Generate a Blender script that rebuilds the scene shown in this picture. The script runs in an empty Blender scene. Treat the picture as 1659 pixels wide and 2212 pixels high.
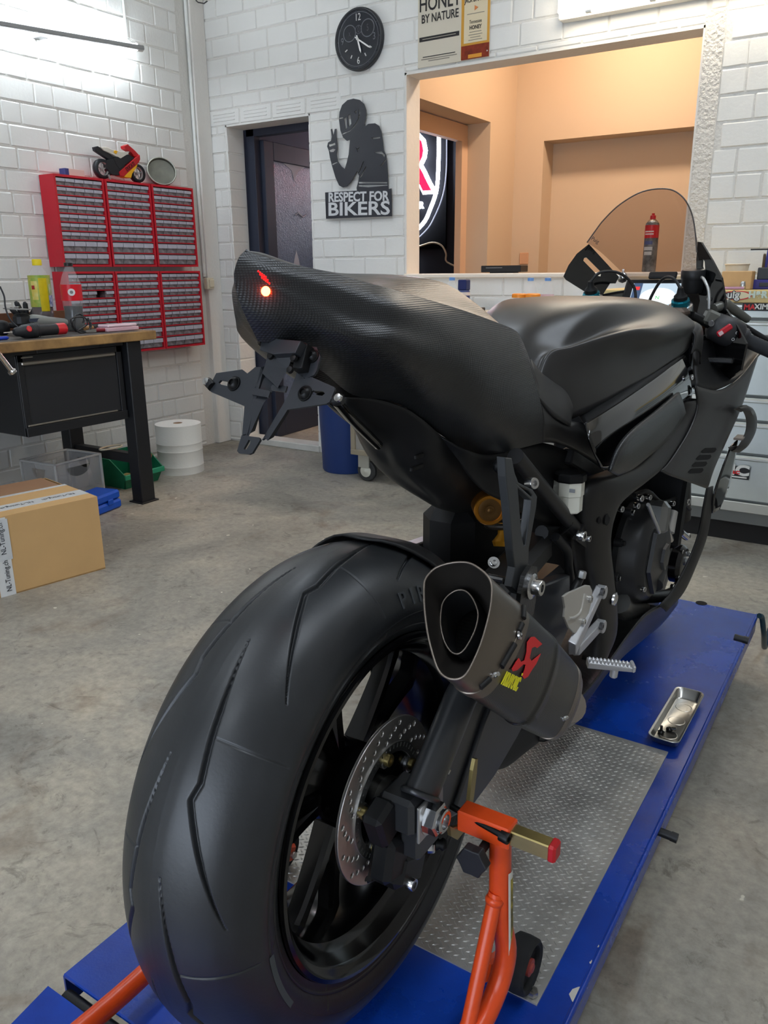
import bpy, bmesh, math, random
from mathutils import Vector, Matrix
random.seed(7)
R = math.radians
SC = bpy.context.scene
COL = SC.collection

# ------------------------------------------------------------------ camera
CAM_H = 1.18
F_PX = 1724.5
PITCH, YAW, ROLL = R(16.736), R(32.852), R(-0.511)
fwd = Vector((-math.sin(YAW) * math.cos(PITCH), math.cos(YAW) * math.cos(PITCH), -math.sin(PITCH)))
rgt0 = Vector((math.cos(YAW), math.sin(YAW), 0))
up0 = rgt0.cross(fwd)
rgt = math.cos(ROLL) * rgt0 + math.sin(ROLL) * up0
upv = -math.sin(ROLL) * rgt0 + math.cos(ROLL) * up0
CPOS = Vector((0, 0, CAM_H))
cd = bpy.data.cameras.new('camera')
cam = bpy.data.objects.new('camera', cd)
COL.objects.link(cam)
mw = Matrix((( rgt.x, upv.x, -fwd.x, CPOS.x), (rgt.y, upv.y, -fwd.y, CPOS.y), (rgt.z, upv.z, -fwd.z, CPOS.z), (0, 0, 0, 1)))
cam.matrix_world = mw
cd.sensor_fit = 'VERTICAL'
cd.sensor_height = 36.0
cd.lens = F_PX / 2212 * 36.0
cd.clip_start = 0.02
SC.camera = cam

# ------------------------------------------------------------------ world, exposure
wd = bpy.data.worlds.new('world')
SC.world = wd
wd.use_nodes = True
wd.node_tree.nodes['Background'].inputs[0].default_value = (0.55, 0.6, 0.66, 1)
wd.node_tree.nodes['Background'].inputs[1].default_value = 0.05
SC.view_settings.view_transform = 'Standard'
SC.view_settings.look = 'None'
SC.view_settings.gamma = 1.0
SC.view_settings.use_curve_mapping = False
SC.view_settings.exposure = 1.32
# light powers of the lamps the workshop has (each is used in its lamp's builder)
LAMP = dict(tube_ceiling=9.0, tube_left=24.0, lamp_back=9.0, side_room=66.0, daylight=2.6)


def ray(u, v):
    return fwd * F_PX + rgt * (u - 829.5) + upv * (1106.0 - v)


def at(u, v, **k):
    """point seen at photo pixel (u, v) on the plane x=.. / y=.. / z=.."""
    (a, val), = k.items()
    i = 'xyz'.index(a)
    d = ray(u, v)
    return CPOS + d * ((val - CPOS[i]) / d[i])


# ------------------------------------------------------------------ helpers
def lin(c):
    return tuple(((x / 255.0) / 12.92 if x / 255.0 <= 0.04045 else ((x / 255.0 + 0.055) / 1.055) ** 2.4) for x in c)


MATS = {}


def mat(name, rgb, rough=0.5, metal=0.0, spec=0.5, noise=None, bump=None, emit=None, trans=None, alpha=None, coat=0, ior=1.45, rvar=None):
    """principled material; rgb is sRGB 0-255. noise=(scale, amount[, rgb2]) mottles the colour, bump=(scale, strength) grains it"""
    if name in MATS:
        return MATS[name]
    m = bpy.data.materials.new(name)
    m.use_nodes = True
    nt = m.node_tree
    b = nt.nodes['Principled BSDF']
    col = lin(rgb) + (1,)
    b.inputs['Base Color'].default_value = col
    b.inputs['Roughness'].default_value = rough
    b.inputs['Metallic'].default_value = metal
    b.inputs['Specular IOR Level'].default_value = spec
    b.inputs['IOR'].default_value = ior
    if coat:
        b.inputs['Coat Weight'].default_value = coat
        b.inputs['Coat Roughness'].default_value = 0.05
    tc = None

    def coords():
        nonlocal tc
        if tc is None:
            tc = nt.nodes.new('ShaderNodeTexCoord')
        return tc.outputs['Object']
    if noise:
        n = nt.nodes.new('ShaderNodeTexNoise')
        n.inputs['Scale'].default_value = noise[0]
        n.inputs['Detail'].default_value = 6
        n.inputs['Roughness'].default_value = 0.6
        nt.links.new(coords(), n.inputs['Vector'])
        rmp = nt.nodes.new('ShaderNodeValToRGB')
        rmp.color_ramp.elements[0].position = 0.32
        rmp.color_ramp.elements[1].position = 0.68
        c2 = lin(noise[2]) if len(noise) > 2 else tuple(x * (1 - noise[1]) for x in col[:3])
        rmp.color_ramp.elements[0].color = tuple(c2) + (1,)
        rmp.color_ramp.elements[1].color = col
        nt.links.new(n.outputs['Fac'], rmp.inputs['Fac'])
        nt.links.new(rmp.outputs['Color'], b.inputs['Base Color'])
        if rvar:
            mr = nt.nodes.new('ShaderNodeMapRange')
            mr.inputs['To Min'].default_value = rough - rvar
            mr.inputs['To Max'].default_value = rough + rvar
            nt.links.new(n.outputs['Fac'], mr.inputs['Value'])
            nt.links.new(mr.outputs['Result'], b.inputs['Roughness'])
    if bump:
        n2 = nt.nodes.new('ShaderNodeTexNoise')
        n2.inputs['Scale'].default_value = bump[0]
        n2.inputs['Detail'].default_value = 4
        nt.links.new(coords(), n2.inputs['Vector'])
        bp = nt.nodes.new('ShaderNodeBump')
        bp.inputs['Strength'].default_value = bump[1]
        bp.inputs['Distance'].default_value = bump[2] if len(bump) > 2 else 0.002
        nt.links.new(n2.outputs['Fac'], bp.inputs['Height'])
        nt.links.new(bp.outputs['Normal'], b.inputs['Normal'])
    if emit:
        b.inputs['Emission Color'].default_value = lin(emit[0]) + (1,)
        b.inputs['Emission Strength'].default_value = emit[1]
    if trans:
        b.inputs['Transmission Weight'].default_value = trans
    if alpha is not None:
        b.inputs['Alpha'].default_value = alpha
    MATS[name] = m
    return m


class G:
    """geometry collector: verts + faces, linked as one mesh object by obj()"""

    def __init__(s):
        s.v = []
        s.f = []

    def add(s, vs, fs):
        o = len(s.v)
        s.v += [Vector(p) for p in vs]
        s.f += [tuple(i + o for i in f) for f in fs]
        return s

    def box(s, c, d, rot=None, ch=0.0):
        x, y, z = d[0] / 2, d[1] / 2, d[2] / 2
        M = rot if rot else Matrix.Identity(3)
        c = Vector(c)
        if ch <= 0:
            vs = [(-x, -y, -z), (x, -y, -z), (x, y, -z), (-x, y, -z), (-x, -y, z), (x, -y, z), (x, y, z), (-x, y, z)]
            fs = [(0, 3, 2, 1), (4, 5, 6, 7), (0, 1, 5, 4), (1, 2, 6, 5), (2, 3, 7, 6), (3, 0, 4, 7)]
        else:
            ch = min(ch, x * .95, y * .95, z * .95)
            vs = []
            idx = {}
            for sx in (-1, 1):
                for sy in (-1, 1):
                    for sz in (-1, 1):
                        for k in range(3):
                            p = [sx * x, sy * y, sz * z]
                            for j in range(3):
                                if j != k:
                                    p[j] -= (sx, sy, sz)[j] * ch
                            idx[(sx, sy, sz, k)] = len(vs)
                            vs.append(p)
            fs = []
            I = idx
            for k in range(3):
                a, b_ = [j for j in range(3) if j != k]
                for sk in (-1, 1):
                    q = []
                    for (sa, sb) in ((-1, -1), (1, -1), (1, 1), (-1, 1)):
                        t = [0, 0, 0]
                        t[k] = sk
                        t[a] = sa
                        t[b_] = sb
                        q.append(I[(t[0], t[1], t[2], k)])
                    fs.append(tuple(q))
            for k in range(3):       # edges along axis k
                a, b_ = [j for j in range(3) if j != k]
                for sa in (-1, 1):
                    for sb in (-1, 1):
                        q = []
                        for (sk, w) in ((-1, a), (1, a), (1, b_), (-1, b_)):
                            t = [0, 0, 0]
                            t[k] = sk
                            t[a] = sa
                            t[b_] = sb
                            q.append(I[(t[0], t[1], t[2], w)])
                        fs.append(tuple(q))
            for sx in (-1, 1):
                for sy in (-1, 1):
                    for sz in (-1, 1):
                        fs.append(tuple(I[(sx, sy, sz, k)] for k in range(3)))
        s.add([c + M @ Vector(p) for p in vs], fs)
        return s

    def tube(s, path, r, n=12, caps=True, closed=False):
        path = [Vector(p) for p in path]
        m = len(path)
        rs = r if isinstance(r, (list, tuple)) else [r] * m
        ts = []
        for i in range(m):
            a = path[(i - 1) % m] if (closed or i > 0) else path[0]
            b_ = path[(i + 1) % m] if (closed or i < m - 1) else path[-1]
            t = (b_ - a)
            ts.append(t.normalized() if t.length > 1e-9 else Vector((0, 0, 1)))
        ref = Vector((0, 0, 1)) if abs(ts[0].z) < 0.9 else Vector((1, 0, 0))
        nrm = (ref - ts[0] * ref.dot(ts[0])).normalized()
        o = len(s.v)
        for i in range(m):
            nrm = (nrm - ts[i] * nrm.dot(ts[i]))
            nrm = nrm.normalized() if nrm.length > 1e-6 else Vector((1, 0, 0))
            bn = ts[i].cross(nrm)
            for k in range(n):
                a = 2 * math.pi * k / n
                s.v.append(path[i] + (nrm * math.cos(a) + bn * math.sin(a)) * rs[i])
        for i in range(m if closed else m - 1):
            j = (i + 1) % m
            for k in range(n):
                k2 = (k + 1) % n
                s.f.append((o + i * n + k, o + i * n + k2, o + j * n + k2, o + j * n + k))
        if caps and not closed:
            s.f.append(tuple(o + k for k in reversed(range(n))))
            s.f.append(tuple(o + (m - 1) * n + k for k in range(n)))
        return s

    def lathe(s, prof, c=(0, 0, 0), ax=(0, 0, 1), n=24, caps=True, ref=None, a0=0.0, a1=None):
        """prof: (radius, height along ax)"""
        ax = Vector(ax).normalized()
        ref = Vector(ref) if ref else (Vector((1, 0, 0)) if abs(ax.x) < 0.9 else Vector((0, 1, 0)))
        e1 = (ref - ax * ref.dot(ax)).normalized()
        e2 = ax.cross(e1)
        c = Vector(c)
        o = len(s.v)
        full = a1 is None
        cnt = n if full else n + 1
        for (r, h) in prof:
            for k in range(cnt):
                a = a0 + ((2 * math.pi) if full else (a1 - a0)) * k / n
                s.v.append(c + ax * h + (e1 * math.cos(a) + e2 * math.sin(a)) * r)
        for i in range(len(prof) - 1):
            for k in range(n):
                k2 = (k + 1) % cnt
                s.f.append((o + i * cnt + k, o + i * cnt + k2, o + (i + 1) * cnt + k2, o + (i + 1) * cnt + k))
        if caps and full:
            if prof[0][0] > 1e-5:
                s.f.append(tuple(o + k for k in reversed(range(n))))
            if prof[-1][0] > 1e-5:
                s.f.append(tuple(o + (len(prof) - 1) * cnt + k for k in range(n)))
        return s

    def prism(s, pts, d):
        """planar outline of 3-D points extruded by vector d"""
        pts = [Vector(p) for p in pts]
        d = Vector(d)
        n = len(pts)
        o = len(s.v)
        s.v += pts + [p + d for p in pts]
        s.f.append(tuple(o + i for i in reversed(range(n))))
        s.f.append(tuple(o + n + i for i in range(n)))
        for i in range(n):
            j = (i + 1) % n
            s.f.append((o + i, o + j, o + n + j, o + n + i))
        return s

    def loft(s, rings, closed=True, cap0=True, cap1=True):
        n = len(rings[0])
        o = len(s.v)
        for r in rings:
            s.v += [Vector(p) for p in r]
        for i in range(len(rings) - 1):
            for k in range(n if closed else n - 1):
                k2 = (k + 1) % n
                s.f.append((o + i * n + k, o + i * n + k2, o + (i + 1) * n + k2, o + (i + 1) * n + k))
        if closed and cap0:
            s.f.append(tuple(o + k for k in reversed(range(n))))
        if closed and cap1:
            s.f.append(tuple(o + (len(rings) - 1) * n + k for k in range(n)))
        return s

    def xform(s, M):
        s.v = [M @ p for p in s.v]
        return s


def mesh_of(name, g, smooth=False):
    me = bpy.data.meshes.new(name)
    me.from_pydata([tuple(p) for p in g.v], [], g.f)
    me.validate(clean_customdata=False)
    bm = bmesh.new()
    bm.from_mesh(me)
    bmesh.ops.recalc_face_normals(bm, faces=bm.faces)
    bm.to_mesh(me)
    bm.free()
    if smooth:
        for p in me.polygons:
            p.use_smooth = True
    return me


def link(name, me, parent=None, loc=None):
    o = bpy.data.objects.new(name, me)
    COL.objects.link(o)
    if parent:
        o.parent = parent
    if loc is not None:
        o.location = loc
    return o


def origin_of(o):
    p = Vector((0, 0, 0))
    while o is not None:
        p = p + Vector(o.location)
        o = o.parent
    return p


def obj(name, g, m, parent=None, smooth=False, local=False, auto=None, bev=None, sub=0, thick=None, crease=None):
    """g's verts are world coordinates unless local; parents are only translated (a rotated thing uses local=True)"""
    if parent is not None and not local:
        p0 = origin_of(parent)
        g.v = [p - p0 for p in g.v]
    me = mesh_of(name, g, smooth or auto is not None or sub > 0)
    me.materials.append(m)
    if auto is not None:
        sharp_by_angle(me, auto)
    o = link(name, me, parent)
    if thick:
        md = o.modifiers.new('solid', 'SOLIDIFY')
        md.thickness = thick
        md.offset = -1
    if bev:
        md = o.modifiers.new('bevel', 'BEVEL')
        md.width = bev
        md.segments = 2
        md.limit_method = 'ANGLE'
        md.angle_limit = R(35)
    if sub:
        md = o.modifiers.new('sub', 'SUBSURF')
        md.levels = sub
        md.render_levels = sub
    return o


def sharp_by_angle(me, deg):
    bm = bmesh.new()
    bm.from_mesh(me)
    for e in bm.edges:
        if len(e.link_faces) == 2:
            e.smooth = e.calc_face_angle(0) < R(deg)
        else:
            e.smooth = False
    bm.to_mesh(me)
    bm.free()


def tag(o, label=None, cat=None, group=None, kind=None):
    if label:
        o['label'] = label
    if cat:
        o['category'] = cat
    if group:
        o['group'] = group
    if kind:
        o['kind'] = kind
    return o


def thing(name, loc, label, cat, group=None, rz=0.0):
    o = bpy.data.objects.new(name, None)
    o.empty_display_size = 0.05
    COL.objects.link(o)
    o.location = loc
    o.rotation_euler = (0, 0, rz)
    return tag(o, label, cat, group)


def struct(name, g, m, parent=None, **k):
    o = obj(name, g, m, parent, **k)
    if parent is None:
        o['kind'] = 'structure'
    return o


def text_geo(txt, size, M, depth=0.001, align='CENTER', sx=1.0, bold=0.0, spacing=1.0):
    """lettering as thin solid geometry placed by matrix M (local x right, y up, z out)"""
    cu = bpy.data.curves.new('lettering', 'FONT')
    cu.body = txt
    cu.size = size
    cu.align_x = align
    cu.align_y = 'CENTER'
    cu.extrude = depth
    cu.offset = bold
    cu.resolution_u = 3
    cu.space_character = spacing
    o = bpy.data.objects.new('lettering_tmp', cu)
    COL.objects.link(o)
    dg = bpy.context.evaluated_depsgraph_get()
    me = bpy.data.meshes.new_from_object(o.evaluated_get(dg))
    g = G()
    g.add([M @ Vector((p.co.x * sx, p.co.y, p.co.z)) for p in me.vertices], [tuple(p.vertices) for p in me.polygons])
    bpy.data.objects.remove(o)
    bpy.data.curves.remove(cu)
    bpy.data.meshes.remove(me)
    return g


def frame_m(o, x, y):
    """matrix with local x, y directions and z = x cross y"""
    x = Vector(x).normalized()
    y = Vector(y)
    y = (y - x * y.dot(x)).normalized()
    z = x.cross(y)
    o = Vector(o)
    return Matrix(((x.x, y.x, z.x, o.x), (x.y, y.y, z.y, o.y), (x.z, y.z, z.z, o.z), (0, 0, 0, 1)))


def lerp(a, b, t):
    return a + (b - a) * t


def catmull(pts, n, closed=False):
    """smooth curve through points, n samples per span"""
    P = [Vector(p) for p in pts]
    m = len(P)
    out = []
    spans = m if closed else m - 1
    for i in range(spans):
        p1, p2 = P[i], P[(i + 1) % m]
        p0 = P[(i - 1) % m] if (closed or i > 0) else p1 * 2 - p2
        p3 = P[(i + 2) % m] if (closed or i + 2 < m) else p2 * 2 - p1
        for k in range(n):
            t = k / n
            out.append(0.5 * ((2 * p1) + (-p0 + p2) * t + (2 * p0 - 5 * p1 + 4 * p2 - p3) * t * t + (-p0 + 3 * p1 - 3 * p2 + p3) * t ** 3))
    if not closed:
        out.append(P[-1])
    return out


def copy_tree(o, parent=None):
    c = o.copy()
    COL.objects.link(c)
    c.parent = parent
    for ch in list(o.children):
        copy_tree(ch, c)
    return c
from mathutils.bvhtree import BVHTree


def at_plane(u, v, p0, n):
    d = ray(u, v)
    return CPOS + d * ((Vector(p0) - CPOS).dot(n) / d.dot(n))


def plate(loops, thick, bevel=0.0):
    """flat plate with holes from coplanar 3-D outlines; first loop is the outside; thick is the extrusion vector"""
    thick = Vector(thick)
    n = thick.normalized()
    o = Vector(loops[0][0])
    far = max(loops[0], key=lambda p: (Vector(p) - o).length)
    x = Vector(far) - o
    x = (x - n * x.dot(n)).normalized()
    y = n.cross(x)
    cu = bpy.data.curves.new('plate_tmp', 'CURVE')
    cu.dimensions = '2D'
    cu.fill_mode = 'BOTH'
    t = thick.length
    cu.extrude = t / 2 - bevel
    cu.bevel_depth = bevel
    cu.bevel_resolution = 1
    if bevel:
        cu.offset = -bevel
    for lp in loops:
        sp = cu.splines.new('POLY')
        sp.points.add(len(lp) - 1)
        for q, p in zip(sp.points, lp):
            d = Vector(p) - o
            q.co = (d.dot(x), d.dot(y), 0, 1)
        sp.use_cyclic_u = True
    ob = bpy.data.objects.new('plate_tmp', cu)
    COL.objects.link(ob)
    dg = bpy.context.evaluated_depsgraph_get()
    me = bpy.data.meshes.new_from_object(ob.evaluated_get(dg))
    g = G()
    g.add([o + x * p.co.x + y * p.co.y + n * (p.co.z + t / 2) for p in me.vertices], [tuple(p.vertices) for p in me.polygons])
    bpy.data.objects.remove(ob)
    bpy.data.curves.remove(cu)
    bpy.data.meshes.remove(me)
    return g


def circle3(c, ax, r, n=16, ref=None):
    ax = Vector(ax).normalized()
    ref = Vector(ref) if ref else (Vector((1, 0, 0)) if abs(ax.x) < 0.9 else Vector((0, 1, 0)))
    e1 = (ref - ax * ref.dot(ax)).normalized()
    e2 = ax.cross(e1)
    return [Vector(c) + (e1 * math.cos(2 * math.pi * k / n) + e2 * math.sin(2 * math.pi * k / n)) * r for k in range(n)]


def patch(cols, nu=6, nv=6):
    """smooth surface through a net of control points (list of columns); returns a grid of points"""
    c2 = [catmull(c, nv) for c in cols]
    rows = len(c2[0])
    out = []
    for r in range(rows):
        out.append(catmull([c[r] for c in c2], nu))
    return out      # out[row][col]


def grid_geo(gr, g=None):
    g = g or G()
    h, w = len(gr), len(gr[0])
    g.add([p for r in gr for p in r], [(i * w + j, i * w + j + 1, (i + 1) * w + j + 1, (i + 1) * w + j) for i in range(h - 1) for j in range(w - 1)])
    return g


def weld(me, d=1e-5):
    bm = bmesh.new()
    bm.from_mesh(me)
    bmesh.ops.remove_doubles(bm, verts=bm.verts, dist=d)
    bmesh.ops.recalc_face_normals(bm, faces=bm.faces)
    bm.to_mesh(me)
    bm.free()


def bvh_of(g):
    return BVHTree.FromPolygons([tuple(p) for p in g.v], g.f)


def cast_px(bvh, u, v, lift=0.0):
    d = ray(u, v).normalized()
    loc, nrm, i, dist = bvh.ray_cast(CPOS, d)
    if loc is None:
        return None
    if nrm.dot(d) > 0:
        nrm = -nrm
    return loc + nrm * lift


def hexbolt(g, c, ax, r, h, n=6):
    g.lathe([(r, 0), (r, h * .85), (r * .85, h)], c, ax, n=n)
    return g


def socket_head(g, c, ax, r, h):
    """round socket-head screw with a recess"""
    g.lathe([(r, 0), (r, h * .9), (r * .92, h), (r * .5, h), (r * .5, h * .45), (0.0001, h * .45)], c, ax, n=14)
    return g
# ================================================================== the room
XL, YB = -4.12, 4.263          # faces of the left and the back wall
CEIL = 3.45
M_WHITE = mat('white_wall_paint', (226, 226, 222), 0.55, bump=(55, 0.35, 0.004), noise=(3.0, 0.05))
M_MORTAR = mat('painted_mortar', (214, 212, 206), 0.7, bump=(70, 0.8, 0.006))
M_PLASTER = mat('white_plaster', (222, 219, 213), 0.7, bump=(40, 0.5, 0.006))
M_PEACH = mat('peach_plaster', (203, 181, 156), 0.8, bump=(30, 0.15))
M_DARKWALL = mat('dark_blue_wall', (38, 40, 50), 0.8)


def floor_material():
    m = bpy.data.materials.new('worn_concrete')
    m.use_nodes = True
    nt = m.node_tree
    N, L = nt.nodes.new, nt.links.new
    b = nt.nodes['Principled BSDF']
    tc = N('ShaderNodeTexCoord')

    def noise(scale, detail=6, rough=0.6, vec=None, dist=0.0):
        n = N('ShaderNodeTexNoise')
        n.inputs['Scale'].default_value = scale
        n.inputs['Detail'].default_value = detail
        n.inputs['Roughness'].default_value = rough
        n.inputs['Distortion'].default_value = dist
        L(tc.outputs['Object'], n.inputs['Vector'])
        return n.outputs['Fac']

    def ramp(fac, stops):
        r = N('ShaderNodeValToRGB')
        while len(r.color_ramp.elements) < len(stops):
            r.color_ramp.elements.new(0.5)
        for e, (p, c) in zip(r.color_ramp.elements, stops):
            e.position = p
            e.color = (lin(c) if max(c) > 1 else tuple(c)) + (1,)
        L(fac, r.inputs['Fac'])
        return r.outputs['Color']

    def mix(fac, a, b_, mode='MIX'):
        x = N('ShaderNodeMix')
        x.data_type = 'RGBA'
        x.blend_type = mode
        if isinstance(fac, float):
            x.inputs['Factor'].default_value = fac
        else:
            L(fac, x.inputs['Factor'])
        L(a, x.inputs[6])
        L(b_, x.inputs[7])
        return x.outputs[2]
    base = ramp(noise(1.3, 8, 0.62, dist=0.6), [(0.3, (132, 128, 120)), (0.5, (166, 160, 148)), (0.72, (200, 189, 168))])
    stain = ramp(noise(2.6, 5, 0.6, dist=1.2), [(0.56, (255, 255, 255)), (0.72, (176, 150, 132))])
    c1 = mix(0.55, base, stain, 'MULTIPLY')
    fine = ramp(noise(38, 5, 0.7), [(0.3, (196, 196, 196)), (0.7, (255, 255, 255))])
    c2 = mix(0.8, c1, fine, 'MULTIPLY')
    scr = ramp(noise(9, 10, 0.75, dist=2.0), [(0.36, (150, 150, 150)), (0.44, (255, 255, 255))])
    c3 = mix(0.5, c2, scr, 'MULTIPLY')
    spots = ramp(noise(21, 2, 0.5), [(0.745, (0.0, 0.0, 0.0)), (0.765, (1.0, 1.0, 1.0))])
    white = N('ShaderNodeRGB')
    white.outputs[0].default_value = lin((205, 200, 185)) + (1,)
    c4 = mix(spots, c3, white.outputs[0])
    L(c4, b.inputs['Base Color'])
    rr = ramp(noise(1.7, 5, 0.6), [(0.35, (0.34, 0.34, 0.34)), (0.7, (0.6, 0.6, 0.6))])
    L(rr, b.inputs['Roughness'])
    bp = N('ShaderNodeBump')
    bp.inputs['Strength'].default_value = 0.25
    bp.inputs['Distance'].default_value = 0.003
    L(noise(24, 8, 0.7), bp.inputs['Height'])
    L(bp.outputs['Normal'], b.inputs['Normal'])
    b.inputs['Specular IOR Level'].default_value = 0.35
    return m


struct('floor', G().box((-1.5, 1.75, -0.05), (7.4, 9.9, 0.1)), floor_material())
struct('ceiling', G().box((-1.2, 0.6, CEIL + 0.05), (6.4, 7.9, 0.1)), mat('ceiling_paint', (215, 214, 210), 0.8))
struct('wall_right', G().box((2.0, 0.6, CEIL / 2), (0.15, 7.6, CEIL)), mat('grey_side_wall', (160, 156, 150), 0.7))
struct('wall_front', G().box((-1.1, -3.2, CEIL / 2), (6.2, 0.15, CEIL)), M_PLASTER)

# openings of the back wall: doorway and hatch
DOOR = (-3.968, -3.269, 0.0, 2.108)
HATCH = (-2.588, -0.985, 1.167, 2.245)
THK = 0.145


def wall_with_holes(a0, a1, z0, z1, holes, y0, y1):
    g = G()
    xs = sorted({a0, a1} | {h[0] for h in holes} | {h[1] for h in holes})
    for i in range(len(xs) - 1):
        xa, xb_ = xs[i], xs[i + 1]
        mid = (xa + xb_) / 2
        cuts = sorted([(h[2], h[3]) for h in holes if h[0] < mid < h[1]])
        z = z0
        for (h0, h1) in cuts:
            if h0 > z:
                g.box((mid, (y0 + y1) / 2, (z + h0) / 2), (xb_ - xa, y1 - y0, h0 - z))
            z = h1
        g.box((mid, (y0 + y1) / 2, (z + z1) / 2), (xb_ - xa, y1 - y0, z1 - z))
    return g


REC = 0.0045
wall_back = struct('wall_back', wall_with_holes(XL - 0.1, 2.0, 0, CEIL, [DOOR, HATCH], YB + REC, YB + THK), M_MORTAR)
wall_left = struct('wall_left', G().box((XL - REC - 0.1, 0.6, CEIL / 2), (0.2, 7.6, CEIL)), M_MORTAR)

COURSE, Z0 = 0.1125, 0.0295
BR_MESH = {}


def brick_mesh(L_, H, var, ch):
    key = (round(L_, 3), round(H, 3), var)
    if key not in BR_MESH:
        rnd = random.Random(hash(key) % 9999)
        g = G().box((0, 0.02, 0), (L_, 0.04, H), ch=ch)
        for p in g.v:
            if p.y < 0.03:
                p.x += rnd.uniform(-.0018, .0018)
                p.z += rnd.uniform(-.0018, .0018)
                p.y += rnd.uniform(-.0012, .0012)
        me = mesh_of('brick', g)
        me.materials.append(M_WHITE)
        BR_MESH[key] = me
    return BR_MESH[key]


def lay_bricks(parent, a_lo, a_hi, z_hi, holes, place, seq, rot, near, joint=0.009, zlo=0.0):
    """courses of bricks between a_lo and a_hi; holes cut them; the 300 nearest in view are bricks of their own, the rest one mesh"""
    rnd = random.Random(3)
    cells = []
    k = 0
    while Z0 + (k - 1) * COURSE < z_hi:
        z0, z1 = Z0 + (k - 1) * COURSE, Z0 + k * COURSE
        a = a_lo - seq[k % len(seq)][0]
        lens = seq[k % len(seq)][1]
        i = rnd.randint(0, 3) * len(lens)
        while a < a_hi:
            ln = lens[i % len(lens)]
            i += 1
            rects = [(max(a, a_lo), min(a + ln, a_hi), max(z0, zlo), min(z1, z_hi))]
            for h in holes:
                nr = []
                for (p, q, r_, t) in rects:
                    if q <= h[0] or p >= h[1] or t <= h[2] or r_ >= h[3]:
                        nr.append((p, q, r_, t))
                        continue
                    if p < h[0]:
                        nr.append((p, h[0], r_, t))
                    if q > h[1]:
                        nr.append((h[1], q, r_, t))
                    lo, hi = max(p, h[0]), min(q, h[1])
                    if r_ < h[2]:
                        nr.append((lo, hi, r_, h[2]))
                    if t > h[3]:
                        nr.append((lo, hi, h[3], t))
                rects = nr
            cells += [r for r in rects if r[1] - r[0] > 0.03 and r[3] - r[2] > 0.025]
            a += ln
        k += 1
    cells.sort(key=lambda c: near((c[0] + c[1]) / 2, (c[2] + c[3]) / 2))
    rest = G()
    for n, (p, q, r_, t) in enumerate(cells):
        L_, H = q - p - joint * .75, t - r_ - joint
        loc = place((p + q) / 2, (r_ + t) / 2)
        if n < 300:
            o = link('brick', brick_mesh(L_, H, n % 3, 0.005), parent, loc)
            o.rotation_euler = (0, 0, rot)
            o.location.x += rnd.uniform(-.0012, .0012)
            o.location.y += rnd.uniform(-.0012, .0012)
        else:
            b = G().box((0, 0.02, 0), (L_, 0.04, H), ch=0.005)
            b.xform(Matrix.Translation(loc) @ Matrix.Rotation(rot, 4, 'Z'))
            rest.add(b.v, b.f)
    if rest.v:
        tag(obj('brickwork', rest, M_WHITE, parent), kind='stuff')


def seen(u, v):
    return 0 if (-60 < u < 1720 and -60 < v < 1400) else 1


def px(P):
    d = Vector(P) - CPOS
    z = d.dot(fwd)
    return (829.5 + F_PX * d.dot(rgt) / z, 1106 - F_PX * d.dot(upv) / z) if z > 0.05 else (-9999, -9999)


LONG, SHORT = 0.232, 0.116
lay_bricks(wall_left, 1.2, 4.05, 3.05, [], lambda a, z: Vector((XL, a, z)),
           [(0.0, [LONG, SHORT]), (0.145, [LONG, SHORT]), (0.06, [LONG, SHORT]), (0.2, [LONG, SHORT])], R(90),
           lambda a, z: seen(*px((XL, a, z))) * 10 + (z < .7) * 5 + (4.2 - a))
lay_bricks(wall_back, -4.12, 0.6, 3.05, [DOOR, HATCH, (-4.12, -3.05, 2.108, 2.2), (-0.985, -0.9, 1.1, 2.3)], lambda a, z: Vector((a, YB, z)),
           [(0.0, [LONG]), (0.1, [LONG]), (0.03, [LONG, LONG, SHORT]), (0.15, [LONG])], 0.0,
           lambda a, z: seen(*px((a, YB, z))) * 10 + (z < 1.1 and a > -3.2) * 5 + abs(a + 2))

# ribbed lintel blocks above the doorway
for k in range(4):
    x0 = -4.1 + k * 0.27
    g = G().box((x0 + 0.13, YB + 0.03, 2.154), (0.26, 0.06, 0.09), ch=0.004)
    for j in range(3):
        g.box((x0 + 0.13, YB - 0.0005, 2.135 + j * 0.02), (0.19, 0.006, 0.007), ch=0.002)
    obj('lintel_block', g, M_WHITE, wall_back)
# plastered reveal of the hatch (its frame) and its sill
g = G()
g.box(((HATCH[0] + HATCH[1]) / 2, YB + THK / 2 + 0.0, HATCH[3] - 0.006), (HATCH[1] - HATCH[0], THK + 0.004, 0.012))
g.box((HATCH[0] + 0.006, YB + THK / 2, (HATCH[2] + HATCH[3]) / 2), (0.012, THK + 0.004, HATCH[3] - HATCH[2]))
g.box((HATCH[1] - 0.004, YB + THK / 2, (HATCH[2] + HATCH[3]) / 2), (0.008, THK + 0.004, HATCH[3] - HATCH[2]))
obj('hatch_reveal', g, M_PLASTER, wall_back)
obj('hatch_sill', G().box(((HATCH[0] + HATCH[1]) / 2, YB + THK / 2 + 0.002, HATCH[2] - 0.012), (HATCH[1] - HATCH[0], THK + 0.05, 0.026), ch=0.006),
    mat('sill_paint', (228, 220, 208), 0.45), wall_back)
# rough plaster strip right of the hatch
g = G().box((-0.943, YB + 0.02, 1.7), (0.086, 0.04, 1.2))
obj('plaster_strip', g, mat('rough_plaster', (222, 218, 210), 0.8, bump=(60, 1.0, 0.02)), wall_back)
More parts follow.
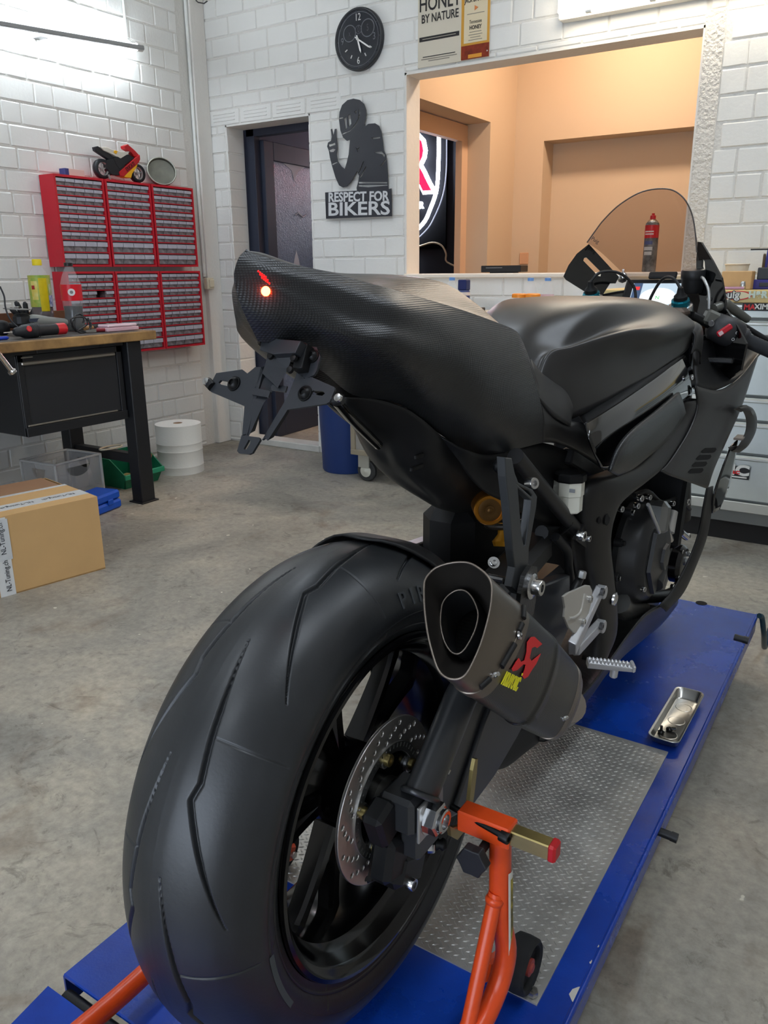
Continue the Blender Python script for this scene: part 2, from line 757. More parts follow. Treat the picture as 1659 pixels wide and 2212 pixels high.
# reveal of the doorway: whitewashed, with quoin bricks on both jambs
g = G()
g.box((-3.964, YB + 0.085, 1.054), (0.012, 0.16, 2.108))
g.box((-3.273, YB + 0.085, 1.054), (0.012, 0.16, 2.108))
g.box((-3.6185, YB + 0.085, 2.103), (0.70, 0.16, 0.012))
obj('door_reveal', g, M_WHITE, wall_back)
for k in range(18):
    z = Z0 + k * COURSE + COURSE / 2
    for (x, s) in ((-3.968, 1), (-3.269, -1)):
        obj('quoin_brick', G().box((x + s * 0.006, YB + 0.08, z), (0.016, 0.155, COURSE - 0.008), ch=0.004), M_WHITE, wall_back)
obj('threshold', G().box((-3.62, YB + 0.055, 0.022), (0.70, 0.13, 0.045), ch=0.004), mat('threshold_paint', (206, 206, 200), 0.6, noise=(8, 0.15)), wall_back)

# narrow boxed-in corner column, conduit and junction box on the left wall
struct('trim_1', G().box((XL + 0.008, 4.2, 1.6), (0.05, 0.126, 3.2), ch=0.004), M_PLASTER)
o = tag(obj('wall_conduit', G().tube([(XL + 0.012, 4.126, 3.2), (XL + 0.012, 4.126, 1.16)], 0.011, 10), mat('conduit_paint', (224, 226, 222), 0.4), auto=40),
        'thin white conduit running down the left wall near the corner', 'conduit')
sw = thing('wall_socket', (XL + 0.02, 4.15, 1.11), 'cream wall socket at the foot of the conduit beside the red cabinets', 'socket')
obj('housing', G().box((XL + 0.045, 4.13, 1.115), (0.036, 0.062, 0.075), ch=0.004), mat('cream_plastic', (214, 206, 182), 0.4), sw)
obj('cover', G().box((XL + 0.066, 4.135, 1.115), (0.012, 0.042, 0.05), ch=0.003), mat('cream_plastic', (214, 206, 182), 0.4), sw)
# bent hook high in the corner
tag(obj('wire_hook', G().tube([(XL + .03, 4.2, 2.83), (XL + .06, 4.19, 2.81), (XL + .1, 4.2, 2.80), (XL + .115, 4.215, 2.815)], 0.004, 6), mat('dark_wire', (70, 70, 70), 0.5), auto=40),
    'small bent wire hook sticking out high in the room corner', 'hook')

# ---------------------------------------------------------------- side room behind the hatch (peach) and dark room behind the door
XP, YP = -2.681, 6.0
NICHE = (-2.453, -0.9, 0.0, 2.087)
ppl = wall_with_holes(XP, 0.4, 0, 3.1, [NICHE], YP, YP + 0.22)
struct('wall_side_room_back', ppl, M_PEACH)
struct('wall_side_room_niche', G().box((-1.2, YP + 0.22, 1.5), (2.9, 0.06, 3.0)), M_PEACH)
g = G()
DO = (4.45, 5.573, 0.0, 2.178)
g.box((XP - 0.11, 4.43, 1.55), (0.22, 0.05, 3.1))
g.box((XP - 0.11, (DO[1] + 6.2) / 2, 1.55), (0.22, 6.2 - DO[1], 3.1))
g.box((XP - 0.11, (DO[0] + DO[1]) / 2, (DO[3] + 3.1) / 2), (0.22, DO[1] - DO[0], 3.1 - DO[3]))
struct('wall_side_room_left', g, M_PEACH)
struct('wall_side_room_right', G().box((0.4, 5.25, 1.55), (0.1, 1.75, 3.1)), M_PEACH)
struct('ceiling_side_room', G().box((-1.2, 5.3, 3.13), (3.4, 1.9, 0.06)), mat('side_room_ceiling', (226, 204, 184), 0.8))
# inner door lining of the peach opening
g = G()
g.box((XP - 0.2, 5.53, 1.03), (0.05, 0.09, 2.06))
g.box((XP - 0.2, 5.02, 2.06 + 0.055), (0.05, 1.1, 0.11))
struct('trim_2', g, mat('peach_lining', (214, 178, 148), 0.6))
struct('wall_dark_room_back', G().box((-3.9, 6.55, 1.55), (2.5, 0.1, 3.1)), M_DARKWALL)
struct('wall_dark_room_left', G().box((-4.62, 5.45, 1.55), (0.1, 2.2, 3.1)), M_DARKWALL)
struct('ceiling_dark_room', G().box((-3.75, 5.45, 2.65), (1.85, 2.1, 0.06)), M_DARKWALL)
o = thing('ceiling_lamp', (-1.7, 5.2, 3.06), 'round ceiling lamp lighting the peach side room', 'lamp')
obj('base', G().lathe([(0.17, 0.0), (0.17, 0.035), (0.15, 0.04)], (-1.7, 5.2, 3.06), n=24), mat('lamp_white', (220, 220, 215), 0.5), o)
obj('diffuser', G().lathe([(0.02, -0.05), (0.1, -0.04), (0.15, 0.0)], (-1.7, 5.2, 3.06), n=24), mat('warm_diffuser', (255, 235, 205), 0.5, emit=((255, 226, 196), LAMP['side_room'])), o)

# wall outlet in the side room and cable
obj_out = tag(obj('wall_outlet', G().box((-2.45 - 0.12, YP - 0.006, 1.27), (0.07, 0.012, 0.085), ch=0.003), mat('outlet_peach', (206, 160, 126), 0.5)),
              'small flush wall outlet on the peach wall behind the hatch', 'outlet')

# ---------------------------------------------------------------- door 1: dark framed glazed leaf swung open into the dark room
M_DFRAME = mat('dark_door_frame', (44, 50, 66), 0.45)
door = G()
door.box((-3.925, YB + 0.21, 1.06), (0.09, 0.06, 2.12), ch=0.003)
door.box((-3.31, YB + 0.21, 1.06), (0.05, 0.06, 2.12), ch=0.003)
door.box((-3.62, YB + 0.21, 2.085), (0.66, 0.06, 0.06), ch=0.003)
door_1 = struct('door_1', door, M_DFRAME)
hx = -3.872
leaf = thing('door_leaf', (hx, YB + 0.24, 0.0), None, None)
leaf.parent = door_1
leaf.rotation_euler = (0, 0, R(4))
g = G()
Wd, Hd = 0.82, 2.04
for (c, d) in (((0, 0.055, Hd / 2), (0.045, 0.11, Hd)), ((0, Wd - .055, Hd / 2), (0.045, 0.11, Hd)), ((0, Wd / 2, Hd - .06), (0.045, Wd - .22, 0.12)), ((0, Wd / 2, 0.12), (0.045, Wd - .22, 0.24))):
    g.box(c, d, ch=0.004)
obj('stile_frame', g, M_DFRAME, leaf, local=True)
M_PANE = mat('textured_glass', (104, 122, 152), 0.32, noise=(60, 0.35), bump=(120, 0.8, 0.004), spec=0.6)
obj('pane', G().box((0, Wd / 2, 1.08), (0.012, Wd - .2, 1.7)), M_PANE, leaf, local=True)
M_ETCH = mat('etched_glass', (176, 182, 196), 0.6)
g = G()
drop = [(0.0, 0.12), (0.03, 0.05), (0.045, -0.01), (0.035, -0.055), (0.0, -0.075), (-0.035, -0.055), (-0.045, -0.01), (-0.03, 0.05)]
g.prism([(0.0065, 0.36 + a, 1.22 + b_) for a, b_ in drop], (0.001, 0, 0))
for k in range(3):
    g.lathe([(0.045, 0.0), (0.045, 0.001)], (0.0065, 0.30 + k * 0.12, 1.03), (1, 0, 0), n=16)
g.prism([(0.0065, 0.34 + a, 1.86 + b_) for a, b_ in ((-.12, .07), (.2, .07), (.08, .02), (.03, -.05), (0, .02))], (0.001, 0, 0))
g.tube([(0.0075, 0.36, 1.58), (0.0075, 0.40, 1.60), (0.0075, 0.46, 1.575), (0.0075, 0.5, 1.59)], 0.005, 6)
obj('etched_motif', g, M_ETCH, leaf, local=True)

# ---------------------------------------------------------------- lamps
M_TUBE = lambda s: mat('tube_%g' % s, (255, 255, 255), 0.4, emit=((236, 246, 255), s))
M_BATTEN = mat('batten_grey', (150, 152, 152), 0.5)
fl = thing('fluorescent_lamp', (-4.06, 3.2, 2.42), 'bare fluorescent batten lamp glowing above the red drawer cabinets', 'lamp')
A, B = at(309, 104, x=-4.0), at(-60, 41, x=-4.0)
dv = (A - B).normalized()
B = A - dv * 1.25
off = Vector((-0.05, 0, 0.012))
g = G()
Mr = frame_m((0, 0, 0), dv, (0, 0, 1)).to_3x3()
g.box((A + B) / 2, (1.25, 0.022, 0.03), rot=Mr, ch=0.004)
obj('batten', g, M_BATTEN, fl)
obj('tube', G().tube([B + off + dv * .02, A + off - dv * .03], 0.014, 14), M_TUBE(LAMP['tube_left']), fl, auto=50)
for P in (A, B):
    obj('end_cap', G().tube([P + off * .5 - dv * .03, P + off * .5 + dv * .012], 0.022, 14), mat('lamp_white', (220, 220, 215), 0.5), fl, auto=50)
obj('wall_bracket', G().box((XL + 0.03, (A.y + B.y) / 2, (A.z + B.z) / 2), (0.075, 0.05, 0.03)), M_BATTEN, fl)
tag(obj('lamp_cord', G().tube([A + Vector((-.05, -.03, .02)), Vector((XL + .012, A.y - .02, A.z + .06)), Vector((XL + .012, A.y - .03, 3.3))], 0.008, 8), mat('conduit_paint', (224, 226, 222), 0.4), auto=40),
    'white cable pipe rising from the end of the fluorescent lamp', 'cable')

# diffuser lamp on the back wall above the hatch
bl = thing('wall_lamp', (-1.05, YB - 0.06, 2.47), 'white diffuser lamp on the back wall above the hatch', 'lamp')
L0, L1 = at(1213, 40, y=YB - 0.09), None
zb = L0.z
obj('housing', G().box((-1.0, YB - 0.035, zb + 0.07), (1.34, 0.07, 0.14), ch=0.006), mat('lamp_white', (220, 220, 215), 0.5), bl)
obj('diffuser', G().box((-1.0, YB - 0.095, zb + 0.07), (1.32, 0.05, 0.132), ch=0.02), mat('diffuser_back', (255, 250, 240), 0.4, emit=((255, 240, 218), LAMP['lamp_back'])), bl)
for dx in (-0.5, -0.2, 0.1, 0.4):
    obj('clip', G().box((-1.0 + dx, YB - 0.115, zb + 0.002), (0.03, 0.02, 0.012), ch=0.002), mat('lamp_white', (220, 220, 215), 0.5), bl)

# flat lamps on the ceiling of the workshop
for n, (x, y, ln, lab) in enumerate(((-1.9, 2.3, 1.2, 'ceiling lamp between the lift and the left wall'), (0.45, 0.7, 1.2, 'ceiling lamp right of the motorcycle'),
                                     (-1.7, -0.4, 1.2, 'ceiling lamp behind the lift on the left'), (0.6, 2.7, 1.2, 'ceiling lamp near the steel cabinet'), (-0.6, -1.9, 1.2, 'ceiling lamp by the garage door'))):
    t = thing('ceiling_lamp_panel', (x, y, CEIL - 0.06), lab, 'lamp')
    obj('housing', G().box((x, y, CEIL - 0.03), (0.24, ln, 0.05), ch=0.005), mat('lamp_white', (220, 220, 215), 0.5), t)
    obj('diffuser', G().box((x, y, CEIL - 0.0625), (0.2, ln - .04, 0.012), ch=.003), mat('ceiling_diffuser', (255, 255, 255), 0.4, emit=((232, 243, 255), LAMP['tube_ceiling'])), t)

# garage door with frosted panes behind the camera: daylight
gd0 = struct('door_2', G().box((-0.5, -3.10, 1.2), (3.3, 0.05, 2.4), ch=.004), mat('garage_door_white', (206, 208, 210), .5))
M_DAY = mat('frosted_daylight', (235, 240, 245), .5, emit=((222, 236, 255), LAMP['daylight']))
for r_ in range(3):
    for k in range(4):
        x = -0.5 + (k - 1.5) * .79
        z = .46 + r_ * .74
        obj('pane', G().box((x, -3.068, z), (.66, .012, .56), ch=.002), M_DAY, gd0)
for r_ in range(4):
    obj('door_rail', G().box((-0.5, -3.065, .09 + r_ * .74), (3.24, .03, .1), ch=.004), mat('garage_rail_grey', (150, 152, 154), .4), gd0)
# ================================================================== on the left wall: drawer cabinets and what stands on them
M_RED = mat('cabinet_red', (196, 24, 44), 0.42, spec=.5)
M_DRAW = mat('clear_grey_drawer', (150, 146, 150), 0.32, spec=.5, noise=(30, 0.4, (100, 96, 100)))
M_DRAWL = mat('drawer_lip', (190, 188, 200), 0.3, noise=(14, .12))
M_SLOTD = mat('cabinet_dark_inside', (52, 44, 48), 0.8)
XF, XBK = -3.99, -4.115
DRAWER = {}


def drawer_mesh(w, h):
    k = (round(w, 3), round(h, 3))
    if k not in DRAWER:
        g = G()
        g.box((-.003, 0, 0), (.004, w, h))                       # front pane
        g.box((-.03, -w / 2 + .0008, -h * .05), (.055, .0016, h * .85))
        g.box((-.03, w / 2 - .0008, -h * .05), (.055, .0016, h * .85))
        g.box((-.03, 0, -h / 2 + .001), (.055, w, .002))
        n0 = len(g.f)
        g.box((.003, 0, h * .14), (.014, w * .985, .004))         # pull ledge and its lip
        g.box((.008, 0, h * .2), (.003, w * .985, h * .42))
        me = mesh_of('drawer', g)
        me.materials.append(M_DRAW)
        me.materials.append(M_DRAWL)
        for p in me.polygons:
            if p.index >= n0:
                p.material_index = 1
        DRAWER[k] = me
    return DRAWER[k]


def cabinet(y0, y1, z0, z1, label, missing=None):
    t = thing('drawer_cabinet', (XBK, (y0 + y1) / 2, z0), label, 'cabinet', 'red small parts cabinets on the left wall')
    g = G()
    ym, zm = (y0 + y1) / 2, (z0 + z1) / 2
    D = XF - XBK
    xm = (XF + XBK) / 2
    tk = .012
    g.box((xm, y0 + tk / 2, zm), (D, tk, z1 - z0))
    g.box((xm, y1 - tk / 2, zm), (D, tk, z1 - z0))
    g.box((xm, ym, z0 + tk / 2), (D, y1 - y0 - 2 * tk, tk))
    g.box((xm, ym, z1 - tk / 2), (D, y1 - y0 - 2 * tk, tk))
    obj('shell', g, M_RED, t)
    obj('back_panel', G().box((XBK + .03, ym, zm), (.06, y1 - y0 - 2 * tk, z1 - z0 - 2 * tk)), M_SLOTD, t)
    H = z1 - z0 - 2 * tk
    rows = [(1.0, 5)] * 7 + [(1.42, 4), (1.42, 4)]
    unit = H / sum(r[0] for r in rows)
    z = z1 - tk
    for ri, (f, n) in enumerate(rows):
        h = unit * f
        if ri:
            obj('shelf', G().box((xm + .006, ym, z), (D - .012, y1 - y0 - 2 * tk, .005)), M_RED, t)
        W = (y1 - y0 - 2 * tk) / n
        for k in range(n):
            if missing and missing == (ri, k):
                continue
            o = link('drawer', drawer_mesh(W - .003, h - .008), t)
            o.location = Vector((XF - .012, y0 + tk + W * (k + .5), z - h / 2)) - origin_of(t)
        z -= h
    return t


YS = ((2.935, 3.262), (3.272, 3.606), (3.616, 3.958))
for r, (z0, z1, rn) in enumerate(((1.223, 1.702, 'upper'), (.72, 1.197, 'lower'))):
    for k, (a, b_) in enumerate(YS):
        cabinet(a + r * .008, b_ + r * .012, z0, z1, 'red wall cabinet of clear small drawers, %s row, %s' % (rn, ('left one nearest the bottles', 'middle one', 'right one nearest the corner')[k]), (2, 3) if (r, k) == (1, 0) else None)
CT = 1.702
# small carton
cb = thing('small_carton', (-4.06, 3.1, CT), 'small white and blue carton lying on the red cabinet', 'box')
a, b_ = at(137, 377, x=-4.05), at(180, 377, x=-4.05)
obj('carton_body', G().box((-4.06, (a.y + b_.y) / 2 + .012, CT + .02), (.05, (b_.y - a.y) * .78, .04), ch=.001), mat('carton_pale', (214, 196, 186), .6), cb)
obj('carton_end', G().box((-4.06, a.y + .014, CT + .02), (.05, .026, .04), ch=.001), mat('carton_blue', (52, 66, 128), .5), cb)
# round metal cap
mc_ = at(349, 372, x=-4.05)
dish = thing('zinc_bowl', (mc_.x, mc_.y, CT), 'dull round zinc bowl leaning on the right of the toy motorcycle', 'bowl')
dax = Vector((.80, -.48, .35)).normalized()
r_ = .088
cz = Vector((mc_.x, mc_.y, CT + .084))
obj('bowl', G().lathe([(.0001, -.05), (.05, -.048), (.078, -.03), (r_, 0), (r_, .012), (r_ * .96, .012), (r_ * .92, -.004), (.0001, -.012)], cz, dax, n=32), mat('dull_zinc', (122, 122, 112), .45, metal=.7, noise=(12, .3)), dish, auto=40)
obj('rim_ring', G().tube(circle3(cz + dax * .012, dax, r_ * .98, 32), .004, 8, closed=True), mat('dull_zinc_light', (168, 168, 158), .4, metal=.7), dish, smooth=True)

# toy motorcycle
TXp = -4.03
tq = lambda u, v, x=TXp: at(u, v, x=x)
toy = thing('toy_motorcycle', (TXp, tq(255, 380).y, CT), 'red, yellow and white model racing motorcycle on top of the red cabinets', 'model motorcycle')
M_TB = mat('toy_black', (26, 28, 34), .45)
M_TR = mat('toy_red', (186, 28, 34), .35)
M_TY = mat('toy_yellow', (232, 172, 24), .4)
M_TW = mat('toy_white', (214, 208, 196), .4)
for (u, v, nm) in ((220, 361, 'rear_wheel'), (296, 374, 'front_wheel')):
    c = tq(u, v)
    rr = .055 if nm[0] == 'r' else .053
    c.z = CT + rr + .002
    obj(nm, G().lathe([(rr * .66, -.014), (rr * .95, -.016), (rr, 0), (rr * .95, .016), (rr * .66, .014)], c, X1 if 'X1' in globals() else (1, 0, 0), n=32, caps=False), M_TB, toy, smooth=True)
    w_ = [o for o in toy.children if o.name.startswith(nm)][0]
    obj('toy_rim', G().lathe([(rr * .7, -.01), (rr * .62, 0), (rr * .7, .01)], c, (1, 0, 0), n=28, caps=False), mat('toy_grey', (170, 168, 166), .35, metal=.5), w_, smooth=True)
    g = G()
    for k in range(5):
        a = R(72 * k + 15)
        e = Vector((0, math.cos(a), math.sin(a)))
        g.tube([c + e * .004, c + e * rr * .66], .0035, 6)
    g.lathe([(.008, -.012), (.008, .012)], c, (1, 0, 0), n=12)
    obj('toy_spokes', g, mat('toy_grey', (170, 168, 166), .35, metal=.5), w_)


def toyplate(name, pts, half, m, par=toy, x0=TXp):
    lp = [tq(u, v) - Vector((half, 0, 0)) for u, v in pts]
    return obj(name, plate([lp], (2 * half, 0, 0), bevel=min(.003, half * .4)), m, par)


toyplate('engine_body', [(226, 346), (248, 340), (262, 350), (266, 362), (258, 380), (238, 378), (228, 366)], .018, M_TB)
toyplate('tail_unit', [(201, 318), (209, 316), (236, 334), (256, 352), (250, 356), (224, 340), (203, 326)], .012, M_TB)
toyplate('seat_hump', [(212, 318), (226, 318), (240, 324), (258, 328), (275, 328), (272, 334), (256, 344), (238, 334), (220, 326)], .02, M_TW)
toyplate('tank_stripe', [(242, 325), (250, 327), (246, 334), (240, 330)], .022, M_TY)
fp_ = toyplate('fairing', [(252, 372), (270, 356), (288, 340), (296, 335), (297, 345), (294, 352), (276, 368), (262, 382), (254, 380)], .026, M_TR)
toyplate('belly_fairing', [(262, 382), (276, 368), (292, 354), (290, 362), (280, 376), (278, 385), (266, 384)], .024, M_TY)
toyplate('nose', [(264, 316), (272, 312), (288, 326), (297, 336), (296, 342), (286, 338), (280, 330), (266, 322)], .018, M_TR)
toyplate('toy_screen', [(267, 314), (271, 313), (286, 322), (284, 324)], .012, mat('toy_screen', (200, 196, 196), .2))
toyplate('tank', [(240, 342), (258, 334), (274, 334), (286, 342), (270, 354), (254, 366), (246, 356)], .02, M_TB)
td = (tq(294, 346) - tq(256, 376))
fx = TXp + .0275
o_ = tq(275, 361)
obj('toy_lettering', text_geo('DUCATI', .034, frame_m((fx, o_.y, o_.z), td, Vector((0, -td.z, td.y))), .0006, sx=.62), mat('toy_print', (24, 20, 22), .5), fp_)
obj('toy_stand', G().box((TXp + .03, tq(228, 375).y, CT + .012), (.008, .008, .03), rot=Matrix.Rotation(R(20), 3, 'X')), mat('toy_grey', (170, 168, 166), .35, metal=.5), toy)

# ================================================================== on the back wall
# clock
cc0 = at(777, 86, y=YB - .012)
clock = thing('wall_clock', (cc0.x, YB, cc0.z - .16), 'round black wall clock showing about twenty past five', 'clock')
YN = (0, -1, 0)
cface = (cc0.x, YB - .006, cc0.z)
rad = .161
obj('dial', G().lathe([(rad, 0), (rad, .02), (rad * .985, .024), (.0001, .024)], (cc0.x, YB - .003, cc0.z), YN, n=56), mat('dial_black', (30, 34, 42), .25, spec=.6), clock, auto=35)
M_CW = mat('clock_white', (206, 206, 204), .45)
M_CG = mat('clock_grey', (104, 106, 112), .4)
obj('bezel', G().lathe([(rad, .018), (rad * .99, .029), (rad * .93, .027), (rad * .92, .023)], (cc0.x, YB - .003, cc0.z), YN, n=56, caps=False), mat('bezel_dark', (44, 46, 50), .35), clock, smooth=True)
obj('minute_ring', G().lathe([(rad * .86, .0245), (rad * .855, .026), (rad * .84, .0245)], (cc0.x, YB - .003, cc0.z), YN, n=56, caps=False), M_CG, clock, smooth=True)
cm = frame_m((cc0.x, YB - .028, cc0.z), (1, 0, 0), (0, 0, 1))
for (t, a) in (('12', 0), ('3', 90), ('6', 180), ('9', 270)):
    p = (math.sin(R(a)) * rad * .68, math.cos(R(a)) * rad * .68, 0)
    obj('numeral', text_geo(t, .052, cm @ Matrix.Translation(p), .0006, sx=.8), M_CG if t in '39' else M_CW, clock)
for k in range(12):
    a = R(30 * k)
    obj('hour_dot', G().lathe([(.004, 0), (.004, .001)], (cc0.x + math.sin(a) * rad * .89, YB - .026, cc0.z + math.cos(a) * rad * .89), YN, n=8), M_CW, clock)
    if k in (4, 5, 7, 8):
        e = Vector((math.sin(a), 0, math.cos(a)))
        c = Vector((cc0.x, YB - .028, cc0.z)) + e * rad * .6
        obj('hour_bar', G().box(c, (.006, .001, .018), rot=Matrix.Rotation(a, 3, 'Y')), M_CW, clock)
for (dx_, dz_, r__) in ((-.058, .036, .044), (.066, .048, .046), (.004, .048, .022)):
    obj('sub_dial', G().lathe([(r__, .0), (r__, .003), (r__ * .9, .003), (r__ * .9, 0)], (cc0.x + dx_, YB - .026, cc0.z + dz_), YN, n=32, caps=False), M_CG, clock, auto=40)
    obj('sub_dial_mark', text_geo('5' if dx_ > .05 else ('x' if dx_ < 0 else '0'), .05, cm @ Matrix.Translation((dx_, dz_, 0)), .0004, sx=.6), mat('dial_grey_print', (74, 74, 80), .5), clock)
for (nm, a, ln, w_) in (('hour_hand', 163, .078, .0075), ('minute_hand', 123, .108, .006)):
    e = Vector((math.sin(R(a)), 0, math.cos(R(a))))
    s_ = Vector((e.z, 0, -e.x))
    c = Vector((cc0.x, YB - .034, cc0.z))
    obj(nm, G().prism([c - e * .02 + s_ * w_ * .5, c + s_ * w_ * .6, c + e * ln * .8 + s_ * w_ * .7, c + e * ln, c + e * ln * .8 - s_ * w_ * .7, c - s_ * w_ * .6, c - e * .02 - s_ * w_ * .5], (0, -.0015, 0)), mat('hand_white', (232, 232, 230), .4), clock)
obj('hand_pin', G().lathe([(.008, 0), (.007, .006)], (cc0.x, YB - .033, cc0.z), YN, n=14), M_CW, clock)

# tin sign with the honey whiskey
SX0, SX1 = -2.500, -2.066
SZ0, SZ1 = 2.256, 2.93
sign = thing('tin_sign', (SX0, YB, SZ0), 'cream tin sign reading HONEY BY NATURE with an amber bottle, above the hatch', 'sign')
SPLIT = SX0 + (SX1 - SX0) * .61
obj('tin_plate', G().box(((SX0 + SX1) / 2, YB - .005, (SZ0 + SZ1) / 2), (SX1 - SX0, .004, SZ1 - SZ0), ch=.001), mat('tin_cream', (206, 198, 180), .4, spec=.5), sign)
ys_ = YB - .0078
obj('amber_panel', G().box(((SPLIT + SX1) / 2, ys_, (SZ0 + SZ1) / 2 + .002), (SX1 - SPLIT - .004, .0015, SZ1 - SZ0 - .008)), mat('tin_amber', (204, 150, 56), .35), sign)
lbx = (SPLIT + SX1) / 2 + .002
obj('bottle_label', G().box((lbx, ys_ - .001, (SZ0 + .075 + SZ1) / 2), (SX1 - SPLIT - .034, .0015, SZ1 - SZ0 - .085)), mat('tin_label', (216, 202, 170), .4), sign)
obj('bottle_base', G().box((lbx, ys_ - .001, SZ0 + .036), (SX1 - SPLIT - .006, .0015, .066)), mat('tin_whiskey', (142, 52, 26), .3, noise=(30, .5)), sign)
obj('bottle_glint', G().box((lbx, ys_ - .0025, SZ0 + .016), (.08, .001, .018), ch=.0004), mat('tin_glint', (214, 148, 54), .3), sign)
M_INK = mat('tin_ink', (34, 32, 32), .5)
sxm = (SX0 + SPLIT) / 2


def sgn(t, size, x, z, sx=1.0, m=M_INK, bold=0.0, dy=0.0):
    obj('sign_lettering', text_geo(t, size, frame_m((x, ys_ - .001 - dy, z), (1, 0, 0), (0, 0, 1)), .0004, sx=sx, bold=bold), m, sign)


sgn('HONEY', .1, sxm + .002, 2.556, .74, bold=.001)
sgn('BY NATURE', .058, sxm + .004, 2.487, .74, bold=.0008)
obj('sign_bar', G().box((sxm, ys_, 2.392), (SPLIT - SX0 - .02, .001, .022)), M_INK, sign)
obj('bar_rule', G().box((sxm, ys_ - .001, 2.392), (SPLIT - SX0 - .06, .001, .002)), mat('tin_cream', (206, 198, 180), .4), sign)
for k, (z, w_) in enumerate(((2.305, .2), (2.294, .22), (2.284, .13))):
    obj('small_print', G().box((sxm, ys_, z), (w_, .001, .004)), M_INK if k == 0 else mat('tin_grey_print', (130, 124, 112), .5), sign)
M_LINK = mat('tin_label_ink', (52, 44, 40), .5)
sgn("JACK DANIEL'S", .036, lbx, 2.535, .55, M_LINK, .0006, .002)
obj('label_heart', G().lathe([(.014, 0), (.014, .001)], (lbx, ys_ - .002, 2.495), YN, n=3), mat('tin_orange', (206, 120, 60), .5), sign)
sgn('Tennessee', .024, lbx, 2.432, .7, M_LINK, .0, .002)
sgn('HONEY', .026, lbx, 2.405, .8, M_LINK, .0006, .002)
for z, w_ in ((2.47, .1), (2.385, .07), (2.372, .08), (2.36, .06), (2.348, .08)):
    obj('small_print', G().box((lbx, ys_ - .002, z), (w_, .001, .003)), mat('tin_grey_print', (130, 124, 112), .5), sign)
obj('sign_rivet', G().lathe([(.005, 0), (.003, .003)], (SX1 - .012, YB - .008, SZ0 + .03), YN, n=10), M_CW, sign)

# biker sign cut from black sheet
sgy = YB - .022
bz = lambda x, y: at(420 + x / 3.456, 180 + y / 3.456, y=sgy)
sil = [(1190, 115), (1235, 124), (1268, 155), (1284, 200), (1285, 240), (1278, 275), (1270, 300), (1278, 322), (1300, 303), (1350, 299), (1380, 318), (1397, 360), (1408, 430), (1415, 500), (1434, 540), (1440, 600), (1446, 690), (1450, 790),
       (1472, 785), (1475, 992), (985, 1011), (978, 815), (1216, 801), (1213, 780), (1225, 735), (1232, 692), (1217, 655), (1195, 692), (1170, 740), (1140, 770), (1110, 778), (1082, 762), (1056, 705), (1032, 625), (1014, 555), (1006, 505), (993, 472), (1000, 442), (1022, 430), (1028, 400), (1020, 345), (1029, 340), (1040, 392), (1050, 343), (1061, 340), (1062, 400), (1068, 450), (1070, 490), (1063, 530), (1072, 582), (1100, 622), (1124, 640), (1140, 590), (1154, 530), (1160, 460), (1165, 420), (1140, 430), (1112, 405), (1092, 352), (1082, 275), (1086, 215), (1105, 163), (1145, 126)]
cuts = [[(1118, 264), (1138, 246), (1142, 332), (1130, 346)], [(1147, 240), (1166, 230), (1174, 302), (1156, 328)], [(1196, 212), (1210, 200), (1218, 214), (1204, 228)],
        [(1082, 258), (1112, 253), (1112, 262), (1083, 268)], [(1104, 378), (1112, 372), (1160, 352), (1198, 312), (1222, 268), (1230, 220), (1224, 198), (1231, 192), (1239, 220), (1230, 272), (1204, 320), (1164, 360), (1108, 384)],
        [(1004, 458), (1030, 452), (1052, 442), (1055, 460), (1030, 468), (1010, 476)], [(1008, 500), (1036, 488), (1056, 494), (1042, 512), (1016, 514)], [(1030, 602), (1068, 585), (1070, 593), (1032, 612)],
        [(1228, 672), (1262, 584), (1270, 580), (1244, 652), (1232, 682)], [(1238, 700), (1282, 620), (1287, 622), (1252, 694), (1240, 708)], [(1226, 736), (1440, 737), (1443, 748), (1228, 748)], [(1226, 760), (1444, 757), (1444, 764), (1300, 776), (1226, 770)],
        [(1322, 406), (1388, 400), (1390, 410), (1336, 420)], [(1345, 512), (1400, 508), (1424, 536), (1420, 556), (1402, 530), (1352, 520)], [(1388, 620), (1428, 570), (1432, 576), (1398, 624)], [(1205, 478), (1220, 490), (1236, 476), (1226, 500), (1222, 520), (1216, 500)]]
bs = thing('biker_sign', bz(1230, 1000), 'black cut-out biker sign reading RESPECT FOR BIKERS beside the doorway', 'sign')
obj('cutout_plate', plate([[bz(*p) for p in sil]] + [[bz(*p) for p in c] for c in cuts], (0, -.004, 0)), mat('sign_black', (40, 42, 50), .45), bs)
for (t, z0, z1, sx_, xa, xb_) in (('RESPECT FOR', 893, 818, .62, 990, 1466), ('BIKERS', 1000, 893, 1, 990, 1472)):
    a, b_ = bz(xa, (z0 + z1) / 2), bz(xb_, (z0 + z1) / 2 - 12)
    hgt = (bz(1200, z1).z - bz(1200, z0).z)
    tg_ = text_geo(t, hgt * 1.30, Matrix.Identity(4), .0004, sx=1.0, bold=.0022)
    wd_ = max(p.x for p in tg_.v) - min(p.x for p in tg_.v)
    k = (b_.x - a.x) * .95 / wd_
    obj('sign_lettering', text_geo(t, hgt * 1.30, frame_m((a + b_) / 2 + Vector((0, -.005, 0)), b_ - a, (0, 0, 1)), .0006, sx=k, bold=.0022), mat('sign_letter_white', (206, 208, 210), .6), bs)
for p in ((1160, 170), (1195, 168), (1430, 960)):
    c = bz(*p)
    obj('spacer', G().tube([c, c + Vector((0, .0215, 0))], .004, 8), mat('sign_black', (40, 42, 50), .45), bs, auto=40)

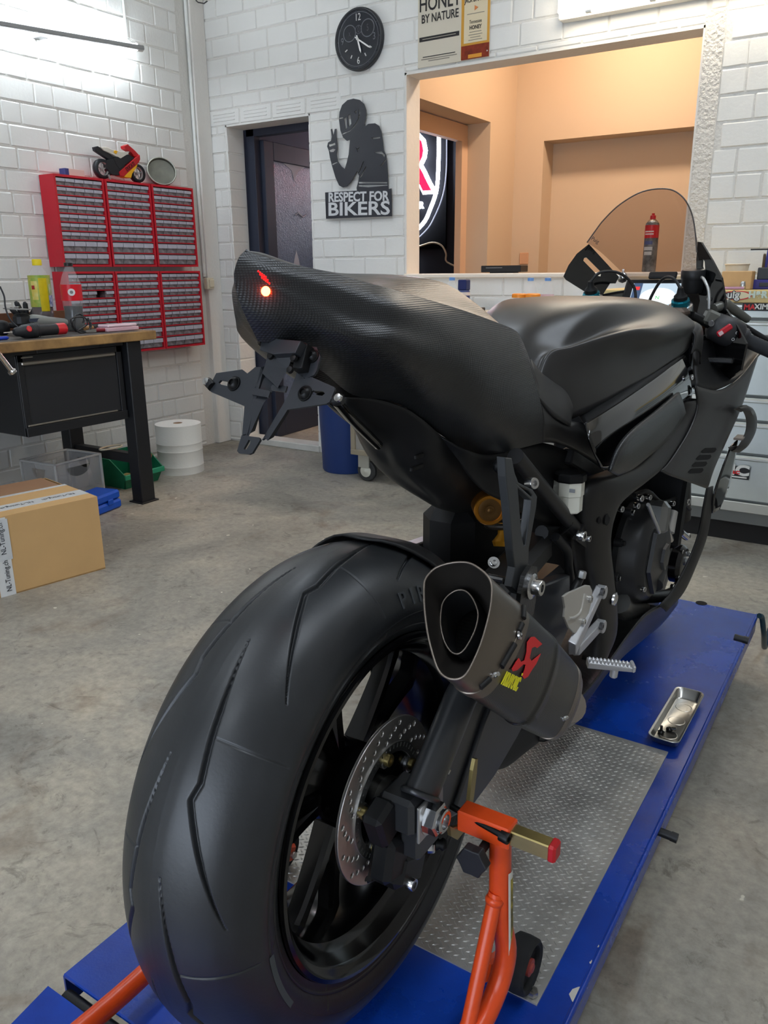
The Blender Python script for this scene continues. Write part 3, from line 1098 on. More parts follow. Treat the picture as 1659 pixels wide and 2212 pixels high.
# ================================================================== neon sign in the dark room
NY = 6.42
nq = lambda u, v: at(u, v, y=NY)
neon = thing('neon_sign', nq(905, 430), 'glowing white shield outline with a red letter R in the dark room', 'neon sign')
M_NW = mat('neon_white', (255, 255, 255), .4, emit=((236, 242, 255), 14.0))
M_NR = mat('neon_red', (230, 20, 40), .4, emit=((255, 16, 44), 2.6))
cs = nq(862, 430)
mir = lambda p: Vector((2 * cs.x - p.x, p.y, p.z))
rt = [nq(948, 296), nq(947, 360), nq(943, 410), nq(930, 450), nq(912, 485), nq(862, 530)]
pathw = catmull(rt, 5)
obj('shield_tube', G().tube(pathw + [mir(p) for p in reversed(pathw)], .016, 10), M_NW, neon, auto=60)
rt2 = [nq(965, 300), nq(964, 370), nq(957, 420), nq(940, 465), nq(918, 500), nq(862, 548)]
pathw = catmull(rt2, 5)
obj('outer_rail', G().tube(pathw + [mir(p) for p in reversed(pathw)], .005, 8), mat('neon_dim', (120, 124, 140), .4, emit=((150, 156, 180), .5)), neon, auto=60)
hR = nq(900, 298).z - nq(900, 420).z
base = nq(907, 360)
obj('letter', text_geo('R', hR * 1.42, frame_m(base + Vector((-.05, -.03, 0)), (1, 0, 0), (0, 0, 1)), .012, sx=.9, bold=.008), M_NR, neon)
obj('letter_outline', text_geo('R', hR * 1.42, frame_m(base + Vector((-.05, -.01, 0)), (1, 0, 0), (0, 0, 1)), .004, sx=.9, bold=.034), M_NW, neon)
obj('small_lettering', text_geo('ER', .075, frame_m(nq(908, 444) + Vector((-.01, 0, 0)), (1, 0, 0), (0, 0, 1)), .006, bold=.003), M_NW, neon)
obj('backing', G().box((cs.x, NY + .05, nq(862, 410).z), (.9, .02, 1.0)), mat('neon_backing', (7, 8, 12), .9, spec=.1), neon)
cab = catmull([nq(885, 536), nq(905, 531), nq(930, 524), nq(950, 530), nq(960, 548), nq(962, 566), nq(1000, 582), nq(1040, 592)], 4)
obj('sign_cable', G().tube([Vector((p.x, NY + .03, p.z)) for p in cab], .008, 8), mat('cable_beige', (196, 178, 150), .5), neon, auto=60)

# ================================================================== hatch sill: black box and spray can
bx0, bx1 = at(1041, 590, y=YB + .02), at(1127, 588, y=YB + .02)
rt_ = thing('router_box', ((bx0.x + bx1.x) / 2, YB + .05, HATCH[2]), 'flat black device standing on the hatch sill', 'device')
obj('case', G().box(((bx0.x + bx1.x) / 2, YB + .055, HATCH[2] + .024), (bx1.x - bx0.x, .1, .036), ch=.003), mat('device_black', (36, 34, 34), .4), rt_)
obj('front_slot', G().box(((bx0.x + bx1.x) / 2 - .04, YB + .0045, HATCH[2] + .03), (.1, .002, .003)), mat('device_silver', (150, 150, 148), .4), rt_)
obj('foot', G().box(((bx0.x + bx1.x) / 2, YB + .055, HATCH[2] + .004), (.14, .08, .006)), mat('device_black', (36, 34, 34), .4), rt_)
sc0 = at(1401, 587, y=YB + .045)
can = thing('spray_can', (sc0.x, YB + .045, HATCH[2] + .002), 'red and grey spray can on the hatch sill seen through the windscreen', 'spray can')
hcan = at(1405, 462, y=YB + .045).z - HATCH[2]
rc_ = .034
cb_ = (sc0.x, YB + .045, HATCH[2] + .002)
obj('can_body', G().lathe([(rc_ * .96, 0), (rc_, .004), (rc_, hcan * .80), (rc_ * .94, hcan * .83)], cb_, n=28), mat('can_print', (132, 130, 128), .35, noise=(26, .7, (44, 44, 46))), can, auto=40)
obj('can_band', G().lathe([(rc_ * 1.01, hcan * .58), (rc_ * 1.01, hcan * .80)], cb_, n=28, caps=False), mat('can_red', (196, 36, 40), .35), can, smooth=True)
for (z, w_, m_) in ((.5, 46, 'can_label_blue'), (.4, 50, 'can_label_white'), (.32, 44, 'can_label_white')):
    g = G().lathe([(rc_ * 1.012, hcan * (z - .03)), (rc_ * 1.012, hcan * (z + .03))], cb_, n=8, caps=False, ref=(0, -1, 0), a0=R(-w_), a1=R(w_ * .6))
    obj('can_label', g, mat(m_, (78, 86, 130) if 'blue' in m_ else (188, 188, 186), .4), can, smooth=True)
obj('can_dome', G().lathe([(rc_ * .94, hcan * .83), (rc_ * .7, hcan * .87), (rc_ * .5, hcan * .89), (rc_ * .42, hcan * .9)], cb_, n=28), M_STEEL if 'M_STEEL' in globals() else mat('brushed_steel', (196, 194, 188), 0.28, metal=1.0), can, smooth=True)
obj('nozzle', G().lathe([(rc_ * .42, hcan * .9), (rc_ * .40, hcan * .96), (rc_ * .2, hcan * .97), (rc_ * .2, hcan)], cb_, n=18), mat('can_red', (196, 36, 40), .35), can, auto=40)
for dz_ in (.0, -.012):
    g = G().lathe([(rc_ * 1.02, hcan * .69 + dz_ - .003), (rc_ * 1.02, hcan * .69 + dz_ + .003)], cb_, n=8, caps=False, ref=(0, -1, 0), a0=R(-50), a1=R(30))
    obj('can_print_line', g, mat('can_white_print', (228, 210, 206), .5), can, smooth=True)
# ================================================================== workbench
BZ = .90
BX0, BX1 = -3.97, -3.285          # back and front of the board
BYE = 2.925                       # right end
M_WOOD = mat('bench_wood', (176, 138, 86), .5, noise=(7, .45, (112, 84, 54)), bump=(60, .2))
M_BBLK = mat('bench_black_steel', (30, 31, 34), .42, spec=.5)
wb = thing('workbench', (-3.62, 2.2, 0), 'workbench with a worn wooden top and black steel legs', 'workbench')
top_g = G().box(((BX0 + BX1) / 2, (1.1 + BYE) / 2, BZ - .0225), (BX1 - BX0, BYE - 1.1, .045), ch=.004)
obj('worktop', top_g, M_WOOD, wb)
obj('worktop_mat', G().box(((BX0 + BX1) / 2 - .01, (1.1 + BYE) / 2 - .03, BZ + .0005), (BX1 - BX0 - .05, BYE - 1.16, .0015)), mat('bench_grey_top', (92, 88, 84), .5, noise=(9, .3)), wb)
for (y, nm) in ((2.80, 'r'), (1.25, 'l')):
    for x in (-3.357, -3.91):
        g = G().box((x, y, .428), (.08, .09, .85), ch=.004)
        obj('leg', g, M_BBLK, wb)
        obj('foot_plate', G().box((x, y, .004), (.105, .115, .008), ch=.001), M_BBLK, wb)
    obj('cross_bar', G().box((-3.63, y, .235), (.48, .05, .05), ch=.003), M_BBLK, wb)
    obj('top_rail', G().box((-3.63, y, .835), (.48, .06, .035), ch=.003), M_BBLK, wb)
obj('front_rail', G().box((-3.345, 2.02, .8455), (.03, 1.44, .017), ch=.002), M_BBLK, wb)
obj('front_rail_plate', G().box((-3.328, 2.42, .846), (.004, .34, .018), ch=.001), mat('bench_dark_strip', (40, 42, 45), .4), wb)
# hanging drawer unit
du = thing('drawer_unit', (-3.63, 2.45, .462), 'black steel drawer unit hanging under the workbench top', 'drawer unit')
DY0, DY1, DZ0, DZ1 = 2.162, 2.742, .462, .834
obj('housing', G().box((-3.63, (DY0 + DY1) / 2, (DZ0 + DZ1) / 2), (.536, DY1 - DY0, DZ1 - DZ0), ch=.004), M_BBLK, du)
fg = G()
w_ = .03
fg.box((-3.358, DY0 + w_ / 2, (DZ0 + DZ1) / 2), (.012, w_, DZ1 - DZ0), ch=.002)
fg.box((-3.358, DY1 - w_ / 2, (DZ0 + DZ1) / 2), (.012, w_, DZ1 - DZ0), ch=.002)
fg.box((-3.358, (DY0 + DY1) / 2, DZ1 - .016), (.012, DY1 - DY0, .032), ch=.002)
fg.box((-3.355, (DY0 + DY1) / 2, DZ0 + .022), (.018, DY1 - DY0, .044), ch=.002)
obj('face_frame', fg, M_BBLK, du)
dr = obj('drawer_front', G().box((-3.361, (DY0 + DY1) / 2, (DZ0 + DZ1) / 2 + .005), (.006, DY1 - DY0 - .064, DZ1 - DZ0 - .085), ch=.001), mat('drawer_anthracite', (40, 41, 44), .38, spec=.5), du)
M_HAND = mat('satin_handle', (166, 160, 150), .32, metal=.85)
hl_, hr_ = at(46, 786, x=-3.345), at(248, 765, x=-3.345)
obj('handle', G().box((-3.348, (hl_.y + hr_.y) / 2, (hl_.z + hr_.z) / 2), (.018, hr_.y - hl_.y, .016), ch=.004), M_HAND, dr)
hl_, hr_ = at(63, 922, x=-3.345), at(256, 888, x=-3.345)
obj('bottom_strip', G().box((-3.352, (hl_.y + hr_.y) / 2, DZ0 + .05), (.01, hr_.y - hl_.y, .008), ch=.002), M_HAND, dr)
obj('name_badge', G().box((-3.351, DY0 + .05, DZ1 - .012), (.002, .06, .005)), M_HAND, du)

# vise at the left end, mostly outside the picture; its steel bar hangs into view
vs = thing('bench_vise', (-3.22, 1.95, .70), 'bench vise whose chrome bar with a knob hangs at the left end of the bench', 'vise')
obj('vise_body', G().box((-3.33, 1.72, .97), (.2, .14, .13), ch=.02), mat('vise_blue', (40, 60, 110), .5), vs)
va, vb = at(-20, 742, x=-3.17), at(25, 801, x=-3.17)
vd = (vb - va).normalized()
obj('vise_screw', G().tube([Vector((-3.27, 1.76, .955)), Vector((-3.14, 1.76, .955))], .016, 14), M_CHROME if 'M_CHROME' in globals() else mat('bright_steel', (205, 205, 205), 0.18, metal=1.0), vs, auto=40)
obj('vise_bar', G().tube([Vector((-3.155, 1.76, .955)), va, vb], .011, 14), mat('bright_steel', (205, 205, 205), 0.18, metal=1.0), vs, auto=40)
obj('bar_knob', G().lathe([(.012, -.006), (.018, 0), (.018, .01), (.01, .016)], vb, vd, n=18), mat('bright_steel', (205, 205, 205), 0.18, metal=1.0), vs, auto=40)


def on_bench(u, x):
    """point on the bench top below photo column u at depth x"""
    P = at(u, 705, x=x)
    return Vector((x, P.y, BZ + .0015))


def bottle_axis(u0, v0, ut, vt, x):
    b_ = on_bench(u0, x)
    t = at(ut, vt, x=x)
    return b_, t.z - b_.z


M_PET = mat('clear_plastic', (226, 230, 232), .06, alpha=.16, spec=.8)
# iced tea bottle
tb, th_ = bottle_axis(97, 690, 82, 560, -3.80)
tea = thing('tea_bottle', tb, 'plastic iced tea bottle with yellow cap on the workbench', 'bottle')
k = th_
lt = lambda prof: G().lathe([(r * k, z * k) for r, z in prof], tb, n=28)
obj('bottle_shell', lt([(.12, 0), (.145, .02), (.145, .1), (.135, .14), (.148, .2), (.148, .62), (.14, .72), (.115, .82), (.07, .89), (.056, .9), (.056, .93)]), M_PET, tea, smooth=True)
obj('tea', lt([(.118, .008), (.14, .03), (.14, .1), (.13, .14), (.142, .2), (.142, .34)]), mat('tea_brown', (66, 34, 28), .15), tea, smooth=True)
obj('cap', lt([(.066, .915), (.066, .99), (.058, 1.0)]), mat('cap_yellow', (232, 206, 20), .4), tea, auto=40)
lb_ = lambda r, z0, z1, a0, a1, n=12: G().lathe([(r * k, z0 * k), (r * k, z1 * k)], tb, n=n, caps=False, ref=(1, 0, 0), a0=R(a0), a1=R(a1))
obj('label', lb_(.151, .34, .78, 0, 360, 32), mat('tea_label_green', (120, 170, 60), .4, noise=(20, .3, (210, 196, 90))), tea, smooth=True)
obj('label_panel', lb_(.153, .28, .74, -40, 5), mat('tea_label_yellow', (226, 200, 24), .4, noise=(40, .15)), tea, smooth=True)
obj('label_blue', lb_(.1535, .34, .50, 8, 60), mat('tea_label_blue', (34, 70, 160), .4, noise=(60, .3, (220, 226, 240))), tea, smooth=True)
obj('label_white', lb_(.1535, .5, .66, 14, 60), mat('tea_label_pale', (214, 214, 196), .4, noise=(40, .3, (140, 180, 80))), tea, smooth=True)
obj('label_lemon', lb_(.1535, .44, .70, -84, -48), mat('tea_label_lemon', (226, 214, 130), .4, noise=(30, .3, (226, 196, 40))), tea, smooth=True)
obj('label_red', lb_(.1545, .585, .64, -80, -62), mat('tea_label_red', (170, 40, 34), .4), tea, smooth=True)
# cola bottle
cb0, ch_ = bottle_axis(163, 695, 148, 567, -3.62)
cola = thing('cola_bottle', cb0, 'half empty cola bottle with red label and black cap', 'bottle')
k = ch_
lt2 = lambda prof: G().lathe([(r * k, z * k) for r, z in prof], cb0, n=28)
obj('bottle_shell', lt2([(.11, 0), (.14, .02), (.148, .08), (.142, .18), (.132, .28), (.142, .38), (.148, .46), (.15, .62), (.145, .70), (.12, .79), (.08, .88), (.058, .93), (.052, .95)]), M_PET, cola, smooth=True)
obj('cola', lt2([(.108, .008), (.137, .03), (.144, .08), (.138, .18), (.128, .28), (.137, .36), (.138, .372)]), mat('cola_black', (14, 10, 10), .12), cola, smooth=True)
obj('cap', lt2([(.064, .945), (.064, .995), (.056, 1.0)]), mat('cap_black', (24, 24, 24), .4), cola, auto=40)
lb2 = lambda r, z0, z1, a0, a1, n=14: G().lathe([(r * k, z0 * k), (r * k, z1 * k)], cb0, n=n, caps=False, ref=(1, 0, 0), a0=R(a0), a1=R(a1))
obj('label', lb2(.153, .45, .685, 0, 360, 32), mat('cola_red', (214, 22, 38), .35), cola, smooth=True)
vv = (CPOS - cb0)
vv.z = 0
vv.normalize()
pc = cb0 + vv * .155 * k + Vector((0, 0, .575 * k))
obj('label_roundel', G().lathe([(.052 * k, 0), (.052 * k, .0015)], pc, vv, n=24), mat('roundel_white', (226, 222, 218), .45), cola)
obj('roundel_print', G().lathe([(.026 * k, 0), (.026 * k, .0008)], pc + vv * .0016, vv, n=6), mat('roundel_grey', (130, 128, 128), .5), cola)
# rotary tool with red end
p0, p1 = on_bench(28, -3.40), on_bench(141, -3.40)
rt0 = thing('rotary_tool', (p0 + p1) / 2, 'black electric hand tool with a red tail end lying on the bench', 'power tool')
p0.z = p1.z = BZ + .034
dd = (p1 - p0).normalized()
LL = (p1 - p0).length
M_TOOL = mat('tool_black', (34, 36, 40), .5)
obj('tool_body', G().lathe([(.012, 0), (.02, .01), (.022, .03), (.03, .045), (.033, .09), (.033, LL * .38), (.027, LL * .46), (.026, LL * .8)], p0, dd, n=22), M_TOOL, rt0, auto=40)
obj('tool_tail', G().lathe([(.0262, LL * .80), (.027, LL * .84), (.027, LL * .97), (.02, LL)], p0, dd, n=22), mat('tool_red', (206, 34, 44), .4), rt0, auto=40)
for q in range(6):
    obj('vent_ring', G().lathe([(.0335, 0), (.0345, .002), (.0335, .004)], p0 + dd * (LL * .28 + q * .008), dd, n=22, caps=False), M_TOOL, rt0, smooth=True)
obj('tool_badge', G().lathe([(.014, 0), (.011, .002)], p0 + dd * (LL * .22) + Vector((.03, 0, .012)), (1, 0, .3), n=14), mat('tool_red', (206, 34, 44), .4), rt0)
obj('tool_bit', G().tube([p0, p0 - dd * .05], .0025, 8), mat('bright_steel', (205, 205, 205), 0.18, metal=1.0), rt0, auto=40)
cpts = [at(0, 619, x=-3.6), at(9, 640, x=-3.58), at(12, 665, x=-3.55), at(22, 690, x=-3.5), at(38, 704, x=-3.46)]
cpts[-1].z = BZ + .05
tag(obj('hanging_cord', G().tube(catmull(cpts, 5), .004, 8), M_TOOL, auto=60), 'black cord coming down to the bench at the picture edge', 'cord')
# angle grinder
g0, g1 = on_bench(40, -3.62), on_bench(146, -3.56)
gr = thing('angle_grinder', (g0 + g1) / 2, 'grey angle grinder with a cutting disc lying behind the black tool', 'power tool')
g0.z, g1.z = BZ + .075, BZ + .05
gd_ = (g1 - g0).normalized()
GLn = (g1 - g0).length
obj('grinder_body', G().lathe([(.024, .05), (.03, .07), (.03, GLn * .4), (.024, GLn * .6), (.02, GLn * .95), (.014, GLn)], g0, gd_, n=20), mat('grinder_grey', (128, 130, 126), .45), gr, auto=40)
obj('gear_head', G().box(g0 + gd_ * .02, (.06, .075, .06), ch=.014), mat('grinder_dark', (44, 46, 48), .4), gr)
obj('grinder_label', G().box(g0 + gd_ * (GLn * .32) + Vector((.0295, 0, .004)), (.002, .09, .016)), mat('grinder_blue_label', (52, 62, 80), .4), gr)
dc = g0 + Vector((0, .005, .048))
obj('cutting_disc', G().lathe([(.062, 0), (.062, .003), (.01, .004)], dc, (.05, .05, 1), n=36), mat('disc_grey', (120, 118, 114), .5), gr, auto=40)
g = G()
hexbolt(g, dc + Vector((0, 0, .003)), (0, 0, 1), .014, .01)
obj('flange_nut', g, mat('bright_steel', (205, 205, 205), 0.18, metal=1.0), gr)


def glove(name, label, base, fingers, m):
    t = thing(name, base, label, 'glove', 'black work gloves on the bench')
    obj('palm', G().lathe([(.02, -.01), (.038, .01), (.04, .035), (.03, .055), (.012, .062)], base + Vector((0, 0, .008)), (0.1, 0, 1), n=14), m, t, smooth=True)
    for (d, ln, r) in fingers:
        d = Vector(d).normalized()
        s_ = base + Vector((0, 0, .045)) + Vector((0, d.y * .022, 0))
        obj('finger', G().tube([s_, s_ + d * ln * .5, s_ + d * ln * .9 + Vector((.004, 0, 0)), s_ + d * ln], [r * .95, r, r * .9, r * .45], 10), m, t, smooth=True)
    return t


M_GLOVE = mat('glove_black', (36, 36, 38), .6, bump=(120, .4))
glove('work_glove', 'black work glove with fingers pointing up behind the grinder', on_bench(62, -3.9), [((0, -.75, .7), .105, .014), ((0, -.42, .9), .115, .0145), ((0, -.05, 1), .10, .014), ((.2, .35, .85), .085, .013), ((.5, -.9, .2), .07, .014)], M_GLOVE)
glove('work_glove', 'black work glove lying flat at the left edge of the bench', on_bench(2, -3.72), [((.2, -.9, -.1), .08, .014), ((.2, -.8, .15), .085, .014), ((.4, .6, -.05), .07, .013), ((.3, .85, -.05), .075, .013)], M_GLOVE)
# coiled cable
cc1 = on_bench(172, -3.46)
pts = []
for q in range(70):
    a = q / 70 * 2 * math.pi * 3.2
    pts.append(cc1 + Vector((.012 * math.sin(a * .7) + .006 * q / 70, math.cos(a) * (.045 + .02 * math.sin(q * .35)) + (q / 70 - .5) * .05, .048 + math.sin(a) * (.038 + .008 * math.cos(q * .5)))))
tag(obj('coiled_cable', G().tube(catmull(pts, 2), .0038, 8), mat('cable_black', (46, 46, 48), .45), auto=60), 'loosely coiled dark cable in front of the cola bottle', 'cable')
# pliers
pp = on_bench(205, -3.42)
pli = thing('pliers', pp, 'pliers with dark red handles beside the coiled cable', 'pliers')
for s_ in (-1, 1):
    obj('handle', G().tube(catmull([pp + Vector((s_ * .004, -.005, .012)), pp + Vector((s_ * .02, .04, .012)), pp + Vector((s_ * .022, .09, .011))], 4), .0085, 10), mat('plier_red', (128, 24, 36), .4), pli, auto=60)
obj('jaws', G().loft([[pp + Vector((x * .014, -.005, z)) for x, z in ((-1, .004), (1, .004), (1, .02), (-1, .02))], [pp + Vector((x * .004, -.06, z)) for x, z in ((-1, .008), (1, .008), (1, .015), (-1, .015))]]), mat('bright_steel', (205, 205, 205), 0.18, metal=1.0), pli)
sp = on_bench(200, -3.50)
sd = thing('screwdriver', sp, 'screwdriver with a wooden and black handle behind the pliers', 'screwdriver')
obj('wood_handle', G().tube([sp + Vector((0, -.05, .02)), sp + Vector((0, .0, .02))], .011, 12), mat('handle_wood', (176, 132, 84), .5), sd, auto=40)
obj('black_handle', G().tube([sp + Vector((0, .0, .02)), sp + Vector((0, .085, .02))], .014, 12), M_TOOL, sd, auto=40)
obj('collar', G().tube([sp + Vector((0, .08, .02)), sp + Vector((0, .1, .02))], .017, 12), mat('collar_grey', (120, 112, 104), .5), sd, auto=40)
# pink plastic box
b0, b1 = on_bench(219, -3.42), on_bench(288, -3.42)
pk = thing('plastic_case', (b0 + b1) / 2, 'pale pink translucent plastic case near the right end of the bench', 'case')
M_PINK = mat('pink_clear', (226, 186, 196), .3, alpha=.9)
obj('case_bottom', G().box((b0 + b1) / 2 + Vector((0, 0, .011)), (.09, b1.y - b0.y, .02), ch=.004), M_PINK, pk)
obj('case_lid', G().box((b0 + b1) / 2 + Vector((0, 0, .029)), (.085, (b1.y - b0.y) * .92, .014), ch=.005), mat('pink_clear_lid', (232, 204, 212), .25, alpha=.9), pk)
# blue marker and backboard
q = on_bench(2, -3.42)
tag(obj('blue_marker', G().tube([q + Vector((0, -.09, .008)), q + Vector((0, .02, .008)), q + Vector((0, .028, .008))], [.008, .008, .004], 12), mat('marker_blue', (30, 70, 200), .4), auto=40), 'blue marker lying at the left picture edge on the bench', 'marker')
tag(obj('wooden_backboard', G().box((-4.0, 2.2, BZ + .045), (.022, 1.46, .09), ch=.002), mat('backboard_brown', (116, 74, 48), .6, noise=(9, .3))), 'brown wooden board standing along the back of the bench', 'board')

# ================================================================== below and beside the bench
M_CLEAR = mat('clear_crate', (206, 206, 206), .25, alpha=.36, spec=.6)
M_CLEARE = mat('clear_crate_edge', (206, 206, 204), .3, alpha=.85)


def crate(label, c, rz, L_, W_, H):
    t = thing('storage_crate', (c[0], c[1], 0), label, 'crate', 'clear plastic crates under the bench', rz=rz)
    tk = .004
    for (sx, nm) in ((-1, 'end_wall'), (1, 'end_wall')):
        x = sx * L_ / 2
        lp = [(x, -W_ / 2, .002), (x, W_ / 2, .002), (x, W_ / 2, H), (x, -W_ / 2, H)]
        hole = [(x, math.cos(R(a)) * W_ * .26, H * .86 + math.sin(R(a)) * H * .22) for a in range(180, 361, 20)]
        obj(nm, plate([lp, hole], (sx * -tk, 0, 0)), M_CLEAR, t, local=True)
    for sy in (-1, 1):
        y = sy * W_ / 2
        lp = [(-L_ / 2, y, .002), (L_ / 2, y, .002), (L_ / 2, y, H), (-L_ / 2, y, H)]
        hole = [(math.cos(R(a)) * L_ * .2, y, H * .86 + math.sin(R(a)) * H * .22) for a in range(180, 361, 20)]
        obj('side_wall', plate([lp, hole], (0, sy * -tk, 0)), M_CLEAR, t, local=True)
    obj('bottom', G().box((0, 0, .004), (L_ - .01, W_ - .01, .006)), M_CLEAR, t, local=True)
    g = G()
    for sx in (-1, 1):
        g.box((sx * L_ / 2, 0, H), (.012, W_ + .012, .01), ch=.002)
    for sy in (-1, 1):
        g.box((0, sy * W_ / 2, H), (L_ + .012, .012, .01), ch=.002)
    obj('rim', g, M_CLEARE, t, local=True)
    for sx in (-1, 1):
        for sy in (-1, 1):
            obj('corner_post', G().box((sx * L_ / 2, sy * W_ / 2, H / 2), (.014, .014, H), ch=.004), M_CLEARE, t, local=True)
    return t


fr_c, fl_c = at(222, 1058, z=0), at(110, 1062, z=0)
crate('clear plastic storage crate with hand holes under the drawer unit', (-3.725, 2.58), R(4), .26, .30, .245)
crate('lower clear plastic box half hidden behind the cardboard box', (-3.60, 2.12), R(3), .3, .4, .16)
# green bin
gb_ = thing('green_bin', (-3.76, 3.03, 0), 'green plastic stacking bin with odds and ends behind the bench leg', 'bin', rz=R(0))
M_GREEN = mat('bin_green', (26, 120, 84), .4)


def bin_ring(l, w0, w1, z):
    return [(-l / 2, -w0, z), (l / 2, -w1, z), (l / 2, w1, z), (-l / 2, w0, z)]


H_ = .15
ou = [[Vector(p) for p in ((-.13, -.11, .0), (.10, -.11, .0), (.10, .11, .0), (-.13, .11, .0))], [Vector(p) for p in ((-.16, -.14, .17), (.0, -.14, .17), (.0, .14, .17), (-.16, .14, .17))]]
g = G()
g.box((-.02, 0, .004), (.24, .24, .008))
g.prism([(-.14, -.122, .0), (.12, -.122, .0), (.155, -.142, .085), (.04, -.148, .17), (-.16, -.148, .17)], (0, .006, 0))
g.prism([(-.14, .116, .0), (.12, .116, .0), (.155, .136, .085), (.04, .142, .17), (-.16, .142, .17)], (0, .006, 0))
g.prism([(-.14, -.122, 0), (-.14, .122, 0), (-.16, .148, .17), (-.16, -.148, .17)], (.006, 0, 0))
g.prism([(.12, -.122, 0), (.12, .122, 0), (.155, .142, .085), (.155, -.142, .085)], (-.006, 0, 0))
obj('bin_shell', g, M_GREEN, gb_, local=True)
obj('front_lip', G().box((.158, 0, .075), (.012, .29, .03), ch=.003), mat('bin_green_light', (44, 150, 112), .4), gb_, local=True)
wbk = tag(obj('wood_block', G().box((-3.68, 3.09, .15), (.06, .10, .08), rot=(Matrix.Rotation(R(35), 3, 'X') @ Matrix.Rotation(R(25), 3, 'Z')), ch=.003), mat('block_brown', (126, 88, 54), .6, noise=(14, .3))), 'brown wood block sticking out of the green bin', 'wood block')
for (dx_, dy_, c_, nm, lb) in ((.04, -.02, (186, 160, 96), 'brush', 'yellowish brush lying in the green bin'), (.03, .04, (96, 74, 58), 'rusty_part', 'rusty brown part lying in the green bin')):
    P = Vector((-3.76 + dx_, 3.02 + dy_ * 1.6, .04))
    tag(obj(nm, G().box(P, (.05, .07, .05), rot=Matrix.Rotation(R(20 + 50 * dy_ * 10), 3, 'Z'), ch=.012), mat(nm + '_mat', c_, .6, noise=(30, .4))), lb, nm.replace('_', ' '))
ring = [Vector((-3.60 + math.cos(a) * .035, 2.81 + math.sin(a) * .07, .268)) for a in [2 * math.pi * q / 24 for q in range(24)]]
tag(obj('cable_ring', G().tube(ring, .005, 8, closed=True), mat('cable_cream', (204, 194, 170), .5), smooth=True), 'cream cable ring lying on the bench cross bar', 'cable')
# paper roll
rcx, rcy = -3.70, 3.40
roll = thing('paper_roll', (rcx, rcy, 0), 'large white cleaning paper roll standing by the left wall', 'paper roll')
M_PAPER = mat('paper_white', (232, 230, 222), .8, bump=(90, .3))
rr_ = .138
obj('paper', G().lathe([(.028, .302), (rr_, .30), (rr_, .19), (rr_ * 1.015, .186), (rr_, .18), (rr_, .145), (rr_ * 1.015, .141), (rr_, .135), (rr_, .05), (rr_ * 1.015, .046), (rr_, .04), (rr_ * 1.01, .0), (.028, .0)], (rcx, rcy, 0), n=48, caps=False), M_PAPER, roll, auto=35)
obj('core', G().lathe([(.028, .0), (.028, .301), (.026, .301), (.026, .0)], (rcx, rcy, 0), n=20, caps=False), mat('core_brown', (150, 116, 84), .8), roll, smooth=True)
# cardboard box
q0, q1 = at(0, 1292, z=0), at(228, 1228, z=0)
bd = (q1 - q0).normalized()
rzb = math.atan2(bd.y, bd.x)
HB = at(204, 1074, x=q1.x - .012).z
tb_ = at(143, 1024, z=HB)
bnrm = Vector((-bd.y, bd.x, 0))
DB = abs((tb_ - q1).dot(bnrm))
LB = .62
cbx = thing('cardboard_box', q1 - bd * LB / 2 + bnrm * DB / 2, 'cardboard box sealed with white printed tape on the floor', 'box', rz=rzb)
M_CARD = mat('cardboard', (204, 164, 110), .7, noise=(4, .08))
M_CARD2 = mat('cardboard_inside', (160, 122, 92), .8)
M_TAPE = mat('white_tape', (214, 214, 212), .3)
bx_ = G()
bx_.box((0, -DB / 2 + .002, HB / 2), (LB, .004, HB))
bx_.box((0, DB / 2 - .002, HB / 2), (LB, .004, HB))
bx_.box((LB / 2 - .002, 0, HB / 2), (.004, DB - .008, HB))
bx_.box((-LB / 2 + .002, 0, HB / 2), (.004, DB - .008, HB))
bx_.box((0, 0, .003), (LB, DB, .005))
obj('carton_walls', bx_, M_CARD, cbx, local=True)
obj('front_flap', G().box((0, -DB / 2 + DB * .30, HB + .002), (LB, DB * .60, .004)), M_CARD, cbx, local=True)
obj('rear_flap', G().box((-.01, DB / 2 - DB * .22, HB + .002), (LB - .02, DB * .43, .004)), M_CARD2, cbx, local=True)
obj('flap_edge', G().box((0, -DB / 2 + DB * .585, HB + .0045), (LB, DB * .05, .0012)), M_TAPE, cbx, local=True)
ty = -DB / 2 + DB * .235
obj('top_tape', G().box((0, ty, HB + .0045), (LB, DB * .17, .0012)), M_TAPE, cbx, local=True)
M_PRINT = mat('tape_print', (30, 32, 38), .5)
for kx in range(4):
    tg_ = text_geo('NL-Tuning.ch', .030, Matrix.Translation((.20 - kx * .17, ty, HB + .0055)) @ Matrix.Rotation(math.pi, 4, 'Z'), .0003, sx=.82)
    obj('tape_lettering', tg_, M_PRINT, cbx, local=True)
u0 = (at(22, 1120, x=q1.x) - q1).dot(bd) + LB / 2
tx = LB / 2 + u0 - LB / 2
txc = -LB / 2 + (LB - (q1 - at(18, 1200, x=q1.x - .02)).dot(bd))
obj('front_tape', G().box((txc, -DB / 2 - .0008, HB * .5), (.058, .0012, HB)), M_TAPE, cbx, local=True)
obj('tape_patch', G().box((txc + .004, -DB / 2 - .002, HB * .72), (.062, .0012, HB * .52)), mat('white_tape_patch', (200, 202, 202), .3), cbx, local=True)
for z_ in (.26, .74):
    tg_ = text_geo('NL-Tuning.ch', .028, frame_m((txc + .006, -DB / 2 - .0032, HB * z_), (0, 0, 1), (-1, 0, 0)), .0003, sx=.82)
    obj('tape_lettering', tg_, M_PRINT, cbx, local=True)
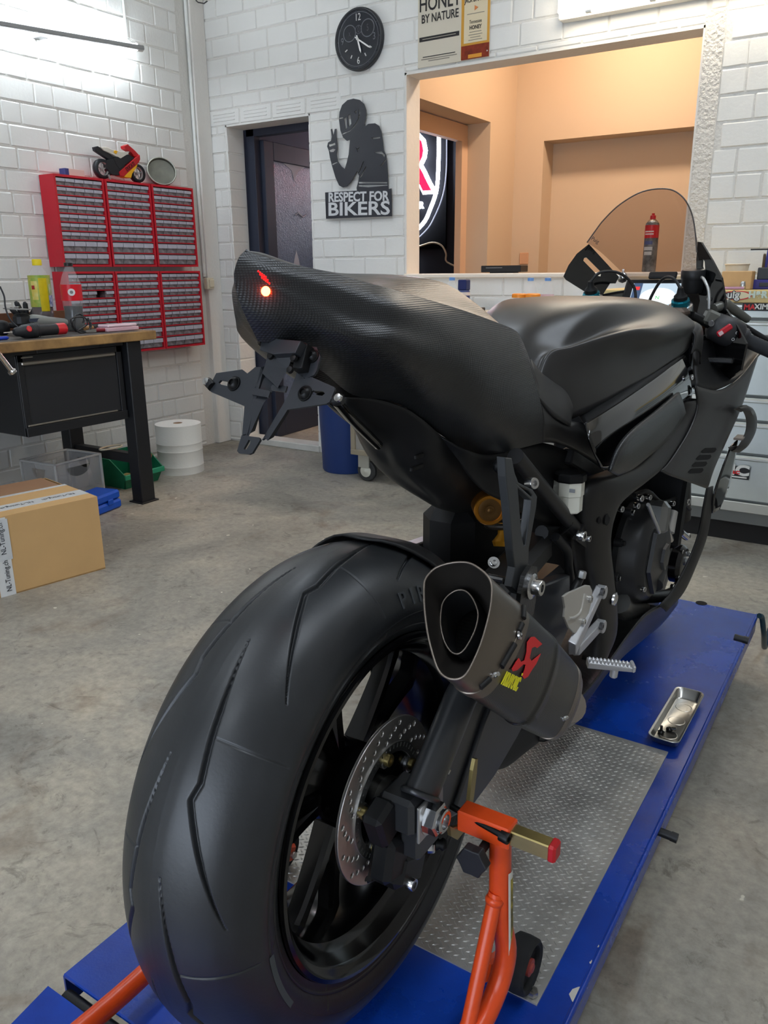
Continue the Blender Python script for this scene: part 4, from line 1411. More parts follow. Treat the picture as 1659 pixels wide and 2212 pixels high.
# small blue case behind it
bc_ = at(226, 1106, z=0)
blc = thing('blue_case', (bc_.x - .05, bc_.y - .02, 0), 'small blue plastic tool case behind the cardboard box', 'case', rz=R(12))
M_BCASE = mat('case_blue', (20, 84, 196), .4)
obj('case_half', G().box((0, 0, .025), (.16, .24, .048), ch=.01), M_BCASE, blc, local=True)
obj('case_half', G().box((0, 0, .075), (.155, .235, .046), ch=.01), M_BCASE, blc, local=True)
obj('latch', G().box((.082, .03, .05), (.008, .04, .03), ch=.003), M_BCASE, blc, local=True)

# ================================================================== bin, trolley and steel cabinet along the back wall
bcx, bcy = -2.835, 3.97
bn = thing('blue_barrel', (bcx, bcy, 0), 'blue plastic waste barrel beside the doorway', 'barrel')
obj('barrel_body', G().lathe([(.145, 0), (.152, .012), (.175, .62), (.178, .64), (.166, .64), (.14, .03)], (bcx, bcy, 0), n=40), mat('barrel_blue', (30, 56, 112), .45), bn, auto=40)
obj('barrel_rim', G().lathe([(.175, .62), (.184, .63), (.184, .65), (.172, .655), (.168, .64)], (bcx, bcy, 0), n=40, caps=False), mat('barrel_blue', (30, 56, 112), .45), bn, smooth=True)

TX0_, TX1_, TYF, TYB = -2.63, -1.32, 3.72, 4.2
tr_ = thing('metal_trolley', (-2.0, 3.95, 0), 'grey sheet metal trolley on casters along the back wall', 'trolley')
M_TROL = mat('trolley_grey', (150, 146, 138), .5, noise=(10, .15))
M_TRAME = mat('trolley_frame', (142, 132, 112), .5)
TZ0, TZ1 = .165, .955
obj('side_panel', G().box(((TX0_ + TX1_) / 2, TYF + .015, (TZ0 + TZ1) / 2), (TX1_ - TX0_ - .04, .004, TZ1 - TZ0 - .04)), M_TROL, tr_)
obj('end_panel', G().box((TX0_ + .012, (TYF + TYB) / 2, (TZ0 + TZ1) / 2), (.004, TYB - TYF - .04, TZ1 - TZ0 - .04)), M_TROL, tr_)
g = G()
for x in (TX0_ + .015, TX1_ - .015):
    for y in (TYF + .015, TYB - .015):
        obj('post', G().box((x, y, (TZ0 + TZ1) / 2), (.03, .03, TZ1 - TZ0), ch=.002), M_TRAME, tr_)
for z in (TZ0 + .015, TZ1 - .015):
    for y in (TYF + .013, TYB - .013):
        obj('rail', G().box(((TX0_ + TX1_) / 2, y, z), (TX1_ - TX0_, .03, .03), ch=.002), M_TRAME, tr_)
obj('trolley_top', G().box(((TX0_ + TX1_) / 2, (TYF + TYB) / 2, TZ1 + .008), (TX1_ - TX0_ + .02, TYB - TYF + .02, .016), ch=.002), mat('trolley_top', (196, 188, 174), .5), tr_)
for x in (TX0_ + .06, TX1_ - .06):
    for y in (TYF + .05, TYB - .06):
        fk = obj('caster_fork', G().box((x, y, .125), (.075, .02, .085), ch=.003).box((x, y + .035, .125), (.075, .02, .085), ch=.003).box((x, y + .018, .162), (.09, .07, .006)), mat('caster_zinc', (186, 184, 172), .4, metal=.4), tr_)
        obj('caster_wheel', G().lathe([(.03, -.014), (.055, -.016), (.062, -.01), (.062, .01), (.055, .016), (.03, .014)], (x + .01, y + .0175, .062), (0, 1, 0), n=28), mat('caster_rubber', (52, 52, 52), .6), fk, auto=40)
        obj('caster_hub', G().lathe([(.0001, .03), (.008, .0295), (.012, .026), (.036, .02), (.036, -.02)], (x + .01, y + .0175, .062), (0, -1, 0), n=24), mat('caster_cream', (198, 196, 182), .45), fk, auto=40)

# bottles and jars on the trolley
TT = TZ1 + .016


def tpt(u, y):
    P = at(u, 640, y=y)
    return Vector((P.x, y, TT))


def water_bottle(u, vtop, y, label):
    b_ = tpt(u, y)
    h = at(u, vtop, y=y).z - TT
    t = thing('water_bottle', b_, label, 'bottle', 'clear water bottles with blue caps')
    r = .034
    obj('bottle_shell', G().lathe([(r * .85, 0), (r, .012), (r * .97, h * .2), (r, h * .35), (r * .98, h * .55), (r, h * .62), (r * .85, h * .75), (r * .5, h * .88), (.013, h * .91), (.013, h * .93)], b_, n=24), M_PET, t, smooth=True)
    obj('cap', G().lathe([(.016, h * .91), (.016, h * .99), (.014, h)], b_, n=20), mat('cap_blue', (104, 152, 214), .4), t, auto=40)
    obj('label', G().lathe([(r * 1.015, h * .36), (r * 1.015, h * .54)], b_, n=24, caps=False), mat('water_label', (222, 190, 200), .4, alpha=.7), t, smooth=True)
    return t


water_bottle(976, 599, 3.95, 'water bottle with blue cap beside the dark blue can')
water_bottle(1145, 600, 3.98, 'left water bottle of the pair above the orange lids')
water_bottle(1182, 600, 3.98, 'right water bottle of the pair above the orange lids')
q = tpt(1002, 3.9)
hh = at(1002, 604, y=3.9).z - TT
dk = thing('care_can', q, 'dark blue capped bottle beside the water bottle', 'bottle')
obj('can_body', G().lathe([(.03, 0), (.032, .01), (.032, hh * .62), (.028, hh * .68)], q, n=24), mat('care_blue', (60, 72, 120), .35), dk, auto=40)
obj('can_band', G().lathe([(.0325, hh * .52), (.0325, hh * .62)], q, n=24, caps=False), mat('care_white', (220, 206, 198), .4), dk, smooth=True)
obj('cap', G().box(q + Vector((0, 0, hh * .84)), (.05, .05, hh * .32), ch=.004), mat('care_cap', (30, 40, 92), .4), dk)
for (u, lb) in ((1122, 'clear jar with orange lid, left of the pair'), (1151, 'clear jar with orange lid, right of the pair')):
    q = tpt(u, 3.86)
    zt = at(u, 634, y=3.86).z
    j = thing('jar', q, lb, 'jar', 'jars with orange lids')
    obj('glass', G().lathe([(.03, 0), (.034, .01), (.034, zt - TT - .012)], q, n=24), M_PET, j, auto=40)
    obj('lid', G().lathe([(.038, zt - TT - .02), (.038, zt - TT - .004), (.03, zt - TT)], q, n=24), mat('lid_orange', (232, 140, 40), .4), j, auto=40)
q = tpt(1031, 3.9)
tag(obj('black_box', G().box(q + Vector((0, 0, (at(1031, 664, y=3.9).z - TT) / 2)), (.07, .06, at(1031, 664, y=3.9).z - TT), ch=.004), mat('device_black', (36, 34, 34), .4)), 'small black box on the trolley behind the seat', 'box')

# steel tool cabinet
CX0, CX1, CYF = -1.22, .75, 3.70
zc = lambda v, u=1640: at(u, v, y=CYF).z
M_SS = mat('stainless_sheet', (208, 214, 210), .34, metal=.8, noise=(5, .12), rvar=.06)
M_SSB = mat('stainless_strip', (206, 208, 202), .3, metal=.8)
cab_ = thing('tool_cabinet', (-.25, 3.95, 0), 'stainless steel tool cabinet with a wooden worktop at the right', 'cabinet')
WT = zc(627)
obj('carcass', G().box(((CX0 + CX1) / 2, (CYF + .02 + 4.24) / 2, (WT - .05 + .09) / 2), (CX1 - CX0, 4.24 - CYF - .02, WT - .05 - .09), ch=.002), mat('carcass_grey', (120, 122, 120), .4, metal=.5), cab_)
obj('gap_shade_board', G().box(((CX0 + CX1) / 2, CYF + .07, .045), (CX1 - CX0 - .02, .05, .09)), mat('gap_shade_black', (26, 24, 24), .7), cab_)  # black board put in for the shadow gap under the cabinet
wt_ = obj('worktop', G().box(((CX0 + CX1) / 2, (CYF - .02 + 4.25) / 2, WT - .025), (CX1 - CX0 + .02, 4.25 - CYF + .02, .05), ch=.003), mat('worktop_beech', (212, 188, 128), .4, noise=(6, .12)), cab_)
seams = [652, 690, 727, 858, 912, 985, 1088]
for a_, b__ in zip(seams[:-1], seams[1:]):
    z1_, z0_ = zc(a_ + 2), zc(b__ - 2)
    d_o = obj('drawer', G().box(((CX0 + CX1) / 2, CYF + .008, (z0_ + z1_) / 2), (CX1 - CX0 - .01, .018, z1_ - z0_ - .004), ch=.003), M_SS, cab_)
    obj('pull_strip', G().box(((CX0 + CX1) / 2, CYF - .004, z1_ - .014), (CX1 - CX0 - .02, .012, .016), ch=.004), M_SSB, d_o)
obj('base_strip', G().box(((CX0 + CX1) / 2, CYF + .006, (zc(1090) + zc(1112)) / 2), (CX1 - CX0, .02, zc(1090) - zc(1112)), ch=.003), M_SSB, cab_)
# stickers
fy = CYF - .0215


def sticker(name, u0, v0, u1, v1, m, y, parent, dy=.0008):
    a, b_ = at(u0, v0, y=y), at(u1, v1, y=y)
    zz = at((u0 + u1) / 2, (v0 + v1) / 2, y=y).z
    h = abs(at(u0, v0, y=y).z - at(u0, v1, y=y).z)
    return obj(name, G().box(((a.x + b_.x) / 2, y, zz), (abs(b_.x - a.x), dy, h)), m, parent)


def stext(t, u, v, size, m, y, parent, sx=1, bold=0):
    p = at(u, v, y=y)
    obj('sticker_lettering', text_geo(t, size, frame_m(p, (1, 0, 0), (0, 0, 1)), .0003, sx=sx, bold=bold), m, parent)


M_SBLK = mat('sticker_black', (28, 28, 30), .4)
M_SRED = mat('sticker_red', (206, 40, 44), .4)
M_SWHT = mat('sticker_white', (222, 222, 216), .4)
g = G().lathe([(.03, 0), (.03, .0008)], (0, 0, 0), (0, -1, 0), n=32)
pz = at(1592, 638, y=fy)
g.v = [Vector((p.x * 1.9, p.y, p.z * .62)) + pz for p in g.v]
obj('sticker_oval', g, M_SRED, wt_)
g = G().lathe([(.026, 0), (.026, .0008)], (0, 0, 0), (0, -1, 0), n=32)
g.v = [Vector((p.x * 1.85, p.y - .001, p.z * .58)) + pz for p in g.v]
obj('sticker_oval', g, mat('sticker_cream', (226, 214, 176), .4), wt_)
stext('puig', 1578, 637, .042, M_SBLK, fy - .002, wt_, 1.0, .004)
stext('puig', 1578, 637, .042, M_SWHT, fy - .0028, wt_, 1.0, .001)
stext('H&R', 1637, 637, .036, mat('sticker_mint', (206, 220, 206), .4), fy - .001, wt_, 1.0, .002)
sticker('sticker', 1604, 655, 1700, 672, M_SBLK, CYF - .012, cab_)
stext('MA', 1619, 664, .03, M_SRED, CYF - .013, cab_, 1.0, .001)
stext('XIMA', 1650, 663, .03, M_SWHT, CYF - .013, cab_, 1.0, .001)
sticker('sticker', 1560, 1007, 1618, 1034, M_SBLK, CYF - .012, cab_)
stext('IC', 1598, 1017, .062, M_SWHT, CYF - .013, cab_, 1.3, .003)
stext('ac', 1588, 1019, .03, M_SRED, CYF - .0145, cab_, 1.5, .001)
sticker('sticker_line', 1574, 1029, 1613, 1032, M_SWHT, CYF - .013, cab_)

# things on the cabinet worktop
cq = lambda u, y: Vector((at(u, 625, y=y).x, y, WT))
P = cq(1587, 3.98)
cup = thing('measuring_cup', P, 'translucent plastic measuring cup on the cabinet worktop', 'cup')
hc = at(1587, 571, y=3.98).z - WT
obj('cup_wall', G().lathe([(.036, 0), (.05, hc), (.048, hc), (.034, .004)], P, n=28, caps=False), mat('cup_plastic', (226, 212, 186), .35, alpha=.55), cup, smooth=True)
obj('cup_rim', G().tube(circle3(P + Vector((0, 0, hc)), (0, 0, 1), .05, 28), .003, 8, closed=True), mat('cup_rim', (232, 220, 198), .35), cup, smooth=True)
P = cq(1592, 3.84)
tag(obj('wooden_box', G().box(P + Vector((0, 0, .038)), (.12, .09, .076), ch=.003), mat('box_pale_wood', (206, 168, 118), .6, noise=(9, .15))), 'pale wooden box in front of the measuring cup', 'box')
P = cq(1604, 3.8)
tag(obj('steel_socket', G().lathe([(.011, 0), (.013, .004), (.012, .03), (.01, .034), (.007, .034), (.007, .02)], P, n=16), mat('bright_steel', (205, 205, 205), 0.18, metal=1.0), auto=40), 'small upright steel socket on the cabinet worktop', 'socket')
P = cq(1579, 3.78)
tag(obj('pink_pen', G().tube([P + Vector((-.05, 0, .006)), P + Vector((.05, .01, .006))], .006, 10), mat('pen_pink', (196, 150, 178), .4), auto=40), 'pinkish pen lying on the cabinet worktop', 'pen')
P = cq(1652, 3.92)
rk = thing('bit_rack', P, 'blue plastic rack full of drill bits on the cabinet worktop', 'tool rack')
M_NAVY = mat('rack_blue', (44, 40, 130), .4)
obj('rack_base', G().box(P + Vector((.02, 0, .02)), (.17, .12, .04), ch=.003), M_NAVY, rk)
obj('rack_insert', G().box(P + Vector((.03, -.01, .065)), (.12, .08, .05), ch=.003), mat('rack_grey', (52, 56, 62), .5), rk)
obj('rack_lid', G().prism([P + Vector((-.03, .062, .0)), P + Vector((.11, .062, .0)), P + Vector((.11, .062, .24)), P + Vector((.0, .062, .235)), P + Vector((-.015, .062, .19))], (0, .012, 0)), M_NAVY, rk)
for i in range(5):
    for j in range(2):
        c = P + Vector((-.015 + i * .022, -.03 + j * .035, .09))
        obj('drill_bit', G().tube([c, c + Vector((0, 0, .05 + .018 * i)), c + Vector((0, 0, .058 + .018 * i))], [.0035, .0035, .0008], 8), mat('bit_bronze', (110, 92, 72), .35, metal=.7), rk, auto=40)
obj('latch_clip', G().box(P + Vector((.01, -.062, .02)), (.05, .004, .016), ch=.001), mat('rack_grey', (52, 56, 62), .5), rk)
obj('hex_key', G().tube([P + Vector((-.08, .03, .165)), P + Vector((-.01, .03, .165))], .003, 6), mat('black_oxide', (24, 24, 24), 0.4, metal=.5), rk, auto=40)
# ================================================================== motorcycle lift, paddock stand, tray
LZ = 0.18                       # deck height
X0L, X1L = -0.921, -0.258


def blue_paint():
    m = mat('lift_blue_paint', (10, 66, 174), 0.26, spec=0.7, noise=(5.0, 0.3, (10, 46, 132)), bump=(260, 0.35, 0.0008), rvar=0.1)
    return m


M_BLUE = blue_paint()
M_BLACKM = mat('black_metal', (22, 22, 24), 0.45)
lift = thing('motorcycle_lift', (-0.59, 1.4, 0.0), 'blue painted steel motorcycle lift table under the black motorcycle', 'lift')
g = G().box(((X0L + X1L) / 2, (0.53 + 2.473) / 2, LZ - 0.004), (X1L - X0L, 2.473 - 0.53, 0.008), ch=0.002)
for x in (X0L + 0.002, X1L - 0.002):
    g.box((x, (0.53 + 2.473) / 2, LZ - 0.03), (0.004, 2.473 - 0.53, 0.052))
g.box(((X0L + X1L) / 2, 2.471, LZ - 0.03), (X1L - X0L, 0.004, 0.052))
obj('deck', g, M_BLUE, lift)
obj('deck_edge', G().tube([(X1L, 0.53, LZ - .003), (X1L, 2.473, LZ - .003)], 0.005, 8), M_BLUE, lift, auto=60)
g = G().prism([(X0L, 0.505, LZ), (X1L, 0.505, LZ), (X1L, -0.35, 0.012), (X0L, -0.35, 0.012)], (0, 0, -0.006))
obj('ramp', g, M_BLUE, lift)
obj('hinge_bar', G().tube([(X0L + .02, 0.518, LZ - .022), (X1L - .02, 0.518, LZ - .022)], 0.012, 10), M_BLACKM, lift, auto=50)
g = G()
for x in (-0.84, -0.34):
    g.box((x, 1.5, 0.02), (0.06, 1.7, 0.04), ch=.004)
    g.box((x, 1.5, 0.14), (0.05, 1.8, 0.04), ch=.004)
g.box((-0.59, 0.72, 0.02), (0.5, 0.06, 0.04))
g.box((-0.59, 2.3, 0.02), (0.5, 0.06, 0.04))
obj('base_frame', g, mat('lift_base_paint', (16, 30, 70), 0.5), lift)
for s in (-1, 1):
    g = G()
    for x in (-0.78, -0.40):
        g.box((x, 1.5, 0.08), (0.03, 1.5, 0.05), rot=Matrix.Rotation(s * R(3.6), 3, 'X'))
    obj('scissor_arm', g, mat('lift_base_paint', (16, 30, 70), 0.5), lift)
# flat black disc painting the shade inside a deck hole
hp = at(1515, 1303, z=LZ)
obj('deck_hole_shade', G().lathe([(0.017, 0.0), (0.017, 0.0008)], hp, n=18), mat('hole_shade_black', (4, 4, 4), 0.9), lift)
for (u, v) in ((1586, 1376), (1424, 1796)):
    P = at(u, v, x=X1L)
    g = G().tube([P, P + Vector((0.03, 0, -.002))], 0.0085, 12)
    g.tube([P + Vector((0.022, 0, -.001)), P + Vector((0.034, 0, -.002))], 0.0095, 12)
    obj('side_stud', g, M_BLACKM, lift, auto=40)
# tread plate let into the deck
pr0, pr1 = at(1442, 1624, z=LZ + .002), at(1162, 2172, z=LZ + .002)
TX1, TY1, TY0 = (pr0.x + pr1.x) / 2, pr0.y, pr1.y
TX0 = X0L - (TX1 - X1L)
M_ALU = mat('tread_aluminium', (186, 183, 176), 0.42, metal=0.55, noise=(14, 0.3), rvar=0.1)
obj('tread_plate', G().box(((TX0 + TX1) / 2, (TY0 + TY1) / 2, LZ + 0.001), (TX1 - TX0, TY1 - TY0, 0.003)), M_ALU, lift)
g = G()
pitch = 0.0125
k = 0
y = TY0 + 0.008
row = 0
while y < TY1 - 0.006:
    x = TX0 + 0.008 + (row % 2) * pitch / 2
    i = 0
    while x < TX1 - 0.006:
        a = R(38) if (row % 2) else R(-38)
        e = Vector((math.cos(a), math.sin(a), 0))
        n = Vector((-e.y, e.x, 0))
        c = Vector((x, y, LZ + 0.0024))
        L_, w_ = 0.0062, 0.0019
        g.add([c - e * L_, c + n * w_, c + e * L_, c - n * w_, c - e * L_ * .45 + Vector((0, 0, .0014)), c + e * L_ * .45 + Vector((0, 0, .0014))],
              [(0, 1, 4), (1, 5, 4), (1, 2, 5), (2, 3, 5), (3, 4, 5), (3, 0, 4)])
        x += pitch
        i += 1
    y += pitch * 0.62
    row += 1
tag(obj('tread_pattern', g, M_ALU, lift), kind='stuff')
# paint chips on the deck edge
M_CHIP = mat('bare_chip', (196, 192, 182), 0.6)
for (u, v, w) in ((1248, 2150, .012), (1280, 2080, .003), (1296, 2046, .002), (1150, 1700, .002), (1020, 2150, .003)):
    P = at(u, v, z=LZ)
    P.x = min(P.x, X1L - 0.004)
    pts = [P + Vector((math.cos(a) * w * (.5 + .35 * math.sin(a * 3 + w * 900)), math.sin(a) * w * 1.3, .0004)) for a in [2 * math.pi * q / 9 for q in range(9)]]
    obj('paint_chip', G().prism(pts, (0, 0, .0004)), M_CHIP, lift)
# air hose at the far right corner of the lift
hs = [at(1640, 1330, z=LZ + 0.012), at(1646, 1335, z=LZ + .0), at(1650, 1370, z=LZ - .06), at(1652, 1398, z=LZ - .15), at(1668, 1350, z=LZ - .1), at(1700, 1330, z=LZ - .12)]
tag(obj('air_hose', G().tube(catmull(hs, 6), 0.008, 10), mat('hose_teal', (26, 54, 66), 0.35), auto=60),
    'dark teal air hose looping off the far corner of the blue lift', 'hose')

# ---------------------------------------------------------------- magnetic tray with screws
tc_ = at(1462, 1550, z=LZ + 0.012)
ax_ = (at(1490, 1495, z=LZ + .012) - at(1432, 1598, z=LZ + .012))
ang = math.atan2(ax_.y, ax_.x)
tl, tw = (at(1478, 1487, z=LZ + .02) - at(1440, 1600, z=LZ + .02)).length / 2, 0.0
tw = (at(1500, 1545, z=LZ + .02) - at(1424, 1545, z=LZ + .02)).length / 2 * 0.80


def rrect(a, b_, r, z, n=5):
    out = []
    for (sx, sy, a0) in ((1, 1, 0), (-1, 1, 90), (-1, -1, 180), (1, -1, 270)):
        for k in range(n + 1):
            t = R(a0 + 90 * k / n)
            out.append(Vector((sx * (a - r) + r * math.cos(t), sy * (b_ - r) + r * math.sin(t), z)))
    return out


tray = thing('parts_tray', (tc_.x, tc_.y, LZ), 'small stainless steel magnetic tray lying on the blue lift', 'tray', rz=ang)
rings = [rrect(tl * .86, tw * .8, .012, 0.001), rrect(tl * .9, tw * .86, .013, 0.004), rrect(tl, tw, .016, 0.022), rrect(tl + .002, tw + .002, .017, 0.0235), rrect(tl + .001, tw + .001, .016, 0.0245),
         rrect(tl - .003, tw - .003, .014, 0.0235), rrect(tl * .9 - .002, tw * .86 - .002, .012, 0.005), rrect(tl * .86, tw * .8, .011, 0.0035)]
M_STEEL = mat('brushed_steel', (196, 194, 188), 0.28, metal=1.0)
obj('dish', G().loft(rings), M_STEEL, tray, local=True, auto=50)
for k in (-1, 0, 1):
    obj('floor_ring', G().lathe([(tw * .52, 0.0036), (tw * .56, 0.0045), (tw * .6, 0.0036)], (k * tl * .54, 0, 0), n=24, caps=False), M_STEEL, tray, local=True, smooth=True)
M_SCREW = mat('oily_screw', (38, 38, 38), 0.25, metal=0.8)
for (u, v, d, nm) in ((1428, 1580, (0, 0, 1), 'dark screw standing in the steel tray'), (1446, 1574, (1, .2, .15), 'dark screw lying beside the standing one in the steel tray')):
    P = at(u, v, z=LZ + .008)
    dd = Vector(d).normalized()
    g = G().tube([P, P + dd * .014], 0.0032, 8)
    if d[2]:
        g.lathe([(.0075, 0), (.0075, .003), (.004, .006)], P - Vector((0, 0, .003)), (0, 0, 1), n=10)
    tag(obj('screw', g, M_SCREW, auto=40), nm, 'screw', 'screws in the steel tray')
P = at(1150, 2147, z=LZ + .004)
tag(obj('hex_nut', G().lathe([(.0085, 0.0), (.0085, .007), (.0045, .007), (.0045, 0.0)], P, n=6, caps=False), M_STEEL), 'steel nut lying on the tread plate next to the small stand wheel', 'nut')

# ---------------------------------------------------------------- paddock stand
XB, AY, AZ = -0.56, 0.747, 0.5226


def Bk(l, s, z):
    """motorcycle coordinates: l right of its middle plane, s ahead of the rear axle, z above the lift deck"""
    return Vector((XB + l, AY + s, LZ + z))


def Q(u, v, l):
    return at(u, v, x=XB + l)


M_ORANGE = mat('orange_paint', (226, 78, 30), 0.28, spec=0.55, noise=(16, 0.15))
M_BRASS = mat('zinc_yellow', (176, 158, 104), 0.32, metal=0.9, noise=(30, 0.15))
M_RUBBER = mat('stand_wheel_rubber', (30, 30, 31), 0.75, noise=(60, 0.3), bump=(90, 0.3))
M_REDCAP = mat('red_plastic', (178, 26, 32), 0.4)
st = thing('paddock_stand', Bk(0, -0.05, 0), 'orange tubular paddock stand holding up the rear wheel', 'stand')
for s in (1, -1):
    top = Bk(s * .222, .04, .316)
    up = catmull([top, Bk(s * .224, .045, .2), Bk(s * .232, .05, .13), Bk(s * .228, .02, .075), Bk(s * .222, -.06, .05), Bk(s * .22, -.2, .045), Bk(s * .215, -.36, .06)], 6)
    obj('side_tube', G().tube(up, 0.0142, 16), M_ORANGE, st, auto=60)
    obj('brace_tube', G().tube([Bk(s * .221, .036, .235), Bk(s * .214, -.02, .07), Bk(s * .212, -.06, .045)], 0.0100, 14), M_ORANGE, st, auto=60)
    obj('weld_collar', G().lathe([(.011, -.004), (.0125, 0), (.011, .006)], Bk(s * .2205, .033, .226), Bk(s * .216, -.02, .07) - Bk(s * .222, .035, .225), n=14), M_ORANGE, st, smooth=True)
    # head: square sleeve, yellow bar with red cap, V plates
    obj('head_sleeve', G().box(Bk(s * .203, .04, .328), (0.072, .028, .030), ch=.002), M_ORANGE, st)
    obj('slide_bar', G().box(Bk(s * .232, .04, .328), (0.12, .019, .021), ch=.0015), M_BRASS, st)
    obj('bar_cap', G().box(Bk(s * .292, .04, .328), (0.011, .022, .024), ch=.003), M_REDCAP, st)
    n_ = Vector((1, 0, 0))
    vp = [Bk(s * .162, .042 + a, .326 + b_) for a, b_ in ((-.034, .006), (-.026, -.002), (-.006, -.012), (.008, -.012), (.02, .01), (.028, .05), (.034, .064), (.042, .06), (.04, .04), (.034, .01), (.026, -.02), (.012, -.03), (-.012, -.03), (-.03, -.012))]
    obj('spool_hook', plate([vp], (s * .005, 0, 0)), M_BRASS, st)
    kb = Bk(s * .206, .004, .306)
    kn = G().lathe([(.006, 0), (.006, .02)], kb + Vector((0, .03, 0)), (0, -1, -.1), n=10)
    star = [kb + Vector((math.cos(a) * r_, 0, math.sin(a) * r_)) for k in range(12) for a, r_ in ((k * R(30), .0175 if k % 2 else .021),)]
    kn.prism(star, (0, -.014, 0))
    obj('clamp_knob', kn, mat('knob_black', (28, 28, 30), 0.5), st, bev=.0015)
    # wheel
    wc = Bk(s * .227, .124, .0455)
    ax = (s, 0.0, 0)
    obj('wheel', G().lathe([(.012, -.017), (.036, -.0175), (.0395, -.014), (.0405, 0), (.0395, .014), (.036, .0175), (.031, .015), (.031, .008), (.012, .007)], wc, ax, n=32), M_RUBBER, st, auto=35)
    obj('wheel_hub', G().lathe([(.0005, .018), (.006, .0175), (.0075, .015), (.0125, .0145), (.0125, .0)], wc, ax, n=18), mat('hub_red_grey', (150, 60, 50), 0.5), st, auto=35)
    obj('wheel_axle', G().tube([Bk(s * .19, .124, .0455), wc + Vector((s * .016, 0, 0))], .006, 10), M_STEEL, st, auto=40)
    obj('axle_lug', G().box(Bk(s * .203, .088, .066), (.016, .1, .03), rot=Matrix.Rotation(R(-28), 3, 'X'), ch=.004), M_ORANGE, st)
cr = catmull([Bk(.215, -.36, .06), Bk(.16, -.46, .075), Bk(0, -.49, .08), Bk(-.16, -.46, .075), Bk(-.215, -.36, .06)], 6)
obj('handle_bar', G().tube(cr, 0.0142, 16), M_ORANGE, st, auto=60)
# adhesive label on the right upright
lp = []
for (z, w) in ((.262, 1), (.105, 1)):
    lp.append(z)
g = G()
rows_ = []
for i in range(9):
    t = i / 8
    c = Bk(.2235 + .004 * t, .043 + .004 * t, lerp(.27, .135, t))
    rows_.append([c + Vector((math.cos(R(a)) * .0146, math.sin(R(a)) * .0146, 0)) for a in range(-28, 33, 10)])
obj('warning_label', grid_geo(rows_, g), mat('label_white', (226, 224, 216), 0.45), st, smooth=True)
g = G()
rows_ = []
for i in range(9):
    t = .08 + i / 8 * .86
    c = Bk(.2235 + .004 * t, .043 + .004 * t, lerp(.27, .135, t))
    rows_.append([c + Vector((math.cos(R(a)) * .0149, math.sin(R(a)) * .0149, 0)) for a in range(-12, 29, 8)])
obj('label_print', grid_geo(rows_, g), mat('label_black_yellow', (26, 24, 20), 0.45, noise=(70, .5, (190, 170, 40))), st, smooth=True)
# long black bolt of the right head
bp = Bk(.174, .036, .334)
g = G().tube([bp + Vector((-.02, .0, .004)), bp + Vector((.06, -.012, .0))], .0043, 12)
socket_head(g, bp + Vector((.055, -.012, 0)), (1, -.15, -.03), .007, .012)
obj('head_bolt', g, mat('black_oxide', (24, 24, 24), 0.4, metal=.5), st, auto=40)
# ================================================================== motorcycle: wheels, swingarm, exhaust
bike = thing('motorcycle', Bk(0, 0.65, 0), 'matte black sport motorcycle without number plate parked on the blue lift', 'motorcycle')
M_MATTE = mat('matte_black_body', (33, 32, 32), 0.37, spec=0.65, bump=(900, 0.06, 0.0004))
M_SATIN = mat('satin_black_plastic', (24, 24, 25), 0.46, spec=0.5)
M_DEEP = mat('deep_black_plastic', (14, 14, 15), 0.55, spec=0.35)
M_GLOSS = mat('gloss_black', (7, 7, 8), 0.06, spec=0.6, coat=0.6)
M_RIM = mat('rim_gloss_black', (9, 9, 10), 0.14, spec=0.6)
M_FRAME = mat('frame_anodised_black', (30, 29, 29), 0.42, spec=0.5)
M_SWING = mat('swingarm_grey_black', (46, 47, 49), 0.32, spec=0.85)
M_CHROME = mat('bright_steel', (205, 205, 205), 0.18, metal=1.0)
M_ALUF = mat('silver_aluminium', (200, 200, 198), 0.38, metal=0.85)
M_ALUD = mat('cast_dark_alloy', (58, 58, 58), 0.35, metal=0.6)


def carbon(name, c1, c2, scale, rough):
    m = bpy.data.materials.new(name)
    m.use_nodes = True
    nt = m.node_tree
    N, L = nt.nodes.new, nt.links.new
    b = nt.nodes['Principled BSDF']
    tc = N('ShaderNodeTexCoord')
    mp = N('ShaderNodeMapping')
    mp.inputs['Rotation'].default_value = (R(45), 0, 0)
    L(tc.outputs['Object'], mp.inputs['Vector'])
    sep = N('ShaderNodeSeparateXYZ')
    L(mp.outputs['Vector'], sep.inputs['Vector'])

    def sn(sock, add=None):
        x = N('ShaderNodeMath')
        x.operation = 'MULTIPLY'
        x.inputs[1].default_value = scale
        L(sock, x.inputs[0])
        s_ = N('ShaderNodeMath')
        s_.operation = 'SINE'
        L(x.outputs[0], s_.inputs[0])
        return s_.outputs[0]
    p = N('ShaderNodeMath')
    p.operation = 'MULTIPLY'
    L(sn(sep.outputs['Y']), p.inputs[0])
    L(sn(sep.outputs['Z']), p.inputs[1])
    r = N('ShaderNodeValToRGB')
    r.color_ramp.elements[0].position = 0.1
    r.color_ramp.elements[1].position = 0.75
    r.color_ramp.elements[0].color = lin(c1) + (1,)
    r.color_ramp.elements[1].color = lin(c2) + (1,)
    L(p.outputs[0], r.inputs['Fac'])
    L(r.outputs['Color'], b.inputs['Base Color'])
    bp = N('ShaderNodeBump')
    bp.inputs['Strength'].default_value = 0.22
    bp.inputs['Distance'].default_value = 0.0006
    L(p.outputs[0], bp.inputs['Height'])
    L(bp.outputs['Normal'], b.inputs['Normal'])
    b.inputs['Roughness'].default_value = rough
    b.inputs['Specular IOR Level'].default_value = 0.6
    MATS[name] = m
    return m


M_CARB = carbon('matte_carbon_weave', (18, 19, 20), (44, 46, 48), 1900.0, 0.34)
M_CARB2 = carbon('muffler_carbon', (12, 12, 11), (24, 23, 22), 2200.0, 0.28)

